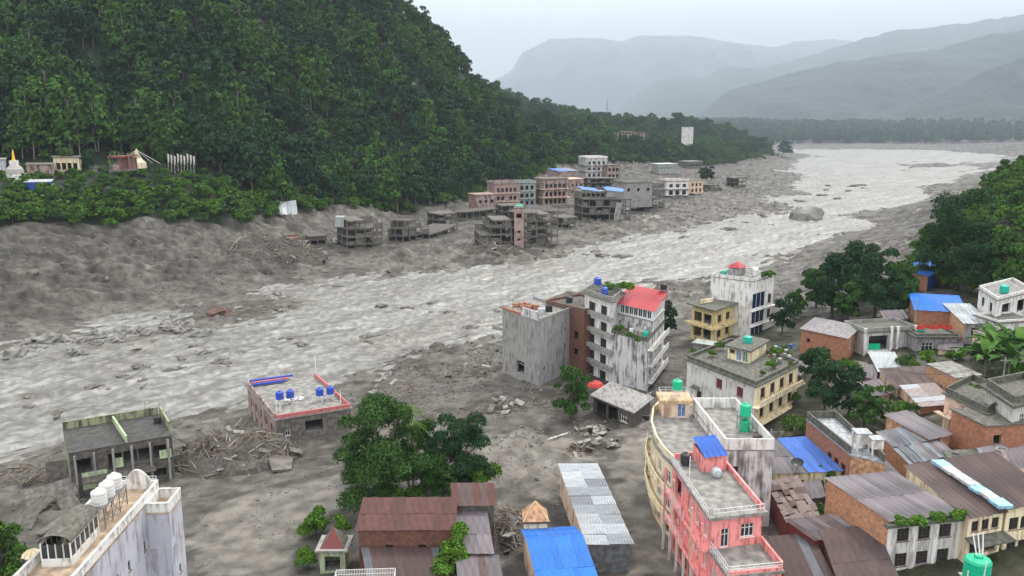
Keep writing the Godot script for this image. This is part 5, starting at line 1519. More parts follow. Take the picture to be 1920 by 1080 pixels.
func build_lower_town() -> void:
	var t := house_at("long_house", "long brick house with a dark latticed parapet and pale terrace", px_poly([[1596, 847], [1660, 862], [1566, 778], [1513, 780]], 8.0), 2.0, 7.6, {"wall": M.render, "walls": {3: M.brick}, "roofm": M.pale2, "over": 0.1, "par": 1.0, "parm": M.mossy, "pare": [1, 2, 3], "win": [{"f": 3, "n": 6, "y": 2.0, "w": 1.2, "h": 1.5, "st": "lattice", "miss": [0, 1, 2]}]})
	for q in [[1613, 842, 1.9, 1.5], [1640, 852, 1.5, 1.3]]:
		var o := thing("roof_cistern", "white plastered cistern on legs on the long brick house, %s" % ("the larger one" if q[2] > 1.6 else "the smaller one"), "cistern", gp(q[0], q[1], 7.6))
		for i in 4:
			var g := Geo.new(); g.bar(Vector3((i % 2 - 0.5) * q[2] * 0.8, 0, (i / 2 - 0.5) * q[2] * 0.8), Vector3((i % 2 - 0.5) * q[2] * 0.8, 1.0, (i / 2 - 0.5) * q[2] * 0.8), 0.2, 0.2); part(g, "leg", M.clean, o)
		var g := Geo.new(); g.box(Vector3(0, 1.0 + q[3] * 0.5, 0), Vector3(q[2], q[3], q[2])); part(g, "basin", M.clean, o)
		var g2 := Geo.new(); g2.box(Vector3(0, 1.04 + q[3], 0), Vector3(q[2] + 0.2, 0.1, q[2] + 0.2)); part(g2, "cover", M.pale2, o)
	tin_house("tin_house", "cream walled house with a faded mauve tin roof beside the tall concrete wall", [1455, 887], [1517, 885], [1420, 832], 1.0, 4.4, 0.3, ["mauve0", "mauve2", "mauve1"], {"wall": M.paleyellow, "rows": 2, "win": [{"f": 0, "n": 2, "y": 0.3, "w": 1.3, "h": 2.0, "st": "hole"}]})
	t = tin_house("tin_house", "house under a slack bright blue tarpaulin roof against the long brick house", [1519, 885], [1584, 880], [1462, 828], 1.0, 4.5, 0.35, ["tarpblue0", "tarpblue1", "tarpblue2"], {"wall": M.paleyellow, "rows": 1, "sheet": 1.6, "loose": 0.03})
	var d := thing("satellite_dish", "black satellite dish on the mauve roof beside the blue tarpaulin", "satellite dish", gp(1494, 883, 4.6))
	var g := Geo.new(); g.lathe([[0.0, 0.0], [0.5, 0.12], [0.85, 0.34]], 14); var dish := part(g, "dish", M.tank_black, d); dish.position.y = 1.0; dish.rotation = Vector3(0.4, 0, 0.2)
	g = Geo.new(); g.tube(Vector3.ZERO, Vector3.UP * 1.05, 0.05, 0.05, 6); g.bar(Vector3(-0.5, 0.03, 0), Vector3(0.5, 0.03, 0), 0.06, 0.06); part(g, "mast", M.steel, d)
	tin_house("tin_house", "shed with a patchwork of curled rusty pink sheets beside the alley", [1477, 978], [1534, 967], [1440, 911], 0.5, 4.2, 0.3, ["patch0", "patch1", "patch2", "patch0"], {"wall": M.redwood, "rows": 7, "sheet": 0.8, "loose": 0.09})
	tin_house("tin_house", "low house with a buckled brown sheet roof below the patchwork shed", [1528, 1012], [1613, 1002], [1478, 984], 0.5, 5.0, 0.5, ["rust2", "mauve1"], {"wall": M.redwood, "rows": 1})
	tin_house("tin_house", "shed with broad grey and maroon striped sheets beside the pink terrace", [1492, 1120], [1572, 1112], [1446, 1018], 0.5, 3.8, 0.6, ["grey1", "rust1", "rust1", "grey0"], {"wall": M.redwood, "rows": 1, "sheet": 1.1})
	tin_house("tin_house", "long dark brown tin roof with two pale patches against the brick gable", [1588, 1122], [1694, 1112], [1541, 1008], 0.5, 4.6, 0.8, ["rust0", "rust1", "rust1"], {"wall": M.darkbrick, "rows": 2, "sheet": 1.05})
	t = tin_house("corner_house", "brick gabled corner house with a broad mauve roof and mossy eave", [1668, 976], [1803, 962], [1550, 905], 1.0, 8.4, 0.5, ["mauve0", "mauve1", "mauve2", "mauve0"], {"wall": M.white, "walls": {3: M.orangebrick}, "rows": 2, "eave": 0.25, "win": [{"f": 0, "n": 3, "y": 4.7, "w": 1.5, "h": 1.6, "st": "lattice"}, {"f": 0, "n": 3, "y": 1.7, "w": 1.5, "h": 1.6, "st": "lattice"}], "bands": [{"y": 7.0, "f": [0], "o": 0.7, "t": 0.4, "m": M.mossy}]})
	var s: Dictionary = spot[t.name]
	var e = edge_of(s.cs, 0)
	for k in 4:
		g = Geo.new(); var p: Vector3 = e[0].lerp(e[1], [0.02, 0.345, 0.655, 0.98][k]); var n: Vector3 = (e[1] - e[0]).normalized().cross(Vector3.UP)
		g.bar(p + n * 0.08, p + n * 0.08 + Vector3.UP * 6.7, 0.5, 0.2); part(g, "pilaster", M.clean, t)
	t = tin_house("row_house", "cream row house with a smooth brown roof beside the blue-wrapped strip", [1817, 970], [1882, 958], [1700, 882], 1.5, 8.6, 0.5, ["rust0", "rust2"], {"wall": M.cream, "rows": 1, "win": [{"f": 0, "n": 3, "y": 5.2, "w": 1.0, "h": 1.3, "st": "wood"}, {"f": 0, "n": 2, "y": 2.6, "w": 1.6, "h": 1.4, "st": "wood"}]})
	s = spot[t.name]
	e = edge_of(s.cs, 0)
	var nn: Vector3 = (e[1] - e[0]).normalized().cross(Vector3.UP)
	g = Geo.new(); g.box((e[0] + e[1]) * 0.5 + nn * 0.9 + Vector3.UP * 4.5, Vector3(e[0].distance_to(e[1]) + 0.6, 0.14, 1.8), Basis((e[1] - e[0]).normalized(), Vector3.UP, nn) * Basis(Vector3.RIGHT, 0.2)); part(g, "awning", M.mossy, t)
	# gutter strip wrapped in pale blue sheeting
	var o := thing("sheeting", "long strip of pale blue plastic sheeting between two brown roofs", "tarpaulin", gp(1820, 915, 9.6))
	var r := RandomNumberGenerator.new(); r.seed = 6
	var a = gp(1757, 866, 9.6) - o.position; var b := gp(1886, 952, 9.6) - o.position
	for k in 7:
		g = Geo.new()
		var p0: Vector3 = a.lerp(b, k / 7.0); var p1: Vector3 = a.lerp(b, (k + 1.04) / 7.0)
		g.bar(p0 + Vector3.UP * r.randf() * 0.15, p1 + Vector3.UP * r.randf() * 0.15, 1.3 + r.randf() * 0.4, 0.35)
		part(g, "fold", [M.pale1, M.pale0, M.sheetblue][[2, 0, 0, 1, 2, 0, 2][k]], o)
	t = tin_house("row_house", "pale cream row house with a dark brown roof right of the blue strip", [1888, 953], [1985, 938], [1775, 868], 2.0, 8.8, 0.5, ["rust0", "rust1"], {"wall": M.paleyellow, "rows": 1, "win": [{"f": 0, "n": 4, "y": 4.0, "w": 1.3, "h": 1.5, "st": "wood"}, {"f": 0, "n": 4, "y": 1.0, "w": 1.3, "h": 1.6, "st": "wood"}]})
	tin_house("tin_house", "small orange walled house with a curved mauve tin roof above the long house", [1742, 823], [1781, 814], [1662, 783], 2.5, 6.8, 0.3, ["mauve0", "mauve2"], {"wall": M.render, "rows": 1})
	tin_house("tin_house", "low brick house with a jumbled grey sheet roof behind the corner house", [1706, 868], [1792, 853], [1646, 815], 2.0, 6.2, 0.3, ["mauve1", "grey0", "mauve2", "grey1"], {"wall": M.orangebrick, "rows": 2, "loose": 0.06})
	t = house("flat_roof_house", "low house with a mossy rubble-strewn flat roof and a grey cistern", [1790, 872], [1905, 866], [1772, 846], 6.6, 2.5, 6.6, {"wall": M.brick, "roofm": M.mossy, "over": 0.3})
	g = Geo.new(); g.lathe([[0.0, 0.0], [0.9, 0.0], [0.95, 1.3], [0.7, 1.3], [0.65, 0.3], [0.0, 0.3]], 6)
	o = thing("roof_cistern", "open six-sided grey concrete cistern on the mossy flat roof", "cistern", at_of(t, 0.82, 0.3)); part(g, "basin", M.concrete, o)
	for k in 14:
		g = Geo.new(); g.box(at_of(t, r.randf(), r.randf(), 0.1) - spot[t.name].mid, Vector3(r.randf_range(0.3, 0.9), 0.3, r.randf_range(0.2, 0.6)), Basis(Vector3.UP, r.randf() * 3.0)); part(g, "rubble", M.mudlight, t)
	# big green tank on its stand near the street
	var base := gp(1830, 1085, 7.0)
	stand("tall steel tower under the big green tank before the row houses", Vector3(base.x, 2.5, base.z), 2.2, 2.2, 4.45, M.steel)
	var tk := tank("big bright green water tank with white pipes before the cream row houses", base, 1.25, 2.5, M.tank_green)
	for k in 3: sticks(tk, "pipe", M.rail, [[Vector3(0.4 - 0.3 * k, 2.4, 0), Vector3(0.7 - 0.5 * k, 4.4, -0.9)]], 0.09)
	sticks(tk, "pipe", M.rail, [[Vector3(-1.2, 1.2, 0.6), Vector3(-1.25, -2.0, 0.6)], [Vector3(0.1, 2.5, 1.2), Vector3(-0.1, -1.0, 1.32)]], 0.09)

func build_clutter() -> void:
	var r := RandomNumberGenerator.new(); r.seed = 91
	var tops := []
	for q in [[1652, 785, 3.0, 9.0], [1712, 640, 5.0, 9.0], [1440, 905, 1.0, 8.0], [1212, 772, -0.6, 8.5], [1870, 800, 5.0, 11.0]]:
		var i := tops.size()
		var p := gp(q[0], q[1], q[2])
		var t := thing("utility_pole", ["thin pole beside the small orange walled house", "concrete pole before the grey house with arched windows", "pole at the corner of the cream walled house", "pole between the low shop and curved cream building", "pole against the old brown brick house"][i], "pole", p)
		var g := Geo.new(); g.tube(Vector3.DOWN, Vector3.UP * q[3], 0.14, 0.09, 8); part(g, "shaft", M.concrete, t)
		g = Geo.new(); g.bar(Vector3(-0.8, q[3] - 0.5, 0), Vector3(0.8, q[3] - 0.5, 0), 0.1, 0.1); part(g, "crossarm", M.steel, t)
		tops.append(p + Vector3.UP * (q[3] - 0.45))
	for c in [[0, 1], [0, 2], [2, 3], [0, 4]]:
		for k in 2:
			var a: Vector3 = tops[c[0]] + Vector3(k * 1.2 - 0.6, 0, 0); var b: Vector3 = tops[c[1]] + Vector3(k * 1.2 - 0.6, 0, 0)
			var t := thing("power_cable", "black cable sagging between two poles over the town roofs", "cable", a, "cables over the roofs")
			var g := Geo.new(); var prev := Vector3.ZERO
			for j in range(1, 13):
				var f := j / 12.0
				var q: Vector3 = (b - a) * f + Vector3.DOWN * sin(PI * f) * 1.6
				g.tube(prev, q, 0.025, 0.025, 4, false); prev = q
			part(g, "strand", M.tank_black, t)
	# pots, drums and sacks on the flat roofs
	var kinds := [["flower_pot", "clay pot with a small plant on the cream house roof", "pot"], ["roof_drum", "grey drum on the cream house's cluttered roof corner", "drum"]]
	for k in 22:
		var d := k % 2
		var p := gp(1442 + r.randf() * 46.0, 652 + r.randf() * 40.0, 8.65)
		var t := thing(kinds[d][0], kinds[d][1], kinds[d][2], p, ["pots on the cream house roof", "drums on the cream house roof"][d])
		var g := Geo.new()
		if d == 0:
			g.lathe([[0.0, 0.0], [0.2, 0.0], [0.3, 0.4], [0.26, 0.42], [0.0, 0.36]], 8); part(g, "pot", M.render, t)
			var k2 := tree_kind(900 + k, "bush", 0.9, 120, 0.13); put(k2.crown, "plant", M.leaf3 if k % 4 else M.leaf2, t, Transform3D(Basis(), Vector3(0, 0.3, 0)))
		else:
			g.lathe([[0.0, 0.0], [0.34, 0.0], [0.36, 0.45], [0.34, 0.9], [0.0, 0.92]], 10); part(g, "drum", [M.pale2, M.concrete, M.tank_blue][k % 3], t)
	# small lean-tos filling the gaps between the houses
	var i := 0
	for q in [[[1645, 905], [1690, 898], [1610, 872], 5.0, "rust2"], [[1682, 800], [1725, 790], [1655, 770], 5.2, "patch1"], [[1852, 870], [1900, 862], [1835, 846], 7.4, "grey0"], [[1600, 700], [1640, 712], [1605, 680], 5.0, "rust0"], [[1760, 655], [1800, 660], [1765, 640], 6.6, "mauve1"], [[1500, 940], [1545, 930], [1490, 915], 3.4, "grey1"], [[1820, 772], [1850, 785], [1800, 752], 6.4, "rust2"], [[1895, 880], [1940, 872], [1880, 850], 8.0, "patch0"], [[1462, 690], [1500, 705], [1478, 672], 4.0, "grey1"], [[1625, 745], [1668, 738], [1605, 722], 5.0, "grey0"], [[1840, 640], [1885, 636], [1825, 622], 10.5, "rust2"], [[1660, 600], [1700, 598], [1652, 586], 8.5, "patch1"], [[1785, 705], [1815, 720], [1795, 690], 7.0, "rust0"], [[1560, 935], [1600, 960], [1545, 920], 3.6, "mauve1"], [[1730, 905], [1760, 925], [1712, 892], 7.4, "grey1"], [[1510, 870], [1545, 905], [1500, 860], 3.0, "rust1"]]:
		tin_house("lean_to", ["rusty lean-to below the cisterns of the long house", "patched lean-to beside the small orange walled house", "grey lean-to on the mossy flat roof's edge", "brown lean-to under the white house's open front", "mauve lean-to before the grey house windows", "grey lean-to in the alley by the cream walls", "brown lean-to against the peach house rail", "pinkish patched lean-to behind the dark brown row roof", "grey lean-to behind the cream house", "grey lean-to between garden trees and white tin roof", "brown lean-to behind the banana plants", "patched lean-to at the grove's foot", "brown lean-to beside the oblong brick shed", "mauve lean-to beside the brick gable", "grey strip roof behind the corner house", "brown lean-to beside the feathery bush"][i], q[0], q[1], q[2], q[3] - 3.5, q[3], 0.3, [q[4], q[4], "mauve0"], {"cat": "shed", "wall": [M.brick, M.peach, M.mudwall][i % 3], "rows": 1, "loose": 0.05})
		i += 1
# ---------------------------------------------------------------- wrecked buildings across the river
func frame_ruin(called: String, label: String, a: Array, b: Array, deep: float, y0: float, floors: int, fh: float, seed: int, o := {}) -> Node3D:
	var ws := front_rect(a, b, deep, y0)
	var mid: Vector3 = (ws[0] + ws[2]) * 0.5
	var t := thing(called, label, "ruin", mid)
	var r := RandomNumberGenerator.new(); r.seed = seed
	var cs := []
	for q: Vector3 in ws: cs.append(q - mid)
	var m: Material = o.get("m", M.mudwall)
	var f: Vector3 = (cs[1] - cs[0]); var w := f.length(); f /= w
	var bk: Vector3 = (cs[3] - cs[0]).normalized()
	var bays := maxi(2, int(w / 3.4))
	var lean: float = o.get("lean", 0.0)
	var set_back: Array = o.get("set", [])     # share of the front each floor takes, from the left
	for k in floors + 1:
		var y := k * fh - (0.6 if k == 0 else 0.0)
		var x0 := 0.0; var x1 := w
		if k < set_back.size():
			x0 = set_back[k][0] * w; x1 = set_back[k][1] * w
		var g := Geo.new()
		var n := 7
		var sag := []
		for i in n + 1: sag.append([r.randf_range(-0.32, 0.18) if i > 0 and i < n else 0.0, r.randf_range(-0.35, 0.5)])
		for i in n:
			var lo := []; var hi := []
			for q in [[i, 0], [i + 1, 0], [i + 1, 1], [i, 1]]:
				var x := lerpf(x0, x1, float(q[0]) / n)
				var s: Array = sag[q[0]]
				var p: Vector3 = cs[0] + f * (x + lean * k) + bk * (deep if q[1] else -0.5 + s[1] * 0.8) + Vector3.UP * (y + (0.0 if q[1] else s[0] * 0.7))
				hi.append(p + Vector3.UP * 0.2); lo.append(p - Vector3.UP * (0.32 + (0.0 if q[1] else absf(s[0]) * 0.4)))
			g.hexa(lo, hi)
		part(g, "floor_slab", m if k % 2 else M.mudlight, t)
		if k == floors: break
		var y2 := y + fh
		for i in bays + 1:
			var x := lerpf(x0 + 0.3, x1 - 0.3, float(i) / bays)
			for d in [0.1, deep * 0.5, deep - 0.2]:
				if r.randf() < 0.12 and d < 1.0: continue
				var g2 := Geo.new()
				g2.bar(cs[0] + f * (x + lean * k) + bk * d + Vector3.UP * y, cs[0] + f * (x + lean * (k + 1)) + bk * d + Vector3.UP * y2, 0.4, 0.4)
				part(g2, "column", M.mudlight, t)
		var g3 := Geo.new()   # rear and cross walls that still stand
		g3.box(cs[0] + f * (x0 + x1 + lean * 2.0 * k) * 0.5 + bk * (deep - 0.1) + Vector3.UP * (y + fh * 0.5), Vector3(x1 - x0 - 0.4, fh - 0.3, 0.2), Basis(f, Vector3.UP, f.cross(Vector3.UP)))
		part(g3, "wall", o.get("inner", M.mudlight), t)
		for i in bays:
			if r.randf() < o.get("fill", 0.55):
				var g4 := Geo.new()
				var xa := lerpf(x0, x1, (i + 0.12) / bays); var xb := lerpf(x0, x1, (i + 0.88) / bays)
				var hh := fh * r.randf_range(0.3, 0.85)
				g4.box(cs[0] + f * ((xa + xb) * 0.5 + lean * k) + bk * 0.35 + Vector3.UP * (y + 0.1 + hh * 0.5), Vector3(xb - xa, hh, 0.18), Basis(f, Vector3.UP, f.cross(Vector3.UP)))
				part(g4, "wall_panel", o.get("panel", M.mudlight), t)
	for i in 5:
		sticks(t, "rod", M.steel, [[cs[0] + f * w * (0.1 + 0.2 * i) + Vector3.UP * floors * fh, cs[0] + f * w * (0.1 + 0.2 * i) + bk * 0.4 + Vector3.UP * (floors * fh + r.randf_range(0.6, 1.6))]], 0.12)
	# silt banked against it
	if o.get("silt", true):
		var gm := Geo.new(); var nm := 10
		var hh := func(i: int, j: int) -> Vector3:
			var x := i * 2.0 / nm - 1.0; var z := j * 2.0 / nm - 1.0
			var e := maxf(absf(x), absf(z))
			return cs[0].lerp(cs[2], 0.5) + f * x * (w * 0.5 + 6.0) + bk * z * (deep * 0.5 + 5.0) + Vector3.UP * ((1.0 - e) * 6.0 * (0.7 + 0.5 * n1.get_noise_2d(mid.x + x * 40.0, mid.z + z * 40.0)) - 3.4)
		for i in nm:
			for j in nm: gm.quad(hh.call(i, j), hh.call(i, j + 1), hh.call(i + 1, j + 1), hh.call(i + 1, j))
		part(gm, "silt_bank", M.siltbank, t)
	t.rotation.z = r.randf_range(-0.05, 0.05); t.rotation.x = r.randf_range(-0.03, 0.03)
	spot[t.name] = {"cs": cs, "h": floors * fh, "mid": mid}
	return t

func build_far_bank() -> void:
	var t := frame_ruin("concrete_ruin", "gutted three storey concrete frame nearest the driftwood bank", [650, 474], [718, 468], 11.0, -1.5, 4, 3.1, 1, {"set": [[0, 1], [0, 1], [0, 1], [0, 1], [0.05, 0.5]]})
	var g := Geo.new(); g.box(at_of(t, 0.0, 0.6, -1.0) - spot[t.name].mid, Vector3(3.4, 4.0, 4.0)); part(g, "stair_block", M.mint, t)
	frame_ruin("concrete_ruin", "small broken concrete frame with bare pillars beside a long slab", [756, 458], [806, 450], 9.0, -0.8, 3, 3.0, 2, {"set": [[0, 1], [0, 1], [0.1, 0.9], [0.2, 0.6]]})
	frame_ruin("concrete_ruin", "long low slab on stumps reaching from the small broken frame", [806, 450], [858, 434], 12.0, -0.6, 1, 2.6, 3)
	frame_ruin("concrete_ruin", "long one storey row of mud-caked openings below the pink houses", [862, 408], [938, 404], 9.0, 1.0, 1, 3.0, 4, {"fill": 0.2})
	frame_ruin("concrete_ruin", "collapsed pancaked floors left of the standing pink strip", [900, 468], [962, 466], 13.0, -1.5, 4, 2.9, 5, {"lean": -0.25, "set": [[0, 1], [0, 1], [0.05, 1], [0.3, 1], [0.45, 1]]})
	t = house("ruined_house", "narrow standing strip of pink wall amid the grey frames", [964, 466], [982, 466], 9.0, -1.5, -1.5, 14.8, {"wall": M.oldpink, "walls": {0: M.pinkstrip}, "roofm": M.mudwall, "cat": "ruin", "win": [{"f": 0, "n": 1, "y": 12.2, "w": 2.2, "h": 1.8, "st": "hole"}, {"f": 0, "n": 1, "y": 6.2, "w": 1.2, "h": 1.0, "st": "hole"}, {"f": 0, "n": 1, "y": 3.2, "w": 1.2, "h": 0.8, "st": "hole"}]})
	t = frame_ruin("concrete_ruin", "tall grey concrete frame right of the pink strip with a green tank", [983, 462], [1008, 460], 14.0, -1.2, 4, 3.3, 6)
	tank("bright green water box on the tall grey frame", at_of(t, 0.1, 0.4, 0.2), 2.0, 3.0, M.tank_green)
	frame_ruin("concrete_ruin", "wide four tier concrete skeleton at the end of the gutted block", [1006, 456], [1046, 454], 13.0, -1.2, 4, 3.0, 7, {"set": [[0, 1], [0, 1], [0, 1], [0, 1], [0, 0.6]]})
	# houses on the terrace behind
	house("pink_house", "pink and white house with a peaked roof behind the low row", [893, 396], [930, 394], 10.0, 2.0, 1.0, 10.5, {"wall": M.dustrose, "walls": {0: M.oldpink}, "roofm": M.pinkstrip, "over": 0.5, "win": [{"f": 0, "n": 4, "y": 1.0, "w": 1.6, "h": 2.0, "st": "white"}, {"f": 0, "n": 3, "y": 5.0, "w": 1.4, "h": 1.6, "st": "hole"}]})
	house("pink_house", "three storey pink house with grey upper wall and round openings", [928, 390], [972, 388], 12.0, 2.0, 1.0, 15.0, {"wall": M.oldpink, "walls": {0: M.pinkstrip}, "roofm": M.concrete, "over": 0.5, "par": 0.8, "win": [{"f": 0, "n": 5, "y": 1.0, "w": 1.6, "h": 2.0, "st": "hole"}, {"f": 0, "n": 5, "y": 5.0, "w": 1.6, "h": 2.0, "st": "hole", "miss": [2]}, {"f": 0, "n": 5, "y": 9.4, "w": 1.6, "h": 2.0, "st": "wood"}], "bands": [{"y": 4.2, "o": 0.9, "m": M.peach}, {"y": 8.6, "o": 0.9, "m": M.peach}]})
	house("mint_house", "pale blue-green house between pink and orange houses", [972, 386], [1004, 385], 11.0, 2.0, 1.0, 14.5, {"wall": M.mint, "roofm": M.mint, "over": 0.7, "par": 0.8, "win": [{"f": 0, "n": 3, "y": 1.4, "w": 1.8, "h": 2.2, "st": "hole"}, {"f": 0, "n": 3, "y": 5.4, "w": 1.8, "h": 2.2, "st": "hole"}, {"f": 0, "n": 3, "y": 9.6, "w": 1.8, "h": 2.2, "st": "hole"}], "bands": [{"y": 4.6, "o": 0.8}, {"y": 8.8, "o": 0.8}]})
	house("orange_house", "brick orange house of three open storeys against the wood", [1018, 382], [1064, 380], 12.0, 3.0, 2.0, 16.5, {"wall": M.dustorange, "walls": {0: M.oldpink}, "roofm": M.mudlight, "over": 0.6, "win": [{"f": 0, "n": 5, "y": 0.8, "w": 2.0, "h": 2.6, "st": "hole"}, {"f": 0, "n": 5, "y": 5.0, "w": 1.8, "h": 2.2, "st": "hole"}, {"f": 0, "n": 5, "y": 9.6, "w": 1.8, "h": 2.0, "st": "wood"}], "bands": [{"y": 4.2, "o": 1.4, "m": M.peach}, {"y": 8.8, "o": 1.2, "m": M.peach}]})
	house("orange_house", "smaller plain orange house beside the open storeyed one", [1068, 366], [1094, 364], 10.0, 3.5, 3.0, 13.0, {"wall": M.oldpink, "roofm": M.peach, "over": 0.4, "win": [{"f": 0, "n": 3, "y": 5.6, "w": 1.4, "h": 1.6, "st": "hole"}, {"f": 0, "n": 3, "y": 1.6, "w": 1.4, "h": 1.6, "st": "hole"}]})
	t = frame_ruin("concrete_ruin", "big gutted concrete hotel with torn blue sheets on its top", [1090, 416], [1182, 414], 16.0, -1.2, 3, 3.6, 9, {})
	var s: Dictionary = spot[t.name]
	for q in [[0.05, 0.42, 0.3, 0.9], [0.5, 0.85, 0.05, 0.5], [0.62, 0.98, 0.5, 0.9]]:
		g = Geo.new(); var a: Vector3 = at_of(t, q[0], q[2], 4.2) - s.mid; var b: Vector3 = at_of(t, q[1], q[2], 3.4) - s.mid
		var c: Vector3 = at_of(t, q[1], q[3], 4.4) - s.mid; var d: Vector3 = at_of(t, q[0], q[3], 5.4) - s.mid
		g.hexa([a, b, c, d], [a + Vector3.UP * 0.15, b + Vector3.UP * 0.15, c + Vector3.UP * 0.15, d + Vector3.UP * 0.15])
		part(g, "blue_sheet", M.blue2, t)
	sub_block(t, 0.0, 0.55, 0.3, 1.0, 3.6, {"wall": M.mudlight, "roofm": M.concrete, "win": [{"f": 0, "n": 5, "y": 0.9, "w": 1.8, "h": 1.6, "st": "hole"}]})
	g = Geo.new(); g.box(at_of(t, 0.72, -0.08, -6.0) - s.mid, Vector3(3.0, 9.0, 0.3), Basis(Vector3.FORWARD, 0.12)); part(g, "wall_panel", M.concrete, t)
	t = house("grey_building", "long grey mud-splashed building right of the gutted hotel", [1170, 388], [1222, 386], 14.0, 0.0, -0.5, 13.5, {"cat": "building", "wall": M.concrete, "roofm": M.mudlight, "over": 0.4, "par": 0.6, "win": [{"f": 0, "n": 5, "y": 9.0, "w": 1.6, "h": 1.8, "st": "hole", "miss": [1, 3]}]})
	frame_ruin("concrete_ruin", "three tiers of broken balconies on the long grey building's end", [1224, 386], [1246, 384], 13.0, -0.5, 4, 3.2, 11, {"m": M.concrete})
	house("white_house", "white two storey house with dark ground floor openings on the flats", [1249, 366], [1291, 365], 12.0, 0.5, 0.0, 9.5, {"wall": M.clean, "roofm": M.pinkstrip, "over": 0.6, "par": 0.7, "parm": M.clean, "win": [{"f": 0, "n": 3, "y": 0.6, "w": 2.8, "h": 2.8, "st": "hole"}, {"f": 0, "n": 3, "y": 5.4, "w": 2.4, "h": 2.0, "st": "wood"}], "bands": [{"y": 4.2, "o": 1.2, "m": M.concrete}]})
	house("cream_house", "cream broken house right of the white two storey one", [1293, 362], [1318, 360], 12.0, 0.5, 0.0, 8.5, {"wall": M.peach, "roofm": M.mudlight, "over": 0.4, "win": [{"f": 0, "n": 3, "y": 0.8, "w": 2.0, "h": 2.4, "st": "hole"}, {"f": 0, "n": 3, "y": 4.6, "w": 2.0, "h": 2.0, "st": "hole"}]})
	house("pale_building", "pale stepped building with white roof rooms below the wooded spur", [1098, 336], [1138, 335], 14.0, 5.0, 4.0, 20.0, {"cat": "building", "wall": M.stained, "roofm": M.clean, "over": 0.5, "par": 1.0, "parm": M.clean, "win": [{"f": 0, "n": 4, "y": 11.5, "w": 2.0, "h": 2.0, "st": "wood"}, {"f": 0, "n": 4, "y": 7.2, "w": 2.0, "h": 2.0, "st": "hole"}, {"f": 0, "n": 4, "y": 2.6, "w": 2.0, "h": 2.2, "st": "hole"}], "bands": [{"y": 6.2, "o": 1.0, "m": M.oldpink}, {"y": 10.6, "o": 1.0, "m": M.oldpink}]})
	house("pale_building", "lower pinkish building joined to the pale stepped one", [1138, 336], [1162, 335], 14.0, 5.0, 4.0, 15.0, {"cat": "building", "wall": M.oldpink, "roofm": M.mudlight, "over": 0.5, "win": [{"f": 0, "n": 3, "y": 6.4, "w": 2.0, "h": 2.2, "st": "hole"}, {"f": 0, "n": 3, "y": 2.0, "w": 2.0, "h": 2.2, "st": "hole"}]})
	house("mint_house", "white and mint house under the trees above the flats", [1235, 324], [1268, 323], 12.0, 4.0, 3.0, 11.0, {"wall": M.mint, "roofm": M.clean, "over": 0.6, "win": [{"f": 0, "n": 5, "y": 3.8, "w": 1.8, "h": 1.8, "st": "white"}]})
	house("small_house", "dun house half hidden at the wood's edge beyond the mint house", [1288, 318], [1316, 317], 12.0, 3.0, 2.0, 10.0, {"wall": M.mudlight, "roofm": M.concrete, "over": 0.5, "win": [{"f": 0, "n": 4, "y": 3.6, "w": 2.0, "h": 2.0, "st": "hole"}]})
	var wp := dp(1278, 250, 880.0)
	house_at("white_building", "plain white building standing alone among the trees on the spur", [wp, wp + Vector3(11, 0, 0), wp + Vector3(14, 0, -10), wp + Vector3(3, 0, -10)], wp.y - 14.0, wp.y + 6.0, {"cat": "building", "wall": M.clean, "roofm": M.clean, "over": 0.4, "win": [{"f": 1, "n": 3, "y": 15.0, "w": 2.0, "h": 2.2, "st": "wood"}]})
	wp = dp(1140, 250, 800.0)
	for k in 3:
		var q := wp + Vector3(k * 13.0, 0.0, -k * 6.0)
		house_at("ridge_house", ["red roofed house on the spur left of its neighbours", "pinkish house in the middle of the spur's three", "small brown house on the spur nearest the white building"][k], [q, q + Vector3(10, 0, 0), q + Vector3(10, 0, -9), q + Vector3(0, 0, -9)], q.y - 14.0, q.y + 0.5 + k % 2, {"wall": M.oldpink, "roofm": [M.dustrose, M.oldpink, M.dustorange][k], "over": 0.7, "win": [{"f": 0, "n": 3, "y": 13.0, "w": 1.6, "h": 1.8, "st": "wood"}]})
	wp = dp(1052, 320, 700.0)
	tin_house("tin_house", "blue tin-roofed house at the forest edge above the orange house", [1050, 322], [1084, 320], 12.0, 4.0, 12.0, 1.4, ["grey0", "blue2", "grey2"], {"wall": M.oldpink, "rows": 1, "sheet": 3.0})
	frame_ruin("concrete_ruin", "lone dark ruin out on the brown mud flats", [1376, 350], [1400, 349], 9.0, -0.8, 2, 3.2, 14, {"m": M.rust2})
	# pale wrecked sheets at the foot of the hill
	for k in 2:
		var o := thing("fallen_roof", "%s fallen roof sheet at the foot of the green hill" % ["pink and white", "pale grey"][k], "roof sheet", dp(512 + k * 26, 404, 350.0))
		tin_roof(o, "roof", Vector3(-4, 5.0, -3), Vector3(3, 5.6, -4), Vector3(5.5, 0.6, 4), Vector3(-2, 1.0, 4), [["patch0", "pale1"], ["pale0", "pale1"]][k], 1.2, 1, 5 + k, 0.2)
	house_at("mud_shed", "low red and white shed by the driftwood at the hill's foot", front_rect([536, 446], [560, 444], 6.0, 5.0), 0.0, 6.0, {"cat": "shed", "wall": M.rose, "walls": {3: M.clean}, "roofm": M.mudwall, "win": [{"f": 0, "n": 2, "y": 2.6, "w": 1.6, "h": 2.0, "st": "hole"}]})
	house_at("mud_shed", "dark mud-covered hut right of the red and white shed", front_rect([580, 448], [612, 446], 7.0, 4.0), -1.0, 5.0, {"cat": "shed", "wall": M.mudwall, "roofm": M.mudwall, "over": 0.5, "win": [{"f": 0, "n": 2, "y": 2.0, "w": 2.4, "h": 2.2, "st": "hole"}]})
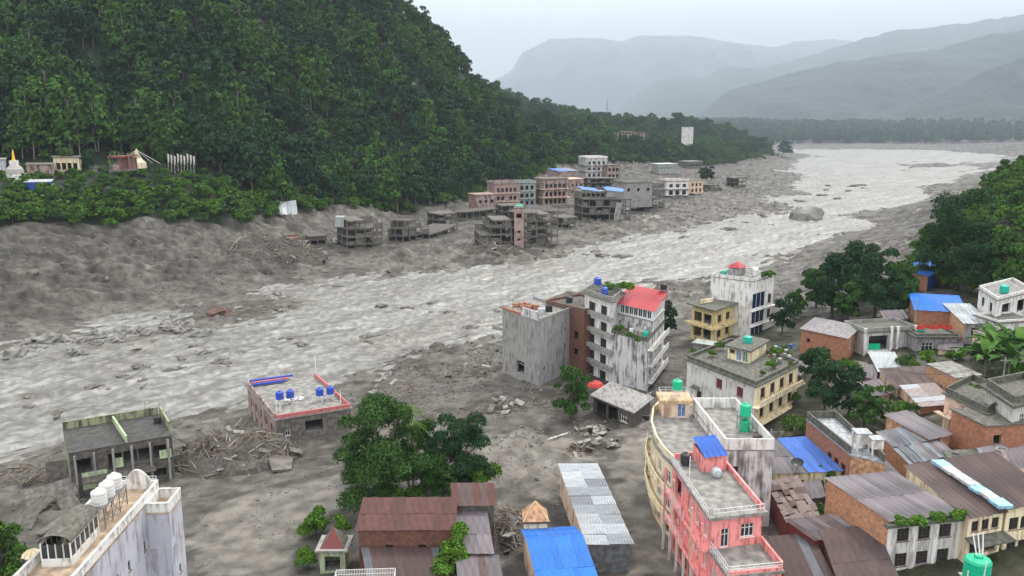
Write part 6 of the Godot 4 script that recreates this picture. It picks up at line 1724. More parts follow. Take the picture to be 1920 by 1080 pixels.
	house_at("small_house", "pale hut with a white roof at the wood's edge above the flats", front_rect([695, 396], [712, 395], 6.0, 4.0), 2.0, 7.0, {"wall": M.mint, "roofm": M.clean, "over": 0.5, "win": [{"f": 0, "n": 2, "y": 1.8, "w": 1.4, "h": 1.6, "st": "hole"}]})
	frame_ruin("concrete_ruin", "half buried grey frame between the small broken frame and the low row", [822, 424], [858, 420], 9.0, 0.0, 2, 2.8, 41)
	frame_ruin("concrete_ruin", "toppled grey frame on the silt right of the concrete skeleton", [1052, 432], [1078, 429], 9.0, -1.4, 2, 2.8, 42, {"lean": 0.6})
	frame_ruin("concrete_ruin", "low gutted row in front of the pale stepped building", [1100, 352], [1160, 350], 10.0, 2.0, 2, 3.0, 43)
	frame_ruin("concrete_ruin", "broken brown frame at the edge of the flats beyond the cream house", [1322, 356], [1346, 354], 8.0, -0.4, 1, 3.0, 44)
	frame_ruin("concrete_ruin", "gutted two tier frame between pink and mint houses' foot", [940, 408], [985, 406], 9.0, 0.6, 2, 2.9, 45)
	build_temple()

func build_temple() -> void:
	var p := dp(30, 338, 306.0)
	var t := thing("stupa", "white domed stupa with a golden spire on the leafy shelf", "stupa", p)
	var g := Geo.new(); g.box(Vector3(0, 0.4, 0), Vector3(7.0, 2.0, 7.0)); g.box(Vector3(0, 1.8, 0), Vector3(5.6, 0.9, 5.6)); part(g, "base", M.clean, t)
	g = Geo.new(); g.lathe([[2.7, 2.2], [2.9, 3.0], [2.6, 4.2], [1.7, 5.2], [1.0, 5.6]], 20); part(g, "dome", M.clean, t)
	g = Geo.new(); g.box(Vector3(0, 6.3, 0), Vector3(2.2, 1.4, 2.2)); part(g, "harmika", M.clean, t)
	g = Geo.new(); g.lathe([[0.7, 7.0], [0.5, 7.4], [0.35, 9.6], [0.1, 10.8], [0.0, 11.0]], 10); part(g, "spire", M.gold, t)
	p = dp(258, 308, 338.0)
	t = thing("shrine", "small cream bell-shaped shrine amid poles on the leafy shelf", "shrine", p)
	g = Geo.new(); g.lathe([[3.4, -1.5], [3.2, 0.6], [2.4, 1.4], [1.2, 2.6], [0.7, 4.2], [0.25, 5.8], [0.0, 6.2]], 14); part(g, "body", M.cream, t)
	for k in 6:
		g = Geo.new(); var a := k * TAU / 6.0
		g.bar(Vector3(0, 5.6, 0), Vector3(cos(a) * 9.0, 0.2, sin(a) * 4.0), 0.16, 0.16); part(g, "prop", M.white, t)
	p = dp(225, 312, 338.0)
	t = frame_ruin("timber_frame", "collapsed open timber hall beside the cream shrine", [205, 316], [245, 316], 6.0, 32.5, 1, 4.2, 31, {"silt": false, "m": M.redwood, "inner": M.rose, "panel": M.oldpink})
	t = house_at("shelf_house", "cream pavilion behind the small tree on the leafy shelf", [dp(102, 322, 325.0), dp(150, 320, 325.0), dp(154, 318, 334.0), dp(106, 320, 334.0)], 26.0, 35.5, {"wall": M.cream, "roofm": M.mossy, "over": 0.8, "win": [{"f": 0, "n": 4, "y": 4.6, "w": 1.6, "h": 2.6, "st": "hole"}]})
	t = house_at("shelf_house", "damaged pinkish building beside the white stupa", [dp(52, 338, 312.0), dp(100, 336, 312.0), dp(104, 334, 322.0), dp(56, 336, 322.0)], 24.0, 33.5, {"wall": M.oldpink, "roofm": M.mudlight, "over": 0.4, "win": [{"f": 0, "n": 5, "y": 4.4, "w": 1.3, "h": 1.8, "st": "hole"}]})
	t = tin_house("tin_house", "low shed with white roof and blue walls right of the stupa", [46, 342], [94, 341], 4.0, 22.0, 28.3, 0.6, ["pale1", "pale0"], {"wall": M.tank_blue, "rows": 1, "sheet": 1.6})
	t = house_at("shelf_house", "grey house half hidden left of the white stupa", [dp(-40, 330, 318.0), dp(12, 328, 318.0), dp(14, 326, 328.0), dp(-38, 328, 328.0)], 24.0, 35.0, {"wall": M.lilac, "roofm": M.concrete, "over": 0.4, "win": [{"f": 0, "n": 4, "y": 5.4, "w": 1.6, "h": 1.6, "st": "wood"}]})
	for k in 9:
		var u := 316.0 + k * 6.0
		var o := thing("prayer_flag", "white prayer flag on a tall pole at the end of the leafy shelf", "flag", dp(u, 316.0 + (k % 3) * 2.0, 342.0), "prayer flags on the shelf")
		g = Geo.new(); g.tube(Vector3.DOWN, Vector3.UP * 6.0, 0.09, 0.06, 5); part(g, "pole", M.white, o)
		g = Geo.new(); g.quad(Vector3(0.08, 2.2, 0), Vector3(0.08, 5.8, 0), Vector3(0.7, 5.6, 0.2), Vector3(0.6, 2.4, 0.25)); part(g, "cloth", M.clean, o)
	t = thing("radio_mast", "thin steel radio mast rising behind the wooded spur", "mast", dp(1137, 262, 1150.0))
	g = Geo.new()
	for k in 3: g.bar(Vector3(cos(k * TAU / 3) * 1.2, 0, sin(k * TAU / 3) * 1.2), Vector3(0, 54, 0), 0.35, 0.35)
	part(g, "lattice", M.steel, t)
# ---------------------------------------------------------------- rocks, driftwood, plants
func rock_shape(seed: int, rough := 0.75) -> ArrayMesh:
	var n := FastNoiseLite.new(); n.seed = seed; n.frequency = 0.9; n.fractal_octaves = 3
	var st := SurfaceTool.new(); st.begin(Mesh.PRIMITIVE_TRIANGLES); st.set_smooth_group(-1)
	var rows := 9; var cols := 14
	var pt := func(i: int, j: int) -> Vector3:
		var a := PI * i / rows; var b := TAU * (j % cols) / cols
		var d := Vector3(sin(a) * cos(b), cos(a), sin(a) * sin(b))
		var k := 1.0 + n.get_noise_3dv(d * 1.5) * rough
		var q := d * k
		q.y = maxf(q.y * 0.62, -0.35)
		return q
	for i in rows:
		for j in cols:
			var a: Vector3 = pt.call(i, j); var b: Vector3 = pt.call(i, j + 1); var c: Vector3 = pt.call(i + 1, j + 1); var d: Vector3 = pt.call(i + 1, j)
			for q in [[a, b, c], [a, c, d]]:
				if (q[1] - q[0]).cross(q[2] - q[0]).length() < 1e-6: continue
				for v: Vector3 in q:
					st.set_uv(Vector2(v.x + v.y, v.z - v.y)); st.add_vertex(v)
	st.generate_normals()
	return st.commit()

var rocks := []

func boulder(label: String, p: Vector3, s: Vector3, k: int, turn: float, group := "", m: Material = null) -> void:
	var o := put(rocks[k % rocks.size()], "boulder", m if m else M.rock, self, Transform3D(Basis(Vector3.UP, turn).scaled_local(s), p))
	tag(o, label, "boulder", group)

func build_rocks() -> void:
	for k in 6: rocks.append(rock_shape(40 + k))
	rocks.append(rock_shape(52, 0.35))
	var r := RandomNumberGenerator.new(); r.seed = 12
	boulder("huge grey boulder standing alone in the white water", gp(1513, 412, -4.5), Vector3(10.5, 12.0, 8.0), 6, 0.4)
	boulder("large pale boulder at the head of the boulder shoal", gp(92, 640, -3.8), Vector3(3.6, 3.2, 2.8), 0, 0.3)
	boulder("rounded dark boulder at the lower edge of the boulder shoal", gp(30, 668, -3.8), Vector3(3.0, 3.4, 2.6), 2, 1.3)
	boulder("flat pale slab of rock on the boulder shoal", gp(262, 655, -4.0), Vector3(4.6, 2.0, 3.2), 3, 2.0)
	boulder("white-topped boulder beside the flat pale slab", gp(222, 640, -3.8), Vector3(2.2, 2.6, 2.0), 4, 0.9)
	boulder("cracked pair of pale boulders at the shoal's upper end", gp(378, 628, -4.0), Vector3(3.4, 2.6, 2.4), 5, 0.1)
	boulder("low dark boulder alone in the stream below the shoal", gp(380, 664, -4.2), Vector3(2.2, 1.8, 1.5), 2, 0.5)
	boulder("red-brown block of earth at the end of the shoal", gp(412, 592, -3.6), Vector3(4.0, 3.2, 2.4), 1, 0.2, "", M.redearth)
	for k in 70:    # the shoal
		var f := r.randf()
		var u := lerpf(0.0, 540.0, f); var v := lerpf(665.0, 572.0, f) + r.randfn() * 13.0
		var s := r.randf_range(0.5, 1.7)
		boulder("pale grey boulder in the long shoal beside the side channel", gp(u, v, -3.9), Vector3(s * 1.4, s * 1.2, s), k, r.randf() * TAU, "boulders of the shoal")
	for k in 40:    # in the stream
		var f := r.randf()
		var u := lerpf(0.0, 950.0, f); var v := lerpf(760.0, 560.0, f) + r.randfn() * 26.0
		var s := r.randf_range(0.6, 1.5)
		boulder("small dark rock breaking the surface of the near river", gp(u, v, -4.1), Vector3(s * 1.9, s * 0.9, s), k, r.randf() * TAU, "rocks in the near river", M.mudrock)
	for k in 45:
		var f := r.randf()
		var u := lerpf(1000.0, 1720.0, f); var v := lerpf(500.0, 320.0, f) + r.randfn() * 14.0
		var s := r.randf_range(0.9, 2.6)
		boulder("dark rock in the broken white water up the valley", gp(u, v, -4.2), Vector3(s * 2.2, s * 0.9, s), k, r.randf() * TAU, "rocks in the upper river", M.mudrock)
	# rubble too fine to count
	var list := []
	for k in 22000:
		var u := r.randf_range(0, 1320); var v := r.randf_range(620, 1075)
		if k % 4 == 0:
			u = r.randf_range(640, 1030); v = r.randf_range(630, 830)
		elif r.randf() < 0.5:
			u = r.randf_range(0, 1480); v = r.randf_range(290, 630)
		var p := gp(u, v, -1.0)
		var y := land(p.x, p.z)
		if y < -3.9 or y > 12.0 or p.z < -900.0: continue
		if n2.get_noise_2d(p.x * 2.0, p.z * 2.0) < r.randf_range(-0.3, 0.3): continue
		if p.x > 9.0 and p.z > -130.0: continue
		if wooded(p.x, p.z): continue
		var far := clampf(-p.z / 300.0, 0.3, 2.0)
		var s := r.randf_range(0.10, 0.42) * far * (2.2 if r.randf() < 0.06 else 1.0)
		list.append(Transform3D(Basis.from_euler(Vector3(r.randf() * 0.6, r.randf() * TAU, r.randf() * 0.6)).scaled_local(Vector3(s * r.randf_range(0.8, 2.0), s * r.randf_range(0.6, 1.1), s)), Vector3(p.x, y, p.z)))
	var rub := Node3D.new(); rub.name = "rubble"; add_child(rub); tag(rub, "stones and lumps of mud strewn over the banks", "", "", "stuff")
	for k in 2:
		var mine := []
		for i in range(k, list.size(), 2): mine.append(list[i])
		var mm := MultiMesh.new(); mm.transform_format = MultiMesh.TRANSFORM_3D
		var me: ArrayMesh = rocks[k].duplicate(); me.surface_set_material(0, M.mudrock if k else M.mudlump)
		mm.mesh = me; mm.instance_count = mine.size()
		for i in mine.size(): mm.set_instance_transform(i, mine[i])
		var mi := MultiMeshInstance3D.new(); mi.name = "stones"; mi.multimesh = mm; mi.set_meta("kind", "stuff"); rub.add_child(mi, true)

func stick_shape() -> ArrayMesh:
	if not shapes.has("stick"):
		var g := Geo.new()
		g.tube(Vector3(0, 0, -0.5), Vector3(0.04, 0.02, 0.0), 0.5, 0.42, 5); g.tube(Vector3(0.04, 0.02, 0.0), Vector3(0, 0, 0.5), 0.42, 0.22, 5)
		shapes.stick = g.mesh()
	return shapes.stick

func pile(label: String, mid: Vector3, rx: float, rz: float, h: float, n: int, long: float, thick: float, seed: int, boards := 0, turn := 0.0) -> void:
	var t := thing("debris_pile", label, "debris", mid, "", turn)
	var r := RandomNumberGenerator.new(); r.seed = seed
	var nz := FastNoiseLite.new(); nz.seed = seed; nz.frequency = 0.4
	var g := Geo.new()
	var m := 14
	var hh := func(i: int, j: int) -> Vector3:
		var x := (i * 2.0 / m - 1.0); var z := (j * 2.0 / m - 1.0)
		var d := x * x + z * z
		return Vector3(x * rx, h * maxf(0.0, 1.0 - d) + nz.get_noise_2d(x * rx, z * rz) * h * 0.5 - 0.5 - maxf(0.0, d - 0.8) * 2.5, z * rz)
	for i in m:
		for j in m:
			g.quad(hh.call(i, j), hh.call(i + 1, j), hh.call(i + 1, j + 1), hh.call(i, j + 1))
	part(g, "mound", M.mudwall, t)
	for k in n:
		var a := r.randf() * TAU; var d := sqrt(r.randf()) * 0.97
		var p := Vector3(cos(a) * d * rx, h * (1.0 - d * d) * r.randf_range(0.75, 1.15) - 0.2, sin(a) * d * rz)
		var l := long * r.randf_range(0.35, 1.3); var w := thick * r.randf_range(0.6, 1.6)
		var b := Basis.from_euler(Vector3(r.randfn() * 0.35, r.randf() * TAU, r.randf() * TAU))
		put(stick_shape(), "log" if w > thick * 1.2 else "branch", [M.driftwood, M.driftwood, M.mudlight, M.driftpale][r.randi() % 4], t, Transform3D(b.scaled_local(Vector3(w, w, l)), p))
	for k in boards:
		var a := r.randf() * TAU; var d := sqrt(r.randf()) * 0.9
		var g2 := Geo.new(); g2.box(Vector3.ZERO, Vector3(r.randf_range(0.8, 2.2), 0.12, r.randf_range(0.5, 1.4)))
		var o := part(g2, "board", [M.mudlight, M.concrete, M.driftpale][k % 3], t)
		o.position = Vector3(cos(a) * d * rx, h * (1.0 - d * d) + 0.15, sin(a) * d * rz); o.rotation = Vector3(r.randfn() * 0.4, r.randf() * TAU, r.randfn() * 0.4)

func build_debris() -> void:
	pile("great tangle of driftwood piled against the sunken pink house", gp(428, 880, -2.2) + Vector3(0, 0, -3), 11.5, 8.5, 5.0, 290, 2.8, 0.19, 1, 10, 0.3)
	pile("drift of broken roots and trunks below the leafy shelf", dp(505, 478, 308.0) - Vector3(0, 1, 0), 21.0, 12.0, 8.0, 230, 6.5, 0.4, 2)
	pile("fan of planks and bricks at the mouth of the mud street", gp(1115, 842, -0.6), 6.0, 3.4, 0.9, 110, 1.6, 0.16, 3, 16, 0.5)
	pile("scatter of bricks and boards above the mud street's debris", gp(1115, 812, -0.6), 5.0, 2.2, 0.5, 40, 1.0, 0.14, 4, 14)
	pile("heap of black roots between tin sheds and shrine", gp(960, 1000, -0.6), 2.6, 6.5, 2.6, 90, 2.4, 0.2, 5, 2)
	pile("hump of mud and timber in the open ground before the river tower", gp(948, 768, -1.8), 6.5, 4.0, 2.0, 60, 2.2, 0.16, 6, 8, 0.4)
	pile("stony hummock of flood wrack below the grey house", gp(870, 700, -2.4), 9.0, 5.0, 1.3, 60, 1.8, 0.16, 16, 6, 0.5)
	pile("low mound of wrack between the sunken pink house and big trees", gp(760, 728, -2.6), 8.0, 4.5, 1.0, 45, 1.6, 0.15, 17, 5, 0.4)
	pile("driftwood wedged behind the white apartment building", gp(40, 905, -2.4), 9.0, 6.0, 1.8, 90, 2.6, 0.2, 7, 10)
	pile("broken timber under the low shop's slab", gp(1198, 785, -0.8), 3.2, 2.2, 0.8, 40, 1.4, 0.14, 8, 8)
	pile("wreckage heaped at the foot of the collapsed floors", gp(925, 472, -1.6), 11.0, 5.0, 3.4, 70, 5.0, 0.35, 9, 6)
	pile("stone-strewn ridge at the end of the shoal", gp(490, 582, -3.4), 11.0, 3.0, 1.2, 40, 2.0, 0.25, 10, 4, 0.7)
	var o := thing("utility_pole", "fallen white pole lying across the mud street", "pole", gp(1048, 820, -0.4)); o.rotation = Vector3(0, 0.5, 0)
	var g := Geo.new(); g.tube(Vector3(-2.6, 0.3, 0.6), Vector3(2.4, 0.3, -0.4), 0.14, 0.1, 8); part(g, "shaft", M.clean, o)
	g = Geo.new(); g.bar(Vector3(1.8, 0.42, -0.9), Vector3(2.2, 0.42, 0.3), 0.1, 0.1); part(g, "crossarm", M.steel, o)
	for q in [[525, 870, 2.2], [1255, 980, 1.0], [395, 1062, 1.0]]:
		o = thing("broken_slab", ["pale slab of wall lying in wet mud below the sunken pink house", "white broken panel against the curved cream building", "pale broken panel on the mud right of the white apartment"][[525, 1255, 395].find(q[0])], "slab", gp(q[0], q[1], -1.0))
		o.rotation = Vector3(0.12, 1.9, 0.1)
		g = Geo.new(); g.prism(PackedVector2Array([Vector2(-1.2, -0.6), Vector2(0.9, -0.8), Vector2(1.5, 0.1), Vector2(0.6, 0.9), Vector2(-1.0, 0.7)]), 0.0, 0.16); part(g, "panel", M.mudlight, o)
		o.scale = Vector3.ONE * q[2]

func plant(called: String, label: String, p: Vector3, seed: int, kind: String, h: float, count: int, size: float, tone: int, wide := 1.0, group := "", bark := "bark") -> Node3D:
	var k := tree_kind(seed, kind, h, count, size)
	var t := thing(called, label, "tree" if kind != "bush" else "shrub", p, group)
	put(k.trunk, "trunk" if kind != "bush" else "stem", M[bark], t)
	put(k.crown, "crown" if kind != "bush" else "foliage", M["leaf%d" % tone], t)
	t.scale = Vector3(wide, 1.0, wide)
	return t

func palm(label: String, p: Vector3, h: float, seed: int) -> void:
	var r := RandomNumberGenerator.new(); r.seed = seed
	var t := thing("palm_tree", label, "palm tree", p)
	var g := Geo.new(); g.tube(Vector3.DOWN, Vector3(0.15, h * 0.5, 0), 0.17, 0.13, 8, false); g.tube(Vector3(0.15, h * 0.5, 0), Vector3(0, h, 0), 0.13, 0.11, 8, false); part(g, "trunk", M.palebark, t)
	for k in 16:
		var a := k * TAU / 16.0 + r.randf() * 0.3; var up := r.randf_range(-0.1, 0.9)
		g = Geo.new(); var d := Vector3(cos(a), 0, sin(a)); var sd := d.cross(Vector3.UP)
		var prev := Vector3(0, h, 0)
		for j in range(1, 8):
			var f := j / 7.0
			var q := Vector3(0, h, 0) + d * 2.6 * f + Vector3.UP * (up * 1.6 * f - 1.9 * f * f)
			g.bar(prev, q, 0.04, 0.03)
			for s in [-1.0, 1.0]:
				for e in 2:
					var c := prev.lerp(q, e * 0.5)
					var tip: Vector3 = c + sd * s * 0.75 * (1.1 - f * 0.6) + d * 0.3 + Vector3.DOWN * 0.3
					g.col = Color(0.07, 0.14, 0.045).lerp(Color(0.14, 0.23, 0.07), r.randf())
					g.tri(c, tip, c + d * 0.13)
			prev = q
		part(g, "frond", M.leaf2, t)

func blade_shape(k: int) -> ArrayMesh:   # a long arching leaf with a folded midrib
	var key := "blade%d" % k
	if not shapes.has(key):
		var g := Geo.new(); var n := 7
		var r := RandomNumberGenerator.new(); r.seed = k
		g.col = [Color(0.07, 0.16, 0.05), Color(0.11, 0.23, 0.07), Color(0.06, 0.13, 0.05)][k]
		for i in n:
			var f0 := float(i) / n; var f1 := float(i + 1) / n
			var w0 := 0.17 * sin(PI * pow(f0, 0.7)) + 0.012; var w1 := 0.17 * sin(PI * pow(f1, 0.7)) + (0.012 if i < n - 1 else 0.0)
			var c0 := Vector3(0, 0.75 * f0 - 0.8 * f0 * f0, f0); var c1 := Vector3(0, 0.75 * f1 - 0.8 * f1 * f1, f1)
			for s in [-1.0, 1.0]:
				g.quad(c0, c1, c1 + Vector3(s * w1, 0.05 + r.randf() * 0.02, 0), c0 + Vector3(s * w0, 0.05, 0))
		shapes[key] = g.mesh()
	return shapes[key]

func banana(label: String, p: Vector3, h: float, seed: int) -> void:
	var r := RandomNumberGenerator.new(); r.seed = seed
	var t := thing("banana_plant", label, "banana plant", p, "banana plants above the brick shed")
	var g := Geo.new(); g.tube(Vector3.DOWN * 0.5, Vector3.UP * h * 0.55, 0.22, 0.14, 7, false); part(g, "stem", M.leafstem, t)
	for k in 13:
		var l := h * r.randf_range(0.5, 0.75)
		var b := Basis(Vector3.UP, k * 2.4 + r.randf() * 0.4) * Basis(Vector3.RIGHT, -r.randf_range(-0.1, 0.85))
		put(blade_shape(r.randi() % 3), "leaf", M.leaf2, t, Transform3D(b.scaled_local(Vector3.ONE * l), Vector3(0, h * r.randf_range(0.38, 0.56), 0)))

func build_plants() -> void:
	plant("broad_tree", "big dark spreading tree behind the red tin roof", gp(716, 952, -0.5), 501, "full", 16.0, 30000, 0.175, 2, 1.05)
	plant("broad_tree", "dark tree joined to the big spreading tree on its right", gp(862, 925, -0.5), 502, "full", 12.0, 17000, 0.17, 0, 0.95)
	plant("broad_tree", "low dark tree filling the space behind the palm", gp(790, 905, -0.5), 503, "full", 9.5, 8000, 0.21, 2, 0.9)
	plant("round_tree", "small bright round tree beside the rust red roof", gp(828, 938, -0.3), 504, "full", 7.0, 7000, 0.17, 2, 1.0)
	palm("slim palm rising out of the dark trees", gp(766, 922, -0.4), 12.2, 1)
	palm("second thinner palm close beside the slim palm", gp(774, 915, -0.4), 9.6, 2)
	plant("shrub", "trailing yellow-green bush at the left skirt of the big spreading tree", gp(672, 905, -0.8), 505, "bush", 4.2, 2550, 0.24, 3, 0.7)
	plant("shrub", "bushy undergrowth along the top of the red tin roof", gp(745, 952, -0.2), 506, "bush", 3.4, 2550, 0.22, 2, 1.3)
	plant("shrub", "green creeper mound at the right end of the red tin roof", gp(905, 915, 0.5), 507, "bush", 4.6, 3060, 0.22, 3, 0.8)
	plant("shrub", "bright yellow-green bush left of the gate house", gp(592, 1000, -0.2), 508, "bush", 3.4, 2720, 0.2, 3, 0.8)
	plant("shrub", "yellow-green creeper hanging over the gate house", gp(636, 1000, 2.4), 509, "bush", 2.6, 2380, 0.18, 3, 0.7)
	plant("shrub", "small yellowing bush below the gate house", gp(576, 1062, -0.2), 510, "bush", 2.6, 1700, 0.18, 3, 0.8)
	for q in [[862, 1010, 4.6, 2.0], [852, 1045, 3.6, 2.2], [840, 1075, 2.6, 2.4]]:
		plant("vine", "bright green vine sprawling over the narrow shed roofs", gp(q[0], q[1], q[2]), 520 + int(q[0]), "bush", q[3], 1300, 0.18, 3, 1.1, "vines on the narrow sheds")
	plant("round_tree", "round leafy tree standing in mud before the grey house", gp(1070, 786, -1.2), 511, "full", 10.4, 7500, 0.23, 2, 0.82)
	plant("round_tree", "small dark tree behind the tower's red pavilion", gp(1246, 628, -0.8), 512, "full", 9.4, 2600, 0.32, 1, 0.8)
	for q in [[1466, 628, 1.0, 9.0, 1], [1490, 600, 1.5, 8.0, 2]]:
		plant("round_tree", "%s green tree crowding the white block's right side" % ["dark", "lighter"][int(q[4]) - 1], gp(q[0], q[1], q[2]), 530 + int(q[0]), "full", q[3], 2200, 0.34, q[4], 0.8)
	var i := 0
	for q in [[1545, 770, 3.0, 9.0], [1590, 775, 3.2, 8.5], [1620, 800, 3.2, 6.5], [1530, 730, 3.0, 8.0]]:
		plant("garden_tree", ["dense green tree behind the long house's latticed corner", "dense tree in the middle of the garden below the brick house", "lighter low tree at the white cisterns' back", "tree under the weathered red brick house wall"][i], gp(q[0], q[1], q[2]), 540 + i, "full", q[3], 6000, 0.25, [0, 1, 2, 0][i], 1.0)
		i += 1
	plant("shrub", "rank greenery in the gap right of the cream house", gp(1492, 812, 1.5), 545, "bush", 3.6, 3060, 0.24, 2, 0.8)
	plant("shrub", "feathery bush at the corner of the blue tarpaulin roof", gp(1545, 912, 2.0), 546, "bush", 3.2, 4420, 0.14, 2, 0.62)
	i = 0
	for q in [[1560, 590, 4.0, 15.0, 1], [1640, 592, 5.0, 16.5, 0], [1605, 570, 4.0, 17.5, 0], [1530, 575, 3.0, 10.0, 2], [1680, 585, 6.0, 12.0, 2], [1590, 600, 4.0, 9.5, 2]]:
		plant("big_tree", ["dark broad tree at the river side of the big grove", "tallest dark tree in the big grove behind the brick house", "wide-topped tree in the middle of the big grove", "low lighter tree at the grove's river edge", "dark tree at the grove's end beside the blue roofs", "bushy green tree in front of the big grove"][i], gp(q[0], q[1], q[2]), 550 + i, "full", q[3], 11000, 0.32, q[4], 1.0)
		i += 1
	i = 0
	for q in [[1795, 548, 8.0, 26.0, 0], [1760, 535, 8.0, 17.0, 2], [1835, 545, 10.0, 18.0, 0], [1880, 520, 14.0, 11.0, 2], [1910, 530, 14.0, 9.0, 3]]:
		plant("big_tree", ["tall tree with a high open crown above the blue roofs", "leaning tree beside the tall open-crowned one", "dark tree on the slope right of the tall one", "spreading green tree above the white house", "dark bushy tree at the edge above the white house"][i], gp(q[0], q[1], q[2]), 560 + i, "full", q[3], 11000, 0.33, q[4], 0.85)
		i += 1
	i = 0
	for q in [[1825, 700, 6.0, 6.2], [1845, 705, 6.2, 7.0], [1868, 695, 6.8, 7.6], [1890, 705, 7.0, 6.6], [1908, 690, 7.5, 7.4], [1855, 680, 7.0, 7.0], [1885, 675, 7.6, 7.2]]:
		banana("big-leaved banana plant in the clump above the brick shed", gp(q[0], q[1], q[2]), q[3], 70 + i); i += 1
	i = 0
	for q in [[1700, 690, 5.0, 3.4, 0], [1742, 682, 6.0, 2.8, 3], [1712, 695, 5.0, 2.4, 2], [1832, 748, 8.2, 2.6, 3], [1882, 778, 9.0, 3.4, 2], [1660, 790, 3.5, 4.0, 2], [1640, 880, 5.2, 1.6, 2]]:
		plant("shrub", ["olive bush beside the white tin roof", "yellow-green bush on the brick shed's back", "low bush between grey house and brick shed", "bright bush by the peach house rail", "tangled bush on the brown brick house", "leafy bush before the orange walled house", "weeds on the broken wall below the cisterns"][i], gp(q[0], q[1], q[2]), 580 + i, "bush", q[3], 1400, 0.22, q[4], 0.9)
		i += 1
	i = 0
	for q in [[1690, 985, 8.0], [1725, 982, 8.0], [1762, 977, 8.0], [1795, 970, 8.2]]:   # weeds on the mossy eave
		plant("weed", "weeds growing along the mossy eave of the corner house", gp(q[0], q[1], q[2]), 590 + i, "bush", 1.0, 1190, 0.14, [2, 3, 2, 3][i], 1.5, "weeds on the corner house eave"); i += 1
	i = 0
	for q in [[1300, 662, 8.8, 1.0], [1335, 668, 8.8, 1.4], [1350, 655, 8.8, 1.8], [1445, 690, 8.8, 1.4], [1455, 665, 8.8, 1.8], [1430, 702, 8.8, 1.0]]:
		plant("weed", "potted greenery and weeds on the cream house's mossy roof", gp(q[0], q[1], q[2]), 600 + i, "bush", q[3], 500, 0.16, [2, 3, 2, 3, 3, 2][i], 0.9, "weeds on the cream house roof"); i += 1
	i = 0
	for q in [[1146, 548, 16.0, 2.6], [1165, 545, 16.0, 2.2], [1180, 545, 16.5, 2.2], [1160, 622, 9.9, 1.4], [1180, 632, 9.9, 1.3], [1195, 640, 9.9, 1.0]]:
		plant("roof_plant", ["leafy roof garden bush behind the red pavilion roof", "weeds on the stained block's terrace edge"][int(i > 2)], gp(q[0], q[1], q[2]), 610 + i, "bush", q[3], 700, 0.22, 3 if i < 3 else 2, 0.9, ["roof garden behind the red roof", "weeds on the stained block"][int(i > 2)]); i += 1
	plant("roof_plant", "low green bushes on the white and blue block's roof", gp(1440, 520, 14.0), 620, "bush", 1.8, 1020, 0.24, 2, 1.2)
	plant("round_tree", "yellow-green tree top beside the white apartment's lower end", gp(12, 1150, -0.5), 621, "full", 10.5, 7000, 0.24, 3, 0.9)
	var um := thing("parasol", "pale yellow parasol beside the yellow-green tree", "parasol", gp(66, 1085, 12.0)); 
	var g := Geo.new(); g.lathe([[0.9, 2.3], [0.5, 2.65], [0.0, 2.85]], 8); part(g, "canopy", M.paleyellow, um)
	g = Geo.new(); g.tube(Vector3.DOWN * 12.0, Vector3.UP * 2.8, 0.03, 0.03, 6); part(g, "pole", M.steel, um)
	for k in 34:     # self-sown bushes in the gaps between the houses
		var q: Array = [[1600, 690], [1650, 745], [1700, 775], [1745, 640], [1790, 690], [1640, 640], [1850, 650], [1905, 720], [1680, 850], [1600, 905], [1530, 960], [1820, 830], [1700, 560], [1760, 610], [1870, 770], [1480, 740], [1575, 800]][k % 17]
		var u: float = q[0] + fmod(k * 37.0, 28.0) - 14.0; var v: float = q[1] + fmod(k * 53.0, 22.0) - 11.0
		var p := gp(u, v, 4.0)
		p.y = base_h(p.x, p.z)
		plant("shrub", "self-sown green bush in a gap between the town's tin-roofed houses", p, 700 + k, "bush", 1.8 + fmod(k * 0.7, 2.0), 900, 0.2, [2, 3, 0, 2][k % 4], 0.8, "bushes between the houses")
	# trees standing alone across the river
	plant("round_tree", "round dark tree standing alone on the mud flats", gp(1324, 340, 0.0), 630, "full", 13.0, 1600, 0.6, 1, 1.15)
	var lt := plant("round_tree", "ragged tree leaning over the mud bar up the valley", gp(1466, 294, -1.5), 631, "tall", 26.0, 900, 1.0, 1, 1.3); lt.rotation.z = -0.28
	i = 0
	for q in [[938, 235, 700, 18], [1040, 240, 740, 16], [1108, 246, 800, 20], [1180, 252, 850, 22], [1245, 242, 900, 20], [1270, 240, 930, 24], [1300, 245, 960, 18]]:
		plant("spur_tree", "tall shaggy tree standing above the others on the wooded spur", dp(q[0], q[1], q[2]) - Vector3(0, 6, 0), 640 + i, "round", q[3], 1100, 0.9, 1, 0.85, "tall trees on the spur"); i += 1
	i = 0
	for q in [[125, 318, 330, 10, 4], [168, 318, 330, 9, 0], [260, 318, 352, 12, 2], [315, 318, 352, 13, 2], [350, 320, 350, 10, 0]]:
		plant("shelf_tree", ["yellowish tree before the cream pavilion on the shelf", "dark round tree right of the cream pavilion", "light green tree behind the cream shrine", "larger light green tree behind the prayer flags", "dark tree at the end of the leafy shelf"][i], dp(q[0], q[1], q[2]) - Vector3(0, 1, 0), 660 + i, "round", q[3], 1500, 0.5, q[4], 0.9); i += 1
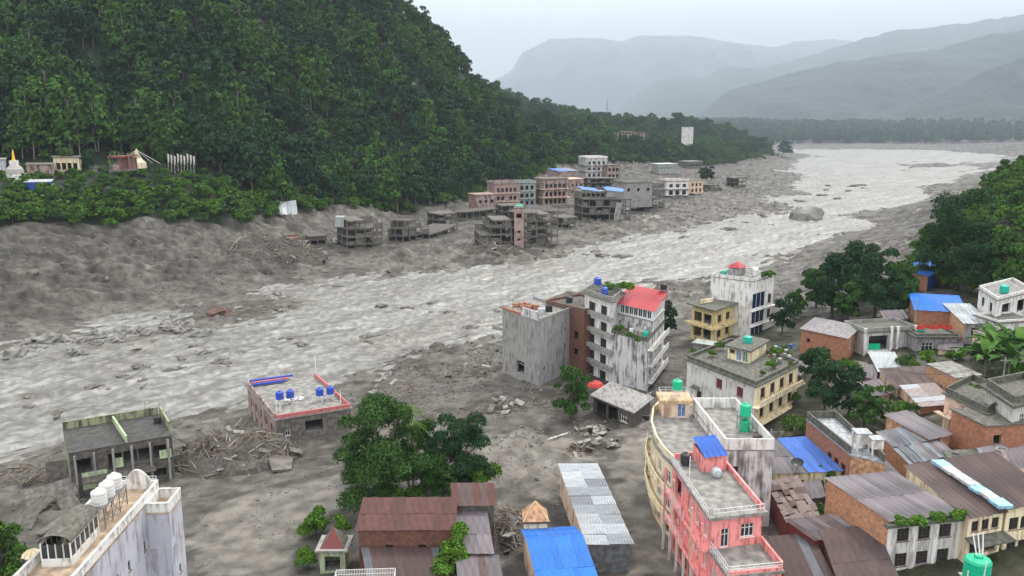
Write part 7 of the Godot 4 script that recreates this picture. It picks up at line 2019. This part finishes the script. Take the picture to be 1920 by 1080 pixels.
# ---------------------------------------------------------------- scene
func _ready() -> void:
	rng.seed = 42
	var cam := Camera3D.new()
	cam.name = "camera"
	cam.fov = rad_to_deg(2.0 * atan(540.0 / FOCAL))
	cam.far = 12000.0
	cam.position = Vector3(0, EYE, 0)
	cam.rotation_degrees.x = -PITCH
	add_child(cam)
	cam.current = true
	var sky_mat := ProceduralSkyMaterial.new()
	sky_mat.sky_top_color = Color(0.98, 0.99, 1.0)
	sky_mat.sky_horizon_color = Color(0.895, 0.91, 0.915)
	sky_mat.sky_curve = 0.2
	sky_mat.ground_horizon_color = Color(0.75, 0.78, 0.80)
	sky_mat.ground_bottom_color = Color(0.45, 0.45, 0.45)
	sky_mat.sky_energy_multiplier = 1.15
	# thin uneven cloud over the whole sky
	var cn := FastNoiseLite.new(); cn.seed = 15; cn.frequency = 1.0; cn.fractal_octaves = 5
	var ci := Image.create(512, 256, false, Image.FORMAT_RGBA8)
	for y in 256:
		var el := PI * (0.5 - y / 256.0)
		for x in 512:
			var az := TAU * x / 512.0
			var k := cn.get_noise_3d(cos(az) * cos(el) * 1.6, sin(el) * 4.0, sin(az) * cos(el) * 1.6)
			ci.set_pixel(x, y, Color(1, 1, 1, clampf(0.35 + k * 1.1, 0.0, 1.0)))
	sky_mat.sky_cover = ImageTexture.create_from_image(ci)
	sky_mat.sky_cover_modulate = Color(0.22, 0.225, 0.225)
	var sky := Sky.new(); sky.sky_material = sky_mat
	var env := Environment.new()
	env.background_mode = Environment.BG_SKY
	env.sky = sky
	env.tonemap_mode = Environment.TONE_MAPPER_LINEAR
	env.tonemap_exposure = 1.6
	env.sdfgi_enabled = true; env.ssao_enabled = true; env.ssil_enabled = true
	env.fog_enabled = true
	env.fog_density = 0.00008
	env.fog_light_color = Color(0.89, 0.95, 1.0)
	env.volumetric_fog_enabled = true
	env.volumetric_fog_density = 0.0
	var mist := FogVolume.new()   # rain haze filling the valley beyond the town
	mist.name = "valley_haze"
	mist.shape = RenderingServer.FOG_VOLUME_SHAPE_BOX
	mist.size = Vector3(11000, 1000, 9600)
	mist.position = Vector3(1200, 440, -5450)
	var fm := FogMaterial.new()
	fm.density = 0.00019
	fm.albedo = Color(0.89, 0.95, 1.0)
	mist.material = fm
	mist.set_meta("kind", "stuff"); mist.set_meta("label", "pale rain haze filling the valley")
	add_child(mist)
	var we := WorldEnvironment.new()
	we.name = "world_environment"; we.environment = env
	add_child(we)
	var sun := DirectionalLight3D.new()
	sun.name = "sun"
	sun.light_energy = 0.5
	sun.light_angular_distance = 10.0
	sun.light_color = Color(1.0, 0.97, 0.92)
	sun.shadow_enabled = true
	sun.rotation_degrees = Vector3(-48, 150, 0)
	add_child(sun)

	make_materials()
	make_paints()
	make_woods()
	var t0 := Time.get_ticks_msec()
	build_land()
	print("land ", Time.get_ticks_msec() - t0, " pins ", pins.size())
	build_far_hills()
	build_forest()
	print("forest ", Time.get_ticks_msec() - t0)

	build_white_apartment()
	build_ruined_green_house()
	build_pink_roof_house()
	build_tin_row()
	build_curved_house()
	build_white_parapet_block()
	build_pink_building()
	build_cream_house()
	build_river_towers()
	build_hill_houses()
	build_lower_town()
	build_clutter()
	print("town ", Time.get_ticks_msec() - t0)
	build_far_bank()
	build_rocks()
	build_debris()
	build_plants()
	print("all ", Time.get_ticks_msec() - t0)
